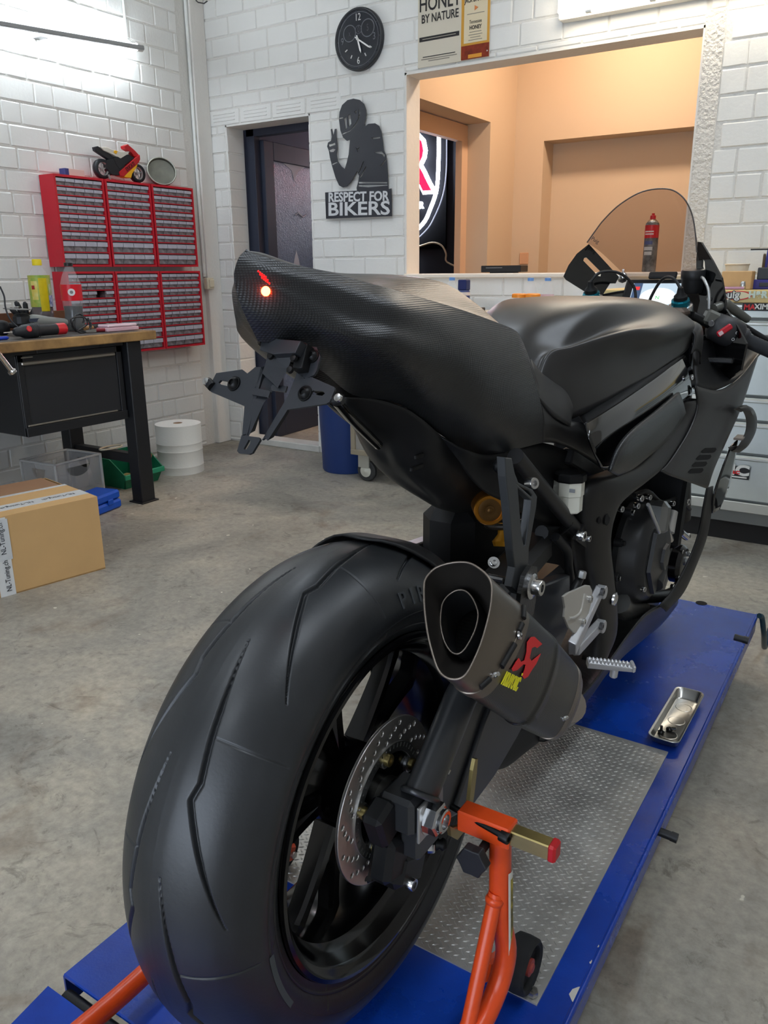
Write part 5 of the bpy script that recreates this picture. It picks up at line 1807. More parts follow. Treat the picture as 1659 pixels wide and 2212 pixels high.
# ---------------------------------------------------------------- rear tyre with cut grooves
PROF = [(0, .327), (.015, .3262), (.03, .3232), (.043, .319), (.055, .3132), (.066, .306), (.075, .298), (.083, .289), (.09, .278), (.0945, .269), (.096, .262), (.0955, .255), (.0935, .248), (.09, .241), (.086, .235), (.083, .229), (.082, .224)]


def tyre_profile(n):
    """evenly spaced (l, r, nl, nr) along the half profile"""
    pts = catmull([Vector((a, b_, 0)) for a, b_ in PROF], 8)
    d = [0]
    for i in range(1, len(pts)):
        d.append(d[-1] + (pts[i] - pts[i - 1]).length)
    out = []
    for k in range(n + 1):
        t = d[-1] * k / n
        i = max(j for j in range(len(d)) if d[j] <= t + 1e-9)
        i = min(i, len(pts) - 2)
        f = (t - d[i]) / max(1e-9, d[i + 1] - d[i])
        p = pts[i].lerp(pts[i + 1], f)
        tg = (pts[i + 1] - pts[i]).normalized()
        out.append((p.x, p.y, -tg.y, tg.x))
    return out


GROOVE = [(0, .012), (8.4, .020), (14.3, .025), (19, .028), (24, .032), (27, .034), (30.3, .029), (35, .040), (40.5, .052), (46, .063), (53.4, .077)]
GSEG = []
for sd, a_start in ((1, 120.95), (-1, 99.99)):
    for k in range(8):
        pl = [(a_start + 45 * k + a, sd * l) for a, l in GROOVE]
        n = len(pl)
        for i in range(n - 1):
            w0 = .0026 * min(1, (i + .35) / 2.5, (n - 1 - i + .3) / 3)
            w1 = .0026 * min(1, (i + 1.35) / 2.5, (n - 2 - i + .3) / 3)
            GSEG.append((pl[i], pl[i + 1], w0, w1, .0062))
    for k in range(8):
        a = (94.9 if sd > 0 else 73) + 45 * k
        GSEG.append(((a, sd * .03), (a + .3, sd * .093), .0011, .0013, .0016))
NA, NP = 1800, 124
half = tyre_profile(NP)
prof_full = [(-l, r, -nl, nr) for (l, r, nl, nr) in reversed(half[1:])] + half
depth = [[0.0] * len(prof_full) for _ in range(NA)]
lidx = [p[0] for p in prof_full]
for (p0, p1, w0, w1, dp) in GSEG:
    x0, y0, x1, y1 = math.radians(p0[0]) * .315, p0[1], math.radians(p1[0]) * .315, p1[1]
    lo, hi = min(p0[0], p1[0]) - 1, max(p0[0], p1[0]) + 1
    dx, dy = x1 - x0, y1 - y0
    L2 = dx * dx + dy * dy
    js = [j for j, l in enumerate(lidx) if min(y0, y1) - .006 < l < max(y0, y1) + .006]
    for ia in range(int(lo / 360 * NA), int(hi / 360 * NA) + 2):
        ax_a = math.radians(ia * 360 / NA) * .315
        for j in js:
            t = max(0, min(1, ((ax_a - x0) * dx + (lidx[j] - y0) * dy) / L2))
            d2 = math.hypot(ax_a - x0 - dx * t, lidx[j] - y0 - dy * t)
            w = lerp(w0, w1, t)
            if d2 < w * 1.5:
                x_ = 1 - d2 / (w * 1.5)
                q = dp * x_ * x_ * (3 - 2 * x_)
                if q > depth[ia % NA][j]:
                    depth[ia % NA][j] = q
g = G()
npf = len(prof_full)
for ia in range(NA):
    a = math.radians(ia * 360 / NA)
    ca, sa = math.cos(a), math.sin(a)
    for j, (l, r, nl, nr) in enumerate(prof_full):
        dd = depth[ia][j]
        rr = r - nr * dd if nr > 0 else r + nr * dd
        g.v.append(Vector((XB + l - (abs(nl) * (1 if l > 0 else -1)) * dd, AY + rr * ca, AZ + rr * sa)))
for ia in range(NA):
    ib = (ia + 1) % NA
    for j in range(npf - 1):
        g.f.append((ia * npf + j, ia * npf + j + 1, ib * npf + j + 1, ib * npf + j))
M_TYRE = mat('tyre_rubber', (36, 38, 40), 0.40, spec=0.7, noise=(9, 0.35), bump=(240, 0.15, 0.0008), rvar=0.07)
tyre = obj('rear_tire', g, M_TYRE, bike, smooth=True)
# sidewall rings and raised lettering
RLX = lambda l, r, a: Vector((XB + l, AY + r * math.cos(R(a)), AZ + r * math.sin(R(a))))
obj('sidewall_ring', G().lathe([(.256, .0945), (.2545, .0965), (.253, .0945)], (XB, AY, AZ), (1, 0, 0), n=120, caps=False), M_TYRE, tyre, smooth=True)
obj('bead_ring', G().lathe([(.236, .0855), (.2345, .088), (.232, .0845)], (XB, AY, AZ), (1, 0, 0), n=120, caps=False), M_TYRE, tyre, smooth=True)


def arc_text(txt, l, r, a0, da, size, tilt, name, m, parent, dep=.0006):
    g = G()
    for k, ch in enumerate(txt):
        a = a0 + da * k
        P = RLX(l, r, a)
        rad = Vector((0, math.cos(R(a)), math.sin(R(a))))
        tan = Vector((0, math.sin(R(a)), -math.cos(R(a))))
        n = (Vector((1, 0, 0)) * math.cos(tilt) + rad * math.sin(tilt)).normalized()
        up = n.cross(tan)
        if up.dot(rad) < 0:
            up = -up
        t = text_geo(ch, size, frame_m(P, up.cross(n) * 1.0, up), dep)
        g.add(t.v, t.f)
    return obj(name, g, m, parent)


arc_text('PIRELLI', .0925, .2755, 86, -4.6, .03, R(25), 'sidewall_lettering', mat('tyre_lettering', (58, 60, 62), 0.5), tyre)
arc_text('DIABLO SUPERCORSA', .0935, .246, 60, -3.4, .012, R(-12), 'sidewall_lettering', mat('tyre_lettering', (58, 60, 62), 0.5), tyre)
# pale band low on the right shoulder
g = G()
rows_ = []
for i in range(15):
    a = 186 + i * 1.55
    rows_.append([RLX(.0962 - .0002 * abs(j - 1.5) + .0006, .2585 - .0035 * j, a) for j in range(3)])
obj('tire_band', grid_geo(rows_), mat('tyre_pale_strip', (74, 80, 80), 0.6), tyre, smooth=True)

# ---------------------------------------------------------------- rear rim
C0 = (XB, AY, AZ)
X1 = (1, 0, 0)
g = G().lathe([(.2235, -.084), (.222, -.0885), (.217, -.089), (.2135, -.084), (.209, -.0825), (.205, -.078), (.2, -.06), (.19, -.052), (.186, -.02), (.186, .02), (.19, .052), (.2, .06), (.205, .078), (.209, .0825), (.2135, .084), (.217, .089), (.222, .0885), (.2235, .084)], C0, X1, n=96, caps=False)
rim = obj('rear_rim', g, M_RIM, bike, auto=40)
obj('rim_barrel', G().lathe([(.2235, -.084), (.215, -.07), (.208, 0), (.215, .07), (.2235, .084)], C0, X1, n=96, caps=False), M_RIM, rim, smooth=True)


def spoke(a_hub, a_rim, l0=.012, wid=(.03, .024), thick=(.03, .022)):
    def pt(a, r, l, w, t_, sgn, top):
        tan = Vector((0, -math.sin(R(a)), math.cos(R(a))))
        return Vector((XB + l + t_ * top, AY + r * math.cos(R(a)), AZ + r * math.sin(R(a)))) + tan * (w * sgn)
    rings = []
    for k in range(7):
        t = k / 6
        a = lerp(a_hub, a_rim, t)
        r = lerp(.045, .192, t)
        w = lerp(wid[0], wid[1], t) / 2 * (1 if t < .8 else 1 + (t - .8) * 2.2)
        th = lerp(thick[0], thick[1], t) / 2
        rings.append([pt(a, r, l0, w, th, -1, -1), pt(a, r, l0, w, th, 1, -1), pt(a, r, l0, w, th * .55, 1, 1), pt(a, r, l0, w * .62, th, 1, 1), pt(a, r, l0, w * .62, th, -1, 1), pt(a, r, l0, w, th * .55, -1, 1)])
    return G().loft(rings)


for k in range(5):
    a = 33 + 72 * k
    for sgn in (-1, 1):
        obj('spoke', spoke(a + sgn * 6, a + sgn * 12.5, l0=.0, wid=(.022, .019)), M_RIM, rim, auto=30)
    web = G().prism([RLX(-.008, r, b_) for r, b_ in ((.05, a - 12), (.05, a + 12), (.1, a + 8), (.112, a), (.1, a - 8))], (.016, 0, 0))
    obj('spoke_web', web, M_RIM, rim)
obj('hub', G().lathe([(.03, -.085), (.05, -.06), (.058, -.02), (.058, .03), (.05, .055), (.034, .066), (.034, .074)], C0, X1, n=40), M_RIM, rim, auto=35)
# spacer, axle and seal on the right
obj('axle_spacer', G().lathe([(.03, .066), (.03, .086), (.0225, .088), (.0225, .122)], C0, X1, n=28), mat('spacer_steel', (120, 118, 112), 0.35, metal=.9), rim, auto=35)
# ---------------------------------------------------------------- brake disc
DX = XB + .0743
loops = [circle3((DX, AY, AZ), X1, .11, 96), circle3((DX, AY, AZ), X1, .0745, 96)]
for k in range(15):
    a = R(24 * k)
    for (r, o_) in ((.102, 0), (.0955, R(6)), (.089, R(12.5)), (.082, R(18.5))):
        c = Vector((DX, AY + r * math.cos(a + o_), AZ + r * math.sin(a + o_)))
        loops.append(circle3(c, X1, .0036, 12))
M_DISC = mat('brake_disc_steel', (212, 208, 202), 0.4, metal=1.0, noise=(40, 0.12))
disc = obj('brake_disc', plate(loops, (.0045, 0, 0), bevel=.0008), M_DISC, bike)
loops = [circle3((DX + .0045, AY, AZ), X1, .0765, 80), circle3((DX + .0045, AY, AZ), X1, .0635, 80)]
for k in range(50):
    a = R(7.2 * k)
    e = Vector((0, math.cos(a), math.sin(a)))
    t = Vector((0, -math.sin(a), math.cos(a)))
    c = Vector((DX + .0045, AY, AZ)) + e * .072
    loops.append([c + e * .0028 + t * .0011, c - e * .0028 + t * .0011, c - e * .0028 - t * .0011, c + e * .0028 - t * .0011])
obj('sensor_ring', plate(loops, (.002, 0, 0)), mat('sensor_ring_steel', (176, 176, 174), 0.35, metal=1.0), disc)
for k in range(5):
    a = R(20 + 72 * k)
    c = Vector((DX - .004, AY + .0605 * math.cos(a), AZ + .0605 * math.sin(a)))
    obj('carrier_lug', G().lathe([(.0125, 0), (.0125, .009), (.011, .0105)], c, X1, n=18), mat('sensor_ring_steel', (176, 176, 174), 0.35, metal=1.0), disc, auto=35)
    g = G()
    socket_head(g, c + Vector((.010, 0, 0)), X1, .0082, .006)
    obj('disc_bolt', g, M_BRASS, disc, auto=35)
obj('disc_carrier', G().lathe([(.036, -.01), (.062, -.006), (.064, .002), (.036, .0)], (DX, AY, AZ), X1, n=40), M_RIM, disc, auto=35)

# ---------------------------------------------------------------- swingarm
sw = G()
up_l = [Q(888, 1706, .128), Q(930, 1610, .128), Q(975, 1500, .128), Bk(.13, .2, .54)]
up_r = [Q(930, 1722, .132), Q(968, 1630, .132), Q(1010, 1525, .132), Bk(.13, .24, .5)]
rings = []
for a, b_ in zip(up_l, up_r):
    c = (a + b_) / 2
    e = (b_ - a) / 2
    f = Vector((.02, 0, 0))
    rings.append([c + e * math.cos(t) + f * math.sin(t) for t in [2 * math.pi * k / 16 for k in range(16)]])
swing = obj('swingarm', sw.loft(rings), M_SWING, bike, auto=45)
# weld bead
g = G()
rg = [rings[0][k].lerp(rings[1][k], -.02) for k in range(16)]
obj('weld_bead', G().tube(rg, .0045, 8, closed=True), M_SWING, swing, auto=60)
# flat lower web of the arm
web = [Q(926, 1722, .118), Q(985, 1690, .118), Q(1002, 1745, .118), Q(1040, 1682, .118), Q(1102, 1572, .118), Bk(.118, .42, .42), Bk(.118, .36, .50), Q(1005, 1520, .118), Q(960, 1640, .118)]
webo = [Bk(.112, s, z) for s, z in ((.02, .375), (.16, .475), (.30, .54), (.50, .50), (.52, .40), (.40, .33), (.30, .292), (.215, .268), (.14, .262), (.075, .285), (.04, .315))]
obj('arm_web', plate([webo], (.022, 0, 0), bevel=.004), M_SWING, swing)
obj('arm_rib', G().tube([Bk(.137, .075, .30), Bk(.137, .16, .39), Bk(.137, .30, .50)], .004, 8), M_SWING, swing, auto=60)
# left arm and pivot bridge
webl = [Bk(-.112, s, z) for s, z in ((.0, .365), (.16, .47), (.3, .55), (.5, .53), (.52, .44), (.36, .40), (.2, .355), (.05, .318), (.0, .318))]
obj('left_arm', plate([webl], (-.03, 0, 0), bevel=.005), M_SWING, swing)
obj('bridge', G().box(Bk(0, .47, .46), (.26, .12, .1), ch=.02), M_SWING, swing)
# axle carrier blocks
g = G()
g.box(Bk(.112, -.005, .352), (.05, .06, .052), ch=.006)
g.box(Bk(.124, .006, .318), (.03, .055, .07), ch=.005)
obj('axle_block', g, M_SWING, swing)
obj('adjuster_plate', G().box(Bk(.1405, .004, .343), (.004, .062, .052), ch=.0012), M_ALUF, swing)
nut = G().lathe([(.024, .1425), (.024, .1445)], Bk(0, 0, .3426), X1, n=24)
hexbolt(nut, Bk(.1445, 0, .3426), X1, .0215, .015)
nut.lathe([(.0155, .158), (.0155, .164), (.0135, .1655), (.0095, .1655), (.0095, .15)], Bk(0, 0, .3426), X1, n=24)
obj('axle_nut', nut, M_CHROME, swing, auto=30)
g = G().tube([Bk(.128, .03, .357), Bk(.132, .062, .372)], .0045, 10)
hexbolt(g, Bk(.131, .055, .369), (.05, .9, .4), .0085, .008)
obj('adjuster_bolt', g, M_CHROME, swing, auto=30)
# ---------------------------------------------------------------- brake caliper below the axle
cal = G()
cal.box(Bk(.098, -.045, .345), (.03, .04, .055), rot=Matrix.Rotation(R(20), 3, 'X'), ch=.006)
cal.box(Bk(.1, -.03, .285), (.034, .05, .06), rot=Matrix.Rotation(R(-15), 3, 'X'), ch=.008)
cal.box(Bk(.1, .0, .25), (.04, .07, .05), rot=Matrix.Rotation(R(-25), 3, 'X'), ch=.01)
cal.box(Bk(.068, -.02, .255), (.03, .06, .05), rot=Matrix.Rotation(R(-25), 3, 'X'), ch=.008)
caliper = obj('brake_caliper', cal, mat('caliper_black', (22, 23, 25), 0.42, spec=.5), bike)
g = G()
socket_head(g, Bk(.118, -.012, .238), (1, 0, 0), .0085, .01)
obj('caliper_bolt', g, M_CHROME, caliper, auto=35)
g = G()
g.tube([Bk(.11, .03, .26), Bk(.122, .045, .258)], .006, 10)
hexbolt(g, Bk(.118, .038, .258), (.8, .5, 0), .008, .01)
obj('caliper_bolt', g, M_CHROME, caliper, auto=35)
obj('bleed_nipple_cap', G().lathe([(.006, 0), (.009, .004), (.006, .008), (.009, .012), (.0055, .018)], Bk(.122, .048, .258), (.9, .45, 0), n=12), M_DEEP, caliper, smooth=True)

# ---------------------------------------------------------------- hugger (rear mudguard)
g = G()
rows_ = []
for i in range(25):
    row = []
    for j in range(15):
        t = j / 7 - 1
        a_r = 80 - 26 * max(0, t) ** 2.0 - 2 * max(0, -t)
        a = lerp(a_r, 14, i / 24)
        drop = .075 * max(0, abs(t) - .25) ** 1.7
        row.append(RLX(.097 * t, .334 - drop + .006 * (i / 24), a))
    rows_.append(row)
obj('hugger', grid_geo(rows_), M_SATIN, bike, smooth=True, thick=.003)
g = G().box(Bk(.085, .30, .53), (.06, .34, .05), rot=Matrix.Rotation(R(10), 3, 'X'), ch=.012)
obj('hugger_bracket', g, M_SATIN, bike)
P = Q(1066, 1216, .1)
g = G().lathe([(.009, 0), (.009, .002)], P, (.5, -.6, .6), n=14)
socket_head(g, P, (.5, -.6, .6), .0055, .007)
obj('hugger_screw', g, M_CHROME, bike, auto=35)

# ---------------------------------------------------------------- muffler
P0, P1 = Q(988, 1342, .2), Q(1214, 1522, .2)
MA = (P1 - P0).normalized()
out_px = [(917, 1268), (921, 1250), (935, 1233), (952, 1223), (980, 1216), (1010, 1216), (1032, 1226), (1052, 1243), (1062, 1262), (1063, 1290), (1057, 1330), (1040, 1390), (1018, 1440), (1003, 1461), (985, 1468), (965, 1464), (948, 1448), (936, 1415), (925, 1370), (918, 1315)]
OUT = [at_plane(u, v, P0, MA) - P0 for u, v in out_px]
cen = sum(OUT, Vector()) / len(OUT)
in_px = [(950, 1340), (953, 1308), (962, 1290), (978, 1277), (994, 1273), (1008, 1278), (1020, 1292), (1030, 1316), (1031, 1335), (1024, 1362), (1010, 1390), (998, 1406), (985, 1412), (972, 1406), (960, 1388), (953, 1365)]
INN = [at_plane(u, v, P0 + MA * .03, MA) - P0 - MA * .03 for u, v in in_px]


ME2 = Vector((0, -MA.z, MA.y))


def ring_m(t, k, src=OUT, off=Vector()):
    sh = .6 * min(1, max(0, t) / .1) if t < .14 else lerp(.6, .3, min(1, (t - .14) / .11))
    t2 = t - .022 * min(1, max(0, t) / .1)
    return [P0 + MA * (t2 + sh * (p - cen).dot(ME2)) + cen + (p - cen) * k + off for p in src]


def sm(loop, n=4):
    return catmull(loop, n, closed=True)


M_TITAN = mat('titanium_grey', (128, 118, 108), 0.36, metal=0.85, noise=(6, 0.12))
M_TINNER = mat('muffler_inner_black', (72, 68, 64), 0.4, metal=.7)
MLEN = (P1 - P0).length
muf = obj('muffler', G().loft([sm(ring_m(t, k)) for t, k in ((.106, 1.055), (.115, 1.07), (.25, 1.09), (.262, 1.085), (.264, 1.115), (.276, 1.115), (.278, 1.085), (.29, 1.085), (.385, 1.04), (.43, .98))]), M_CARB2, bike, auto=40)
capo = G().loft([sm(ring_m(t, k)) for t, k in ((0, .985), (-.002, 1.0), (.001, 1.012), (.05, 1.035), (.102, 1.055), (.108, 1.068), (.108, 1.03))], cap0=False, cap1=False)
obj('end_cap', capo, M_TITAN, muf, auto=45)
NI = len(sm(OUT))
inr = catmull(INN, len(sm(OUT)) // len(INN) + 1, closed=True)
# resample the inner outline to the same count
idx = [int(i * len(inr) / NI) for i in range(NI)]
inr = [inr[i] for i in idx]
outs = sm(OUT)
best = min(range(NI), key=lambda s_: sum((inr[(i + s_) % NI].normalized() - (outs[i] - cen).normalized()).length for i in range(NI)))
inr = [inr[(i + best) % NI] for i in range(NI)]
r0 = [P0 + cen + (p - cen) * .985 for p in outs]
r1 = [P0 + MA * .012 + cen + (p - cen) * .95 for p in outs]
r2 = [P0 + MA * .045 + (cen + (o_ - cen) * .80) * .45 + i_ * .55 for o_, i_ in zip(outs, inr)]
r3 = [P0 + MA * .062 + i_ * 1.02 for i_ in inr]
r4 = [P0 + MA * .25 + i_ * 1.0 for i_ in inr]
obj('outlet_funnel', G().loft([r0, r1, r2, r3], cap0=False, cap1=False), M_TINNER, muf, auto=60)
lipp = [P0 + MA * .032 + i_ * 1.0 for i_ in inr]
obj('outlet_tube', G().loft([[p + MA * .0 for p in lipp], r4], cap0=False, cap1=True), mat('soot_black', (12, 12, 12), 0.8), muf, auto=60)
obj('outlet_lip', G().tube(lipp, .0011, 6, closed=True), M_TITAN, muf, smooth=True)
obj('cap_lip', G().tube([P0 - MA * .001 + p for p in outs], .0014, 6, closed=True), M_TITAN, muf, smooth=True)
# strap, black rods in place of the shade in its slots, rivets
strap = G().loft([sm(ring_m(t, k)) for t, k in ((.106, 1.064), (.1065, 1.082), (.128, 1.09), (.1285, 1.07))], cap0=False, cap1=False)
obj('strap', strap, M_TITAN, muf, auto=40)
strap2 = G().loft([sm(ring_m(t, k)) for t, k in ((.405, 1.0), (.406, 1.03), (.424, 1.01), (.425, .98))], cap0=False, cap1=False)
obj('front_strap', strap2, M_TITAN, muf, auto=40)
obj('front_cone', G().loft([sm(ring_m(t, k)) for t, k in ((.42, .99), (.45, .9), (.485, .6), (.5, .42))]), M_TITAN, muf, auto=45)
full = sm(OUT)
mc = G().loft([sm(ring_m(t, k)) for t, k in ((0, 1.0), (.102, 1.058), (.1065, 1.084), (.128, 1.092), (.129, 1.074), (.25, 1.092), (.29, 1.087), (.385, 1.042), (.424, 1.012))])
MB_ = bvh_of(mc)
g = G()
M_SLOT = mat('slot_shade_black', (16, 16, 16), 0.6)
for (a, b_) in (((1126, 1348), (1119, 1364)), ((1110, 1392), (1082, 1440)), ((1056, 1466), (1036, 1484)), ((1130, 1312), (1129, 1336))):
    pa, pb = cast_px(MB_, *a, .0006), cast_px(MB_, *b_, .0006)
    if pa and pb:
        obj('strap_slot_shade', G().tube([pa, (cast_px(MB_, (a[0] + b_[0]) / 2, (a[1] + b_[1]) / 2, .0006) or (pa + pb) / 2), pb], .0038, 8), M_SLOT, muf, auto=60)
for (u, v) in ((1121, 1371), (1068, 1457), (1260, 1481), (1219, 1551)):
    P = cast_px(MB_, u, v, .0)
    if P:
        n = (P - (P0 + MA * (P - P0).dot(MA) + cen)).normalized()
        g = G().lathe([(.0062, 0), (.006, .0022), (.003, .003), (.0028, .0015), (.0001, .0015)], P, n, n=14)
        obj('rivet', g, M_CHROME, muf, auto=40)
# logo: red scorpion and yellow lettering, raised print following the muffler side


def decal(loop, lift, bvh, m, name, parent, thick=.0006):
    pts = [cast_px(bvh, u, v, lift) for u, v in loop]
    if any(p is None for p in pts):
        return None
    c = sum(pts, Vector()) / len(pts)
    n = Vector()
    for i in range(len(pts)):
        n += (pts[i] - c).cross(pts[(i + 1) % len(pts)] - c)
    n.normalize()
    if n.dot(CPOS - c) < 0:
        n = -n
    lo = max((p - c).dot(n) for p in pts)
    flat = [p + n * (lo - (p - c).dot(n)) for p in pts]
    return obj(name, plate([flat], n * thick), m, parent)


Zc = lambda x, y: (880 + x / 3.19, 1180 + y / 3.19)
scor = [(840, 625), (862, 622), (915, 672), (885, 700), (872, 690), (850, 700), (835, 770), (850, 790), (912, 738), (880, 810), (850, 850), (820, 895), (792, 910), (778, 890), (800, 845), (808, 815), (790, 812), (745, 850), (712, 858), (706, 842), (735, 800), (760, 768), (775, 795), (800, 785), (815, 730), (818, 660)]
decal([Zc(*p) for p in scor], .0008, MB_, mat('logo_red', (226, 34, 40), 0.5), 'scorpion_mark', muf)
q = [cast_px(MB_, *Zc(*p), .0012) for p in ((628, 925), (778, 990), (660, 875), (745, 932))]
o_ = cast_px(MB_, *Zc(704, 932), .0022)
xd = (cast_px(MB_, *Zc(775, 960), .0) - cast_px(MB_, *Zc(650, 900), .0))
yd = (cast_px(MB_, *Zc(668, 880), .0) - cast_px(MB_, *Zc(640, 930), .0))
obj('brand_lettering', text_geo('AKRAPOVIČ', .0235, frame_m(o_, xd, yd), .0005, sx=.42), mat('logo_yellow', (232, 222, 40), 0.5), muf)
# hanger tab of the strap and its bolt
hb = Q(1146, 1266, .2)
tab = [hb + Vector((0, a, b_)) for a, b_ in ((-.03, .0), (-.02, .02), (0, .028), (.02, .02), (.024, 0), (.02, -.03), (.005, -.07), (-.04, -.06))]
obj('hanger_tab', plate([tab], (-.006, 0, 0)), M_CARB2, muf)
g = G().lathe([(.017, 0), (.017, .003), (.0155, .004)], hb, X1, n=24)
socket_head(g, hb + Vector((.003, 0, 0)), X1, .0105, .013)
g.tube([hb - Vector((.06, 0, 0)), hb], .005, 10)
obj('hanger_bolt', g, M_CHROME, muf, auto=35)
# mid pipe from the muffler to the collector under the engine
pth = catmull([P0 + MA * .49 + cen, P0 + MA * .54 + Vector((-.03, 0, 0)), Bk(.1, .5, .22), Bk(.03, .56, .2), Bk(0, .7, .19)], 6)
obj('mid_pipe', G().tube(pth, [.03] * len(pth), 18), M_TITAN, bike, auto=60)
# exhaust hanger bracket
hx_ = .19
out = [(1091, 988), (1106, 990), (1113, 1023), (1120, 1042), (1151, 1058), (1161, 1073), (1159, 1095), (1143, 1184), (1142, 1217), (1150, 1235), (1162, 1255), (1158, 1280), (1140, 1290), (1120, 1284), (1105, 1268), (1113, 1226), (1108, 1190), (1100, 1095), (1093, 1030)]
hole1 = [(1119, 1054), (1148, 1081), (1147, 1092), (1136, 1176), (1132, 1180), (1127, 1156)]
hole2 = [(1122, 1050), (1142, 1060), (1150, 1070), (1149, 1074)]
hang = obj('exhaust_hanger', plate([[Q(u, v, hx_) for u, v in out], [Q(u, v, hx_) for u, v in hole1], [Q(u, v, hx_) for u, v in hole2]], (-.011, 0, 0), bevel=.0012), mat('hanger_anodised', (52, 54, 56), 0.38, spec=.5), bike)
g = G()
socket_head(g, Q(1142, 1044, .165), (.9, -.4, .2), .008, .012)
obj('hanger_screw', g, M_CHROME, hang, auto=35)
# subframe strut behind the hanger
obj('subframe_strut', G().tube([Q(1113, 985, .118), Q(1262, 1165, .132)], .0125, 14), M_FRAME, bike, auto=60)
obj('subframe_rail', G().box((Q(1225, 985, .112) + Q(1305, 1034, .112)) / 2, ((.02), (Q(1305, 1034, .112) - Q(1225, 985, .112)).length, .026), rot=frame_m((0, 0, 0), (1, 0, 0), Q(1305, 1034, .112) - Q(1225, 985, .112)).to_3x3(), ch=.003), M_FRAME, bike)
# side stub on the muffler bracket
obj('hanger_stub', G().tube([Q(1086, 1255, .17), Q(1106, 1258, .18)], .004, 8), mat('black_oxide', (24, 24, 24), 0.4, metal=.5), bike, auto=40)
# ================================================================== motorcycle: bodywork
def mirror_cols(cols):
    """right half columns (centre first) -> full columns from right bottom over the top to left bottom"""
    out = []
    for c in cols:
        left = [Vector((2 * XB - p.x, p.y, p.z)) for p in c[1:]]
        out.append(list(reversed(c)) + left)
    return out


def body(name, cols, m, nu=5, nv=4, mirror=True, thick=.003, parent=None, auto=None):
    cc = mirror_cols(cols) if mirror else cols
    g = grid_geo(patch(cc, nu, nv))
    return obj(name, g, m, parent or bike, smooth=True, thick=thick)


# ---------------------------------------------------------------- tail cowl
def tail_col(top_z, side):
    e = Q(*side[0])
    s = e.y - AY
    l = e.x - XB
    zc = top_z
    ze = e.z - LZ
    c = [Bk(0, s, zc), Bk(l * .5, s, lerp(zc, ze, .42)), Bk(l * .82, s + .001, lerp(zc, ze, .9))]
    return c + [Q(*p) for p in side]


TAIL = [
    (1.021, [(528, 543, 0), (517, 554, 0), (508, 578, 0), (506, 605, 0), (521, 662, 0), (557, 737, 0)]),
    (1.0208, [(562, 552, .010), (556, 575, .013), (552, 605, .014), (552, 632, .014), (559, 685, .012), (582, 742, .008)]),
    (1.0185, [(615, 567, .026), (610, 590, .031), (607, 615, .031), (605, 640, .032), (608, 695, .028), (624, 755, .018)]),
    (1.008, [(700, 585, .046), (696, 612, .053), (692, 650, .0545), (690, 697, .057), (692, 745, .046), (700, 805, .02)]),
    (1.003, [(785, 608, .063), (782, 640, .074), (776, 688, .0765), (770, 732, .081), (768, 790, .062), (765, 854, .03)]),
    (.999, [(869, 631, .08), (868, 665, .094), (866, 705, .098), (862, 747, .103), (858, 810, .086), (862, 872, .05)]),
    (.996, [(994, 668, .088), (990, 700, .098), (984, 740, .105), (976, 790, .104), (962, 870, .088), (953, 940, .060)]),
    (.985, [(1080, 699, .093), (1075, 740, .104), (1068, 790, .112), (1060, 850, .114), (1048, 920, .105), (1035, 988, .074)]),
    (.955, [(1115, 715, .094), (1118, 755, .106), (1119, 800, .115), (1118, 850, .120), (1113, 915, .118), (1105, 973, .104)]),
    (.925, [(1128, 734, .090), (1139, 768, .104), (1151, 810, .114), (1163, 850, .120), (1173, 900, .122), (1172, 956, .118)]),
]
tcols = [tail_col(z, sd) for z, sd in TAIL]
g = grid_geo(patch([[Vector((2 * XB - p.x, p.y, p.z)) for p in reversed(c[1:4])] + c[:4] for c in tcols], 7, 4))     # top deck
sides = patch([c[3:] for c in tcols], 7, 5)
grid_geo(sides, g)
grid_geo([[Vector((2 * XB - p.x, p.y, p.z)) for p in r] for r in sides], g)
cowl = obj('tail_cowl', g, M_CARB, bike, smooth=True)
weld(cowl.data, 2e-4)
sharp_by_angle(cowl.data, 22)
cowl.modifiers.new('solid', 'SOLIDIFY').thickness = .003
cowl.modifiers['solid'].offset = -1
body('tail_front_panel', [[Q(1128, 734, .090), Q(1151, 810, .114), Q(1173, 900, .122), Q(1172, 956, .118)],
                          [Q(1150, 790, .098), Q(1170, 850, .116), Q(1190, 905, .124), Q(1200, 958, .122)],
                          [Q(1190, 895, .11), Q(1208, 905, .122), Q(1222, 930, .13), Q(1236, 972, .128)],
                          [Q(1228, 908, .122), Q(1240, 915, .13), Q(1258, 940, .138), Q(1270, 992, .138)],
                          [Q(1266, 915, .136), Q(1276, 935, .142), Q(1290, 965, .146), Q(1300, 1012, .146)]], M_MATTE, mirror=False, parent=cowl)
# red LED in the rear edge
PL = Q(574, 629, .024)
g = G().lathe([(.0001, .004), (.0035, .003), (.0048, 0)], PL, (.35, -.9, .1), n=14)
led = obj('tail_light', g, mat('led_red', (255, 120, 60), 0.3, emit=((255, 70, 25), 28.0)), cowl, smooth=True)
g = G()
for i in range(5):
    for j in range(3):
        u, v = 558 + i * 4 + j * 4, 586 + j * 7 + i * 3
        g.lathe([(.0001, .0008), (.0008, .0005), (.0011, 0)], Q(u, v, .032), (.5, -.85, .1), n=6)
obj('led_glow_dots', g, mat('led_glow_red', (120, 10, 14), 0.4, emit=((255, 20, 20), .5)), cowl, smooth=True)  # glowing dots imitate the LED's red reflection on the carbon weave
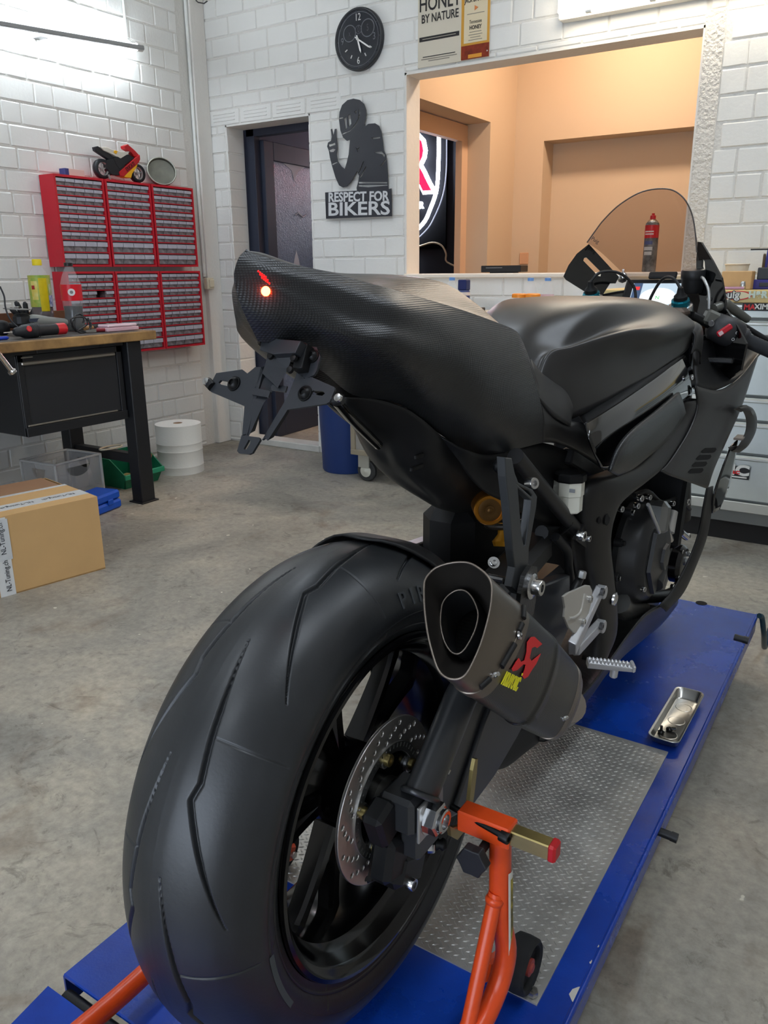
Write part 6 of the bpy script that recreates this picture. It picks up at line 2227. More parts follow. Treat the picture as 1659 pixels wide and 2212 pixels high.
# seat
body('seat', [
    [Bk(0, .24, .865), Bk(.05, .24, .865), Q(1135, 765, .085), Q(1150, 830, .112), Q(1162, 856, .12)],
    [Bk(0, .30, .852), Bk(.05, .30, .852), Q(1158, 795, .09), Q(1172, 848, .116), Q(1178, 875, .124)],
    [Bk(0, .36, .842), Bk(.05, .36, .842), Q(1184, 816, .097), Q(1196, 862, .12), Q(1196, 896, .128)],
    [Bk(0, .42, .832), Bk(.05, .42, .832), Q(1214, 836, .105), Q(1220, 876, .126), Q(1214, 909, .132)],
    [Bk(0, .46, .825), Bk(.05, .46, .82), Q(1229, 862, .112), Q(1232, 892, .126), Q(1230, 919, .132)],
    [Bk(0, .475, .80), Bk(.05, .475, .80), Q(1233, 885, .114), Q(1235, 903, .124), Q(1233, 921, .13)]], mat('seat_leather', (40, 39, 39), 0.5, bump=(500, .1, .0006)), thick=.004)

# undertail: belly of the tail
UT = [
    [Q(744, 855, .02), Q(739, 866, .012), Q(735, 876, .006), Q(734, 882, 0)],
    [Q(800, 858, .035), Q(790, 885, .025), Q(783, 908, .012), Q(780, 925, 0)],
    [Q(862, 874, .05), Q(848, 912, .035), Q(832, 945, .015), Q(826, 966, 0)],
    [Q(905, 899, .058), Q(885, 945, .04), Q(860, 985, .02), Q(848, 1006, 0)],
    [Q(953, 942, .062), Q(930, 990, .05), Q(895, 1025, .025), Q(880, 1038, 0)],
    [Q(1004, 986, .062), Q(985, 1030, .048), Q(935, 1058, .025), Q(912, 1062, 0)],
    [Q(1040, 1030, .056), Q(1022, 1066, .044), Q(980, 1086, .022), Q(945, 1092, 0)],
    [Q(1085, 1070, .06), Q(1065, 1084, .048), Q(1030, 1096, .026), Q(985, 1104, 0)]]
body('undertail', [list(reversed(c)) for c in UT], M_SATIN, nu=5, nv=5)
# darker side cover of the tail between cowl and strut
body('tail_side_cover', [[Q(953, 941, .064), Q(960, 948, .066), Q(968, 955, .068)], [Q(1004, 970, .085), Q(1004, 995, .082), Q(1006, 1020, .082)],
                         [Q(1045, 982, .085), Q(1040, 1030, .086), Q(1045, 1062, .088)], [Q(1105, 974, .1), Q(1100, 1030, .098), Q(1100, 1090, .096)],
                         [Q(1172, 956, .105), Q(1160, 1040, .1), Q(1150, 1120, .096)], [Q(1262, 992, .112), Q(1240, 1070, .104), Q(1220, 1150, .1)],
                         [Q(1310, 1020, .118), Q(1290, 1090, .11), Q(1280, 1170, .104)]], M_DEEP, mirror=False)
obj('undertail_grommet', G().lathe([(.008, 0), (.011, .004), (.011, .01), (.007, .014)], Q(1075, 1002, .1), (.8, -.5, -.2), n=14), M_DEEP, bike, smooth=True)
for (u, v, w) in ((905, 985, .02), (900, 1010, .03)):
    P = Q(u, v, .05)
    obj('undertail_recess', G().box(P + Vector((.0, .0, 0)), (.004, w, .006), ch=.001), M_DEEP, bike)

# ---------------------------------------------------------------- number plate bracket (bare)
Pt, Pb = Bk(0, -.085, .925), Bk(0, -.14, .826)
pn = (Pb - Pt).cross(Vector((1, 0, 0))).normalized()
if pn.dot(CPOS - Pt) < 0:
    pn = -pn
pl_ = lambda u, v: at_plane(u, v, Pt, pn)
M_BRK = mat('bracket_black', (38, 40, 44), 0.42, spec=.5)
brk = obj('plate_bracket', plate([[pl_(*p) for p in ((467, 806), (523, 798), (534, 807), (551, 793), (563, 793), (568, 803), (551, 838), (530, 938), (523, 940), (528, 877), (455, 846), (452, 835))],
                                   [pl_(*p) for p in ((472, 826), (477, 821), (500, 825), (505, 832), (500, 836), (475, 830))]], -pn * .0028), M_BRK, bike)
obj('bracket_wing', plate([[pl_(*p) for p in ((642, 803), (650, 804), (657, 818), (672, 814), (722, 836), (723, 842), (712, 868), (705, 872), (606, 887), (572, 946), (566, 950), (575, 935), (622, 855))],
                            [pl_(*p) for p in ((672, 847), (676, 843), (698, 845), (702, 850), (696, 855), (676, 852))]], -pn * .0028), M_BRK, brk)
obj('bracket_foot', plate([[pl_(*p) for p in ((522, 940), (560, 945), (562, 950), (545, 978), (538, 981), (516, 979), (512, 974))], [pl_(*p) for p in ((527, 968), (537, 950), (541, 951), (540, 958), (532, 971), (527, 971))]], -pn * .0028), M_BRK, brk)
# folded stems of the bracket running forward to the tail
d_ = Vector((0, .05, .01))
obj('bracket_stem', G().loft([[pl_(563, 795), pl_(568, 803), pl_(568, 803) + d_ * .4, pl_(563, 795) + d_ * .4], [pl_(528, 935), pl_(534, 940), pl_(534, 940) + d_ * .25, pl_(528, 935) + d_ * .25]]), M_BRK, brk)
obj('bracket_stem', G().loft([[pl_(608, 884), pl_(622, 884), pl_(622, 884) + d_ * .15, pl_(608, 884) + d_ * .15], [pl_(570, 944), pl_(578, 952), pl_(578, 952) + d_ * .2, pl_(570, 944) + d_ * .2]]), M_BRK, brk)
arm0, arm1 = Q(640, 760, -.01), Q(560, 850, -.02)
obj('bracket_arm', G().loft([[Q(590, 770, -.01), Q(625, 768, .0), Q(628, 790, .01), Q(600, 795, -.0)], [Q(566, 805, -.015), Q(604, 815, .0), Q(600, 830, .005), Q(565, 822, -.01)], [Q(550, 855, -.015), Q(572, 862, .0), Q(570, 870, .005), Q(548, 864, -.01)], [Q(529, 938, -.012), Q(538, 941, -.005), Q(537, 944, -.004), Q(528, 942, -.01)]]), M_BRK, brk)
obj('cross_strap', plate([[pl_(*p) for p in ((545, 841), (550, 839), (582, 845), (586, 848), (582, 860), (546, 854))]], pn * .002), M_BRK, brk)
obj('cross_strap', plate([[pl_(*p) for p in ((585, 836), (588, 831), (620, 834), (616, 847), (586, 843))]], -pn * .002), M_BRK, brk)
# lamp housing at the top of the bracket
p2 = lambda u, v, k=.022: at_plane(u, v, Pt + pn * k, pn)
obj('plate_lamp', plate([[p2(*p) for p in ((566, 728), (650, 736), (638, 762), (590, 765), (560, 756))]], -pn * .022, bevel=.001), M_BRK, brk)
obj('hinge_block', plate([[p2(*p, .012) for p in ((650, 736), (664, 742), (652, 795), (630, 797), (640, 760))]], -pn * .02, bevel=.001), M_DEEP, brk)
obj('lamp_arm', G().loft([[p2(578, 764, .014), p2(634, 764, .014), p2(634, 764, .002), p2(578, 764, .002)], [p2(572, 790, .008), p2(622, 796, .008), p2(622, 796, -.004), p2(572, 790, -.004)], [p2(566, 806, .004), p2(600, 838, .004), p2(600, 838, -.006), p2(566, 806, -.006)]]), M_BRK, brk)
for (u, v) in ((586, 770), (636, 775), (628, 800)):
    obj('lamp_screw', G().lathe([(.004, 0), (.0035, .003), (.001, .0035)], p2(u, v, .016), pn, n=12), mat('black_oxide', (24, 24, 24), 0.4, metal=.5), brk, auto=40)
obj('hinge_plate', plate([[pl_(*p) for p in ((660, 770), (668, 748), (684, 750), (692, 770), (684, 800), (678, 810), (660, 818), (650, 812))]], -pn * .003), M_BRK, brk)
for (u, v, r_) in ((506, 829, .0075), (659, 850, .0075), (676, 770, .0065)):
    g = G().lathe([(r_ * 1.15, 0), (r_ * 1.1, .0015)], pl_(u, v), pn, n=18)
    g.lathe([(r_ * .95, .0015), (r_ * .8, .004), (r_ * .45, .0055), (r_ * .4, .003), (.0001, .003)], pl_(u, v), pn, n=16)
    obj('bracket_bolt', g, mat('black_oxide', (24, 24, 24), 0.4, metal=.5), brk, auto=40)
for (u, v, u2, v2) in ((449, 825, 459, 836), (739, 862, 722, 866)):
    a, b_ = pl_(u, v), pl_(u2, v2)
    g = G().tube([b_, a], .0055, 12)
    obj('indicator_stub', g, M_DEEP, brk, auto=40)
    obj('stub_screw', G().lathe([(.0045, 0), (.004, .003), (.0015, .0035)], a + (a - b_).normalized() * -.002 + pn * .003, pn, n=12), M_CHROME, brk, auto=40)
obj('cable_loop', G().tube(catmull([Q(668, 740, .03), Q(685, 742, .035), Q(690, 760, .03), Q(685, 775, .02)], 5), .003, 8), M_DEEP, brk, auto=60)
# slim under-tail stay
obj('tail_stay', G().tube(catmull([Q(728, 868, .045), Q(760, 905, .03), Q(818, 962, .02)], 4), .006, 10), M_GLOSS, bike, auto=60)

# ---------------------------------------------------------------- tank cover
TANK = {
    .405: ((0, .84), (.045, .837), (.07, .83), (.085, .822), (.095, .81), (.102, .79), (.108, .765)),
    .46: ((0, .885), (.04, .884), (.07, .874), (.08, .868), (.091, .872), (.105, .835), (.115, .768)),
    .51: ((0, .915), (.045, .912), (.08, .886), (.095, .876), (.111, .882), (.118, .838), (.128, .772)),
    .59: ((0, .94), (.06, .936), (.092, .918), (.11, .888), (.14, .894), (.134, .842), (.145, .783)),
    .68: ((0, .95), (.07, .948), (.102, .940), (.13, .904), (.166, .899), (.148, .852), (.157, .795)),
    .78: ((0, .952), (.08, .95), (.114, .942), (.145, .913), (.186, .893), (.164, .852), (.166, .806)),
    .9: ((0, .95), (.085, .947), (.12, .939), (.152, .92), (.194, .895), (.178, .86), (.174, .824)),
    1.0: ((0, .944), (.088, .94), (.125, .932), (.155, .918), (.188, .896), (.186, .87), (.18, .84)),
    1.06: ((0, .936), (.085, .932), (.12, .924), (.146, .911), (.17, .892), (.174, .872), (.17, .85)),
    1.1: ((0, .924), (.08, .919), (.11, .909), (.133, .898), (.152, .883), (.156, .868), (.152, .857)),
}
body('tank_cover', [[Bk(l, s, z) for l, z in TANK[s]] for s in sorted(TANK)], M_MATTE, nu=6, nv=6)
# shroud ahead of the tank seam
SHR = {
    1.0: ((0, .92), (.09, .915), (.14, .9), (.188, .878), (.194, .856), (.19, .832)),
    1.04: ((0, .926), (.09, .92), (.139, .908), (.19, .89), (.196, .866), (.19, .836)),
    1.09: ((0, .92), (.09, .912), (.135, .9), (.182, .884), (.192, .858), (.19, .826)),
    1.12: ((0, .9), (.085, .895), (.125, .885), (.172, .868), (.184, .84), (.186, .80)),
}
body('tank_shroud', [[Bk(l, s, z) for l, z in SHR[s]] for s in sorted(SHR)], M_MATTE, nu=5, nv=5)
obj('shroud_screw', socket_head(G(), Q(1492, 815, .2), (1, -.2, .1), .006, .004), M_CHROME, bike, auto=40)
# glossy side panel
body('gloss_panel', [[Q(1263, 913, .150), Q(1272, 945, .166), Q(1285, 980, .172), Q(1300, 1014, .17)],
                     [Q(1300, 892, .160), Q(1308, 925, .174), Q(1318, 965, .18), Q(1330, 1005, .178)],
                     [Q(1365, 850, .170), Q(1368, 880, .182), Q(1372, 915, .188), Q(1378, 950, .188)],
                     [Q(1430, 806, .178), Q(1435, 835, .188), Q(1440, 862, .194), Q(1446, 890, .194)],
                     [Q(1480, 768, .182), Q(1492, 790, .19), Q(1500, 815, .196), Q(1505, 845, .197)]], M_GLOSS, nu=6, nv=6, mirror=False)
body('tank_lower_trim', [[Q(1246, 885, .112), Q(1254, 902, .13), Q(1264, 916, .148)], [Q(1296, 862, .13), Q(1299, 880, .148), Q(1302, 895, .159)], [Q(1360, 820, .142), Q(1363, 838, .16), Q(1367, 853, .169)], [Q(1425, 778, .15), Q(1428, 796, .17), Q(1432, 809, .177)], [Q(1462, 745, .155), Q(1470, 760, .172), Q(1482, 770, .181)]], M_DEEP, mirror=False)
# textured carbon side pad
body('side_pad', [[Q(1320, 1018, .196), Q(1326, 1024, .194), Q(1335, 1028, .188)],
                  [Q(1340, 965, .2), Q(1352, 990, .203), Q(1366, 1014, .194)],
                  [Q(1370, 928, .202), Q(1384, 958, .206), Q(1402, 986, .196)],
                  [Q(1420, 888, .204), Q(1432, 918, .208), Q(1447, 946, .198)],
                  [Q(1468, 847, .204), Q(1476, 868, .207), Q(1482, 892, .199)]], M_CARB, mirror=False, thick=.006)
# ---------------------------------------------------------------- frame
FL = [(1480, 868, .19), (1470, 905, .188), (1440, 948, .184), (1385, 1002, .176), (1330, 1026, .168), (1292, 1040, .160), (1272, 1078, .152), (1268, 1160, .146), (1277, 1235, .144), (1291, 1305, .142), (1297, 1370, .14), (1288, 1432, .136)]
FR = [(1508, 862, .2), (1500, 912, .198), (1470, 962, .192), (1428, 1014, .186), (1392, 1045, .18), (1362, 1068, .176), (1336, 1098, .172), (1319, 1162, .166), (1326, 1250, .158), (1332, 1310, .152), (1330, 1370, .148), (1304, 1430, .142)]
cols = []
for a, b_ in zip(FL, FR):
    A_, B_ = Q(*a), Q(*b_)
    m_ = (A_ + B_) / 2 + Vector((.008, 0, 0))
    cols.append([A_ - Vector((.03, 0, 0)), A_, m_, B_, B_ - Vector((.04, 0, 0))])
frm = body('frame', cols, M_FRAME, nu=5, nv=4, mirror=False)
gl = grid_geo(patch(cols, 5, 4))
gl.v = [Vector((2 * XB - p.x, p.y, p.z)) for p in gl.v]
obj('frame_left', gl, M_FRAME, frm, smooth=True, thick=.004)
FB = bvh_of(grid_geo(patch(cols, 5, 4)))
for (u, v, r_) in ((1294, 1123, .007), (1311, 1121, .0115)):
    P = cast_px(FB, u, v, .0008)
    if P:
        obj('frame_hole_shade', G().lathe([(r_, 0), (r_ * .9, .0006)], P, (1, -.1, .05), n=20), mat('hole_shade_black', (4, 4, 4), 0.9), frm)  # black disc on the surface stands in for the hole's dark inside
P = cast_px(FB, 1326, 1293, .0) or Q(1326, 1293, .15)
g = G().lathe([(.014, 0), (.013, .004), (.009, .0055), (.007, .004), (.0001, .004)], P, X1, n=20)
obj('pivot_bolt', g, M_CHROME, frm, auto=35)
obj('strut_lug', plate([[Q(*p, .138) for p in ((1236, 1165), (1250, 1140), (1262, 1118), (1264, 1160), (1262, 1180), (1258, 1182))]], (.006, 0, 0)), M_FRAME, frm)
g = G()
socket_head(g, Q(1249, 1156, .142), X1, .0095, .012)
obj('strut_bolt', g, M_CHROME, frm, auto=35)
g = G()
socket_head(g, Q(1258, 1161, .142), X1, .006, .014)
obj('strut_bolt', g, M_CHROME, frm, auto=35)

# ---------------------------------------------------------------- engine
M_ENG = mat('engine_case_black', (40, 40, 41), 0.36, spec=.5)
eng = obj('engine_block', G().box(Bk(-.01, .97, .43), (.2, .42, .34), ch=.03), M_DEEP, bike)
cc_ = Q(1356, 1190, .105)
prof = [(.117, 0), (.117, .012), (.113, .018), (.108, .045), (.1, .058), (.09, .064)]
obj('clutch_cover', G().lathe(prof + [(.03, .066)], cc_, (1, -.02, .0), n=56), M_ENG, bike, auto=28)
cov = [k for k in bike.children if k.name.startswith('clutch_cover')][0]
obj('cover_face', G().lathe([(.086, .064), (.084, .072), (.03, .078), (.028, .084), (.0001, .085)], cc_ + Vector((0, .004, 0)), X1, n=6, ref=(0, .4, 1)), M_ENG, cov, auto=20)
for k in range(10):
    a = R(36 * k + 10)
    c = cc_ + Vector((.004, math.cos(a) * .121, math.sin(a) * .121))
    g = G().lathe([(.009, -.004), (.009, .012)], c, X1, n=12)
    obj('cover_boss', g, M_ENG, cov, auto=35)
    g = G()
    hexbolt(g, c + Vector((.012, 0, 0)), X1, .006, .007)
    obj('cover_bolt', g, M_CHROME if k % 2 else M_ALUD, cov, auto=30)
wp = Q(1455, 1215, .135)
g = G().lathe([(.05, 0), (.05, .018), (.042, .028), (.03, .03)], wp, (1, -.05, 0), n=32)
pump = obj('water_pump', g, mat('pump_gloss_black', (20, 20, 21), .2, spec=.6), bike, auto=35)
for k in range(4):
    a = R(90 * k + 30)
    g = G()
    hexbolt(g, wp + Vector((.018, math.cos(a) * .046, math.sin(a) * .046)), X1, .006, .008)
    obj('pump_bolt', g, M_CHROME, pump, auto=30)
g = G().lathe([(.012, 0), (.012, .008), (.004, .009)], wp + Vector((.03, 0, .01)), X1, n=18)
obj('filler_cap', g, M_ALUF, pump, auto=35)
# bright bracket and solenoids above the clutch cover
brt = obj('starter_cover', G().box(Q(1418, 1118, .16), (.05, .05, .075), rot=Matrix.Rotation(R(-14), 3, 'X'), ch=.012), mat('cast_silver', (138, 138, 136), .32, metal=.8), bike)
obj('starter_rib', G().tube([Q(1400, 1090, .185), Q(1412, 1120, .187), Q(1424, 1150, .187)], .004, 8), M_ALUF, brt, auto=60)
for (u0, v0, u1, v1, r_, m_) in ((1452, 1105, 1444, 1150, .013, M_ALUF), (1440, 1095, 1436, 1140, .009, M_ALUF), (1418, 1235, 1410, 1262, .022, M_ALUD), (1432, 1130, 1446, 1165, .01, M_CHROME), (1470, 1150, 1482, 1160, .009, M_CHROME)):
    obj('engine_fitting', G().tube([Q(u0, v0, .165), Q(u1, v1, .168)], r_, 14), m_, bike, auto=40)
for (u, v, r_) in ((1380, 1076, .007), (1398, 1074, .006), (1372, 1092, .006), (1337, 1099, .006), (1484, 1158, .007), (1486, 1196, .006), (1450, 1266, .006), (1386, 1272, .006), (1482, 1084, .008), (1450, 1087, .006)):
    g = G()
    socket_head(g, Q(u, v, .165), (1, -.3, .1), r_, .008)
    obj('engine_bolt', g, M_CHROME, bike, auto=35)
obj('wiring_loom', G().tube(catmull([Q(1370, 1070, .15), Q(1400, 1062, .16), Q(1430, 1085, .15), Q(1470, 1075, .15), Q(1490, 1100, .14)], 5), .005, 8), M_DEEP, bike, auto=60)
obj('coolant_hose', G().tube(catmull([Q(1470, 1262, .16), Q(1450, 1282, .165), Q(1410, 1290, .15), Q(1360, 1285, .13)], 5), .014, 12), M_SATIN, bike, auto=60)
obj('engine_base', G().tube(catmull([Q(1335, 1300, .12), Q(1350, 1315, .12), Q(1380, 1310, .12)], 4), .026, 14), mat('cast_silver', (138, 138, 136), .32, metal=.8), bike, auto=60)
obj('radiator', G().box(Bk(0, 1.2, .5), (.34, .05, .3), rot=Matrix.Rotation(R(-12), 3, 'X'), ch=.008), M_DEEP, bike)

# ---------------------------------------------------------------- rear brake reservoir, hoses, shock
RC = Q(1228, 1068, .128)
hexr = lambda r_, z: [RC + Vector((math.cos(R(a)) * r_ * 1.05, math.sin(R(a)) * r_, z)) for a in (20, 70, 110, 160, 200, 250, 290, 340)]
M_MILK = mat('milky_plastic', (222, 220, 206), 0.4, spec=.5)
res_ = obj('brake_reservoir', G().loft([hexr(.019, -.029), hexr(.0225, -.026), hexr(.0225, .0), hexr(.024, .001), hexr(.024, .024)]), M_MILK, bike)
obj('reservoir_cap', G().loft([hexr(.0255, .024), hexr(.0265, .027), hexr(.0265, .036), hexr(.023, .0385)]), M_DEEP, res_)
obj('reservoir_mark', G().box(RC + Vector((.008, -.0218, .013)), (.02, .0012, .006)), mat('mark_grey', (150, 152, 156), .5), res_)
obj('reservoir_hose', G().tube(catmull([RC + Vector((0, 0, -.028)), RC + Vector((.006, 0, -.045)), RC + Vector((-.004, .01, -.06)), RC + Vector((-.02, .02, -.075))], 5), .006, 10), M_DEEP, bike, auto=60)
SH0 = Q(1058, 1102, .078)
sax = (CPOS - SH0).normalized()
sax = (sax + Vector((.15, 0, -.25))).normalized()
M_GOLD = mat('gold_anodised', (176, 116, 38), 0.32, metal=.9)
sh = obj('shock_reservoir', G().lathe([(.0235, -.07), (.0235, 0), (.022, .002), (.018, .002), (.018, .0), (.0001, .0)], SH0, sax, n=32), M_GOLD, bike, auto=35)
obj('shock_cap', G().lathe([(.017, .001), (.012, .0016), (.0075, .001), (.0075, .003), (.004, .003), (.004, .005), (.0001, .006)], SH0, sax, n=24), mat('gold_dark', (94, 66, 32), .4, metal=.8), sh, auto=35)
g = G().lathe([(.022, -.008), (.025, .0), (.02, .006), (.016, .012), (.016, .03)], Q(1096, 1170, .06), (-.15, .3, 1), n=28)
obj('shock_collar', g, mat('shock_yellow', (196, 136, 34), .35, metal=.5), bike, auto=35)
g = G()
for k in range(60):
    pass
spr = [Q(1092, 1168, .05) + Vector((math.cos(a) * .032 - .012 * t, math.sin(a) * .032 + .03 * t, .01 + .11 * t)) for t, a in ((k / 60, k / 60 * 2 * math.pi * 4) for k in range(61))]
obj('shock_spring', G().tube(spr, .0055, 8), mat('spring_dark', (44, 38, 32), .4), bike, auto=60)
for (pp, r_) in (([Q(1200, 1160, .12), Q(1225, 1190, .13), Q(1228, 1225, .13), Q(1234, 1262, .13)], .008), ([Q(1255, 1245, .15), Q(1242, 1270, .15), Q(1235, 1290, .15)], .007), ([Q(1170, 1150, .1), Q(1205, 1150, .1), Q(1245, 1160, .1)], .012)):
    obj('brake_hose', G().tube(catmull(pp, 5), r_, 10), M_SATIN, bike, auto=60)
g = G()
hexbolt(g, Q(1256, 1248, .155), (.1, .2, 1), .007, .012)
obj('switch_cap', g, M_ALUF, bike, auto=35)
obj('inner_frame', G().box(Bk(-.05, .5, .53), (.1, .26, .2), ch=.03), M_DEEP, bike)

# ---------------------------------------------------------------- rearset: heel guard, bracket, foot peg
hl = .165
heel_o = [(1212, 1288), (1222, 1280), (1262, 1263), (1270, 1264), (1275, 1275), (1274, 1295), (1262, 1345), (1252, 1362), (1236, 1367), (1224, 1355), (1214, 1332), (1216, 1312)]
hg = obj('heel_guard', plate([[Q(u, v, hl) for u, v in heel_o]], (.004, 0, 0), bevel=.001), mat('heel_guard_alu', (200, 196, 188), 0.45, metal=.4), bike)
obj('heel_emboss', G().tube(catmull([Q(1262, 1282, hl + .004), Q(1254, 1320, hl + .004), Q(1240, 1334, hl + .004), Q(1228, 1336, hl + .004)], 5), .0028, 8), mat('heel_guard_alu', (200, 196, 188), 0.45, metal=.4), hg, auto=60)
M_SILV = mat('bracket_silver', (196, 196, 198), 0.4, metal=.6)


def bar(a, b_, w0, w1, t, z=0):
    a, b_ = Vector(a), Vector(b_)
    d = (b_ - a).normalized()
    n = Vector((1, 0, 0)).cross(d).normalized()
    x = Vector((t / 2, 0, 0))
    return G().loft([[a + n * w0 - x, a - n * w0 - x, a - n * w0 * .7 + x, a + n * w0 * .7 + x], [b_ + n * w1 - x, b_ - n * w1 - x, b_ - n * w1 * .7 + x, b_ + n * w1 * .7 + x]])


rs = obj('rearset_bracket', bar(Q(1296, 1275, .160), Q(1236, 1402, .172), .011, .015, .014), M_SILV, bike, bev=.002)
obj('rearset_arm', bar(Q(1296, 1350, .160), Q(1246, 1404, .172), .012, .012, .012), M_SILV, rs, bev=.002)
for (u, v) in ((1298, 1278), (1296, 1352)):
    g = G().lathe([(.0125, -.006), (.0125, .0075), (.011, .009)], Q(u, v, .162), X1, n=18)
    obj('bracket_eye', g, M_SILV, rs, auto=35)
    g = G()
    socket_head(g, Q(u, v, .169), X1, .007, .006)
    obj('rearset_bolt', g, mat('bolt_grey', (118, 118, 120), .35, metal=.8), rs, auto=35)
for (u, v) in ((1273, 1294), (1258, 1344)):
    g = G()
    socket_head(g, Q(u, v, .169), X1, .0065, .005)
    obj('guard_bolt', g, M_CHROME, rs, auto=35)
pa, pb = Q(1268, 1432, .185), Q(1366, 1443, .252)
d = (pb - pa).normalized()
n = Vector((0, 0, 1))
n = (n - d * n.dot(d)).normalized()
w = d.cross(n)
g = G().loft([[pa + w * .011 + n * .006, pa - w * .011 + n * .006, pa - w * .009 - n * .006, pa + w * .009 - n * .006], [pb + w * .012 + n * .005, pb - w * .012 + n * .005, pb - w * .009 - n * .004, pb + w * .009 - n * .004]])
peg = obj('foot_peg', g, M_SILV, bike, bev=.0015)
g = G()
L_ = (pb - pa).length
for k in range(11):
    for sg in (-1, 1):
        c = pa + d * (L_ * (k + .7) / 12) + n * .0058 + w * sg * .007
        g.add([c + w * .004 - d * .002, c - w * .004 - d * .002, c - w * .004 + d * .002, c + w * .004 + d * .002, c + n * .0035], [(0, 1, 4), (1, 2, 4), (2, 3, 4), (3, 0, 4)])
tag(obj('peg_teeth', g, M_SILV, peg), kind='stuff')
obj('peg_tip', G().box(pb + n * .003, (.006, .026, .012), rot=frame_m((0, 0, 0), d, w).to_3x3(), ch=.002), M_SILV, peg)
obj('peg_feeler', G().lathe([(.007, 0), (.007, .014), (.005, .016)], pa + d * (L_ * .62) - n * .005, -n, n=14), M_SILV, peg, auto=35)
# ================================================================== motorcycle: fairing, cockpit, front wheel
FAIR = [
    [(1503, 833, .205), (1507, 880, .206), (1488, 932, .204), (1450, 993, .196), (1428, 1017, .190)],
    [(1520, 838, .212), (1524, 888, .216), (1505, 940, .214), (1468, 1000, .206), (1447, 1027, .2)],
    [(1546, 843, .224), (1546, 894, .228), (1528, 946, .226), (1492, 1006, .216), (1472, 1036, .21)],
    [(1572, 836, .236), (1568, 893, .24), (1550, 948, .236), (1516, 1010, .225), (1498, 1045, .218)],
    [(1606, 808, .25), (1586, 888, .25), (1566, 944, .244), (1534, 1012, .232), (1526, 1055, .225)],
    [(1640, 764, .262), (1604, 874, .256), (1578, 935, .248), (1545, 1008, .235), (1531, 1050, .227)]]
fcols = [[Q(*p) for p in c] for c in FAIR]
fair = body('side_fairing', fcols, M_MATTE, nu=5, nv=6, mirror=False, thick=.004)
gl = grid_geo(patch(fcols, 5, 6))
gl.v = [Vector((2 * XB - p.x, p.y, p.z)) for p in gl.v]
obj('left_fairing', gl, M_MATTE, fair, smooth=True, thick=.004)
FBV = bvh_of(grid_geo(patch(fcols, 5, 6)))
M_HOLE_SHADE = mat('hole_shade_black', (4, 4, 4), 0.9)
for (u, v) in ((1531, 972), (1520, 987), (1511, 1002), (1503, 1016)):
    lp = [(u - 17, v + 5), (u - 14, v + 1), (u - 8, v - 4), (u + 14, v - 5), (u + 16, v - 1), (u + 12, v + 4), (u + 7, v + 6), (u - 14, v + 7)]
    decal(lp, .0004, FBV, M_HOLE_SHADE, 'vent_slot_shade', fair, .0005)  # raised black plates imitate the shaded inside of the vents
# outer flank below the fold, seen edge-on
flank = [[Q(1528, 1054, .226), Q(1536, 1052, .23), Q(1541, 1050, .232)], [Q(1520, 1095, .222), Q(1532, 1097, .228), Q(1538, 1098, .23)], [Q(1510, 1150, .214), Q(1521, 1155, .222), Q(1528, 1158, .224)],
         [Q(1490, 1205, .205), Q(1501, 1212, .213), Q(1507, 1216, .215)], [Q(1458, 1268, .195), Q(1472, 1275, .203), Q(1478, 1279, .205)], [Q(1425, 1308, .185), Q(1436, 1316, .193), Q(1440, 1322, .195)]]
body('fairing_flank', flank, M_SATIN, nu=5, nv=3, mirror=False, thick=.003, parent=fair)
# belly pan
BP = [[(1470, 1272, .196), (1462, 1285, .18), (1448, 1310, .15)], [(1436, 1300, .185), (1432, 1322, .17), (1418, 1348, .14)], [(1395, 1322, .165), (1392, 1350, .155), (1385, 1378, .13)],
      [(1356, 1368, .15), (1350, 1392, .142), (1342, 1412, .12)], [(1316, 1424, .136), (1310, 1440, .13), (1300, 1455, .11)], [(1272, 1482, .12), (1268, 1496, .115), (1258, 1514, .1)],
      [(1200, 1560, .1), (1190, 1575, .095), (1175, 1600, .08)]]
body('belly_pan', [[Bk(0, Q(*c[2]).y - AY, Q(*c[2]).z - LZ - .01)] + [Q(*p) for p in reversed(c)] for c in BP], M_CARB, nu=4, nv=4, mirror=True)
# tail of the belly pan below the swingarm
body('belly_tail', [[Q(1160, 1560, .08), Q(1165, 1600, .07), Q(1150, 1612, .05)], [Q(1110, 1570, .08), Q(1105, 1640, .07), Q(1098, 1655, .05)], [Q(1060, 1600, .08), Q(1062, 1662, .07), Q(1055, 1668, .05)], [Q(1030, 1640, .075), Q(1034, 1692, .065), Q(1030, 1695, .05)]], M_DEEP, mirror=False)
# black air blade outside the fairing and the winglet loop
body('side_blade', [[Q(1592, 950, .255), Q(1585, 956, .25), Q(1576, 965, .246)], [Q(1584, 1000, .25), Q(1572, 1008, .245), Q(1556, 1018, .238)], [Q(1572, 1052, .244), Q(1556, 1062, .238), Q(1540, 1068, .232)], [Q(1552, 1100, .236), Q(1544, 1104, .234), Q(1537, 1108, .23)]], M_GLOSS, mirror=False, parent=fair)
wl = catmull([Q(1598, 884, .26), Q(1612, 882, .272), Q(1622, 902, .276), Q(1621, 930, .276), Q(1608, 958, .272), Q(1594, 972, .262), Q(1586, 964, .256)], 5)
g = G()
rings = []
for i, p in enumerate(wl):
    t = (wl[min(i + 1, len(wl) - 1)] - wl[max(i - 1, 0)]).normalized()
    d = Vector((.15, .9, -.1)).normalized()
    n = t.cross(d).normalized()
    rings.append([p + d * .04 + n * .001, p + n * .007, p - d * .04 + n * .001, p - n * .007])
wing = obj('winglet', G().loft(rings), M_MATTE, fair, auto=40)
obj('winglet_stay', G().box(Q(1598, 945, .262), (.02, .05, .005), ch=.001), mat('winglet_beige_edge', (120, 108, 98), .4), wing)

# ---------------------------------------------------------------- windscreen
def ys(u, v, s):
    return at(u, v, y=AY + s)


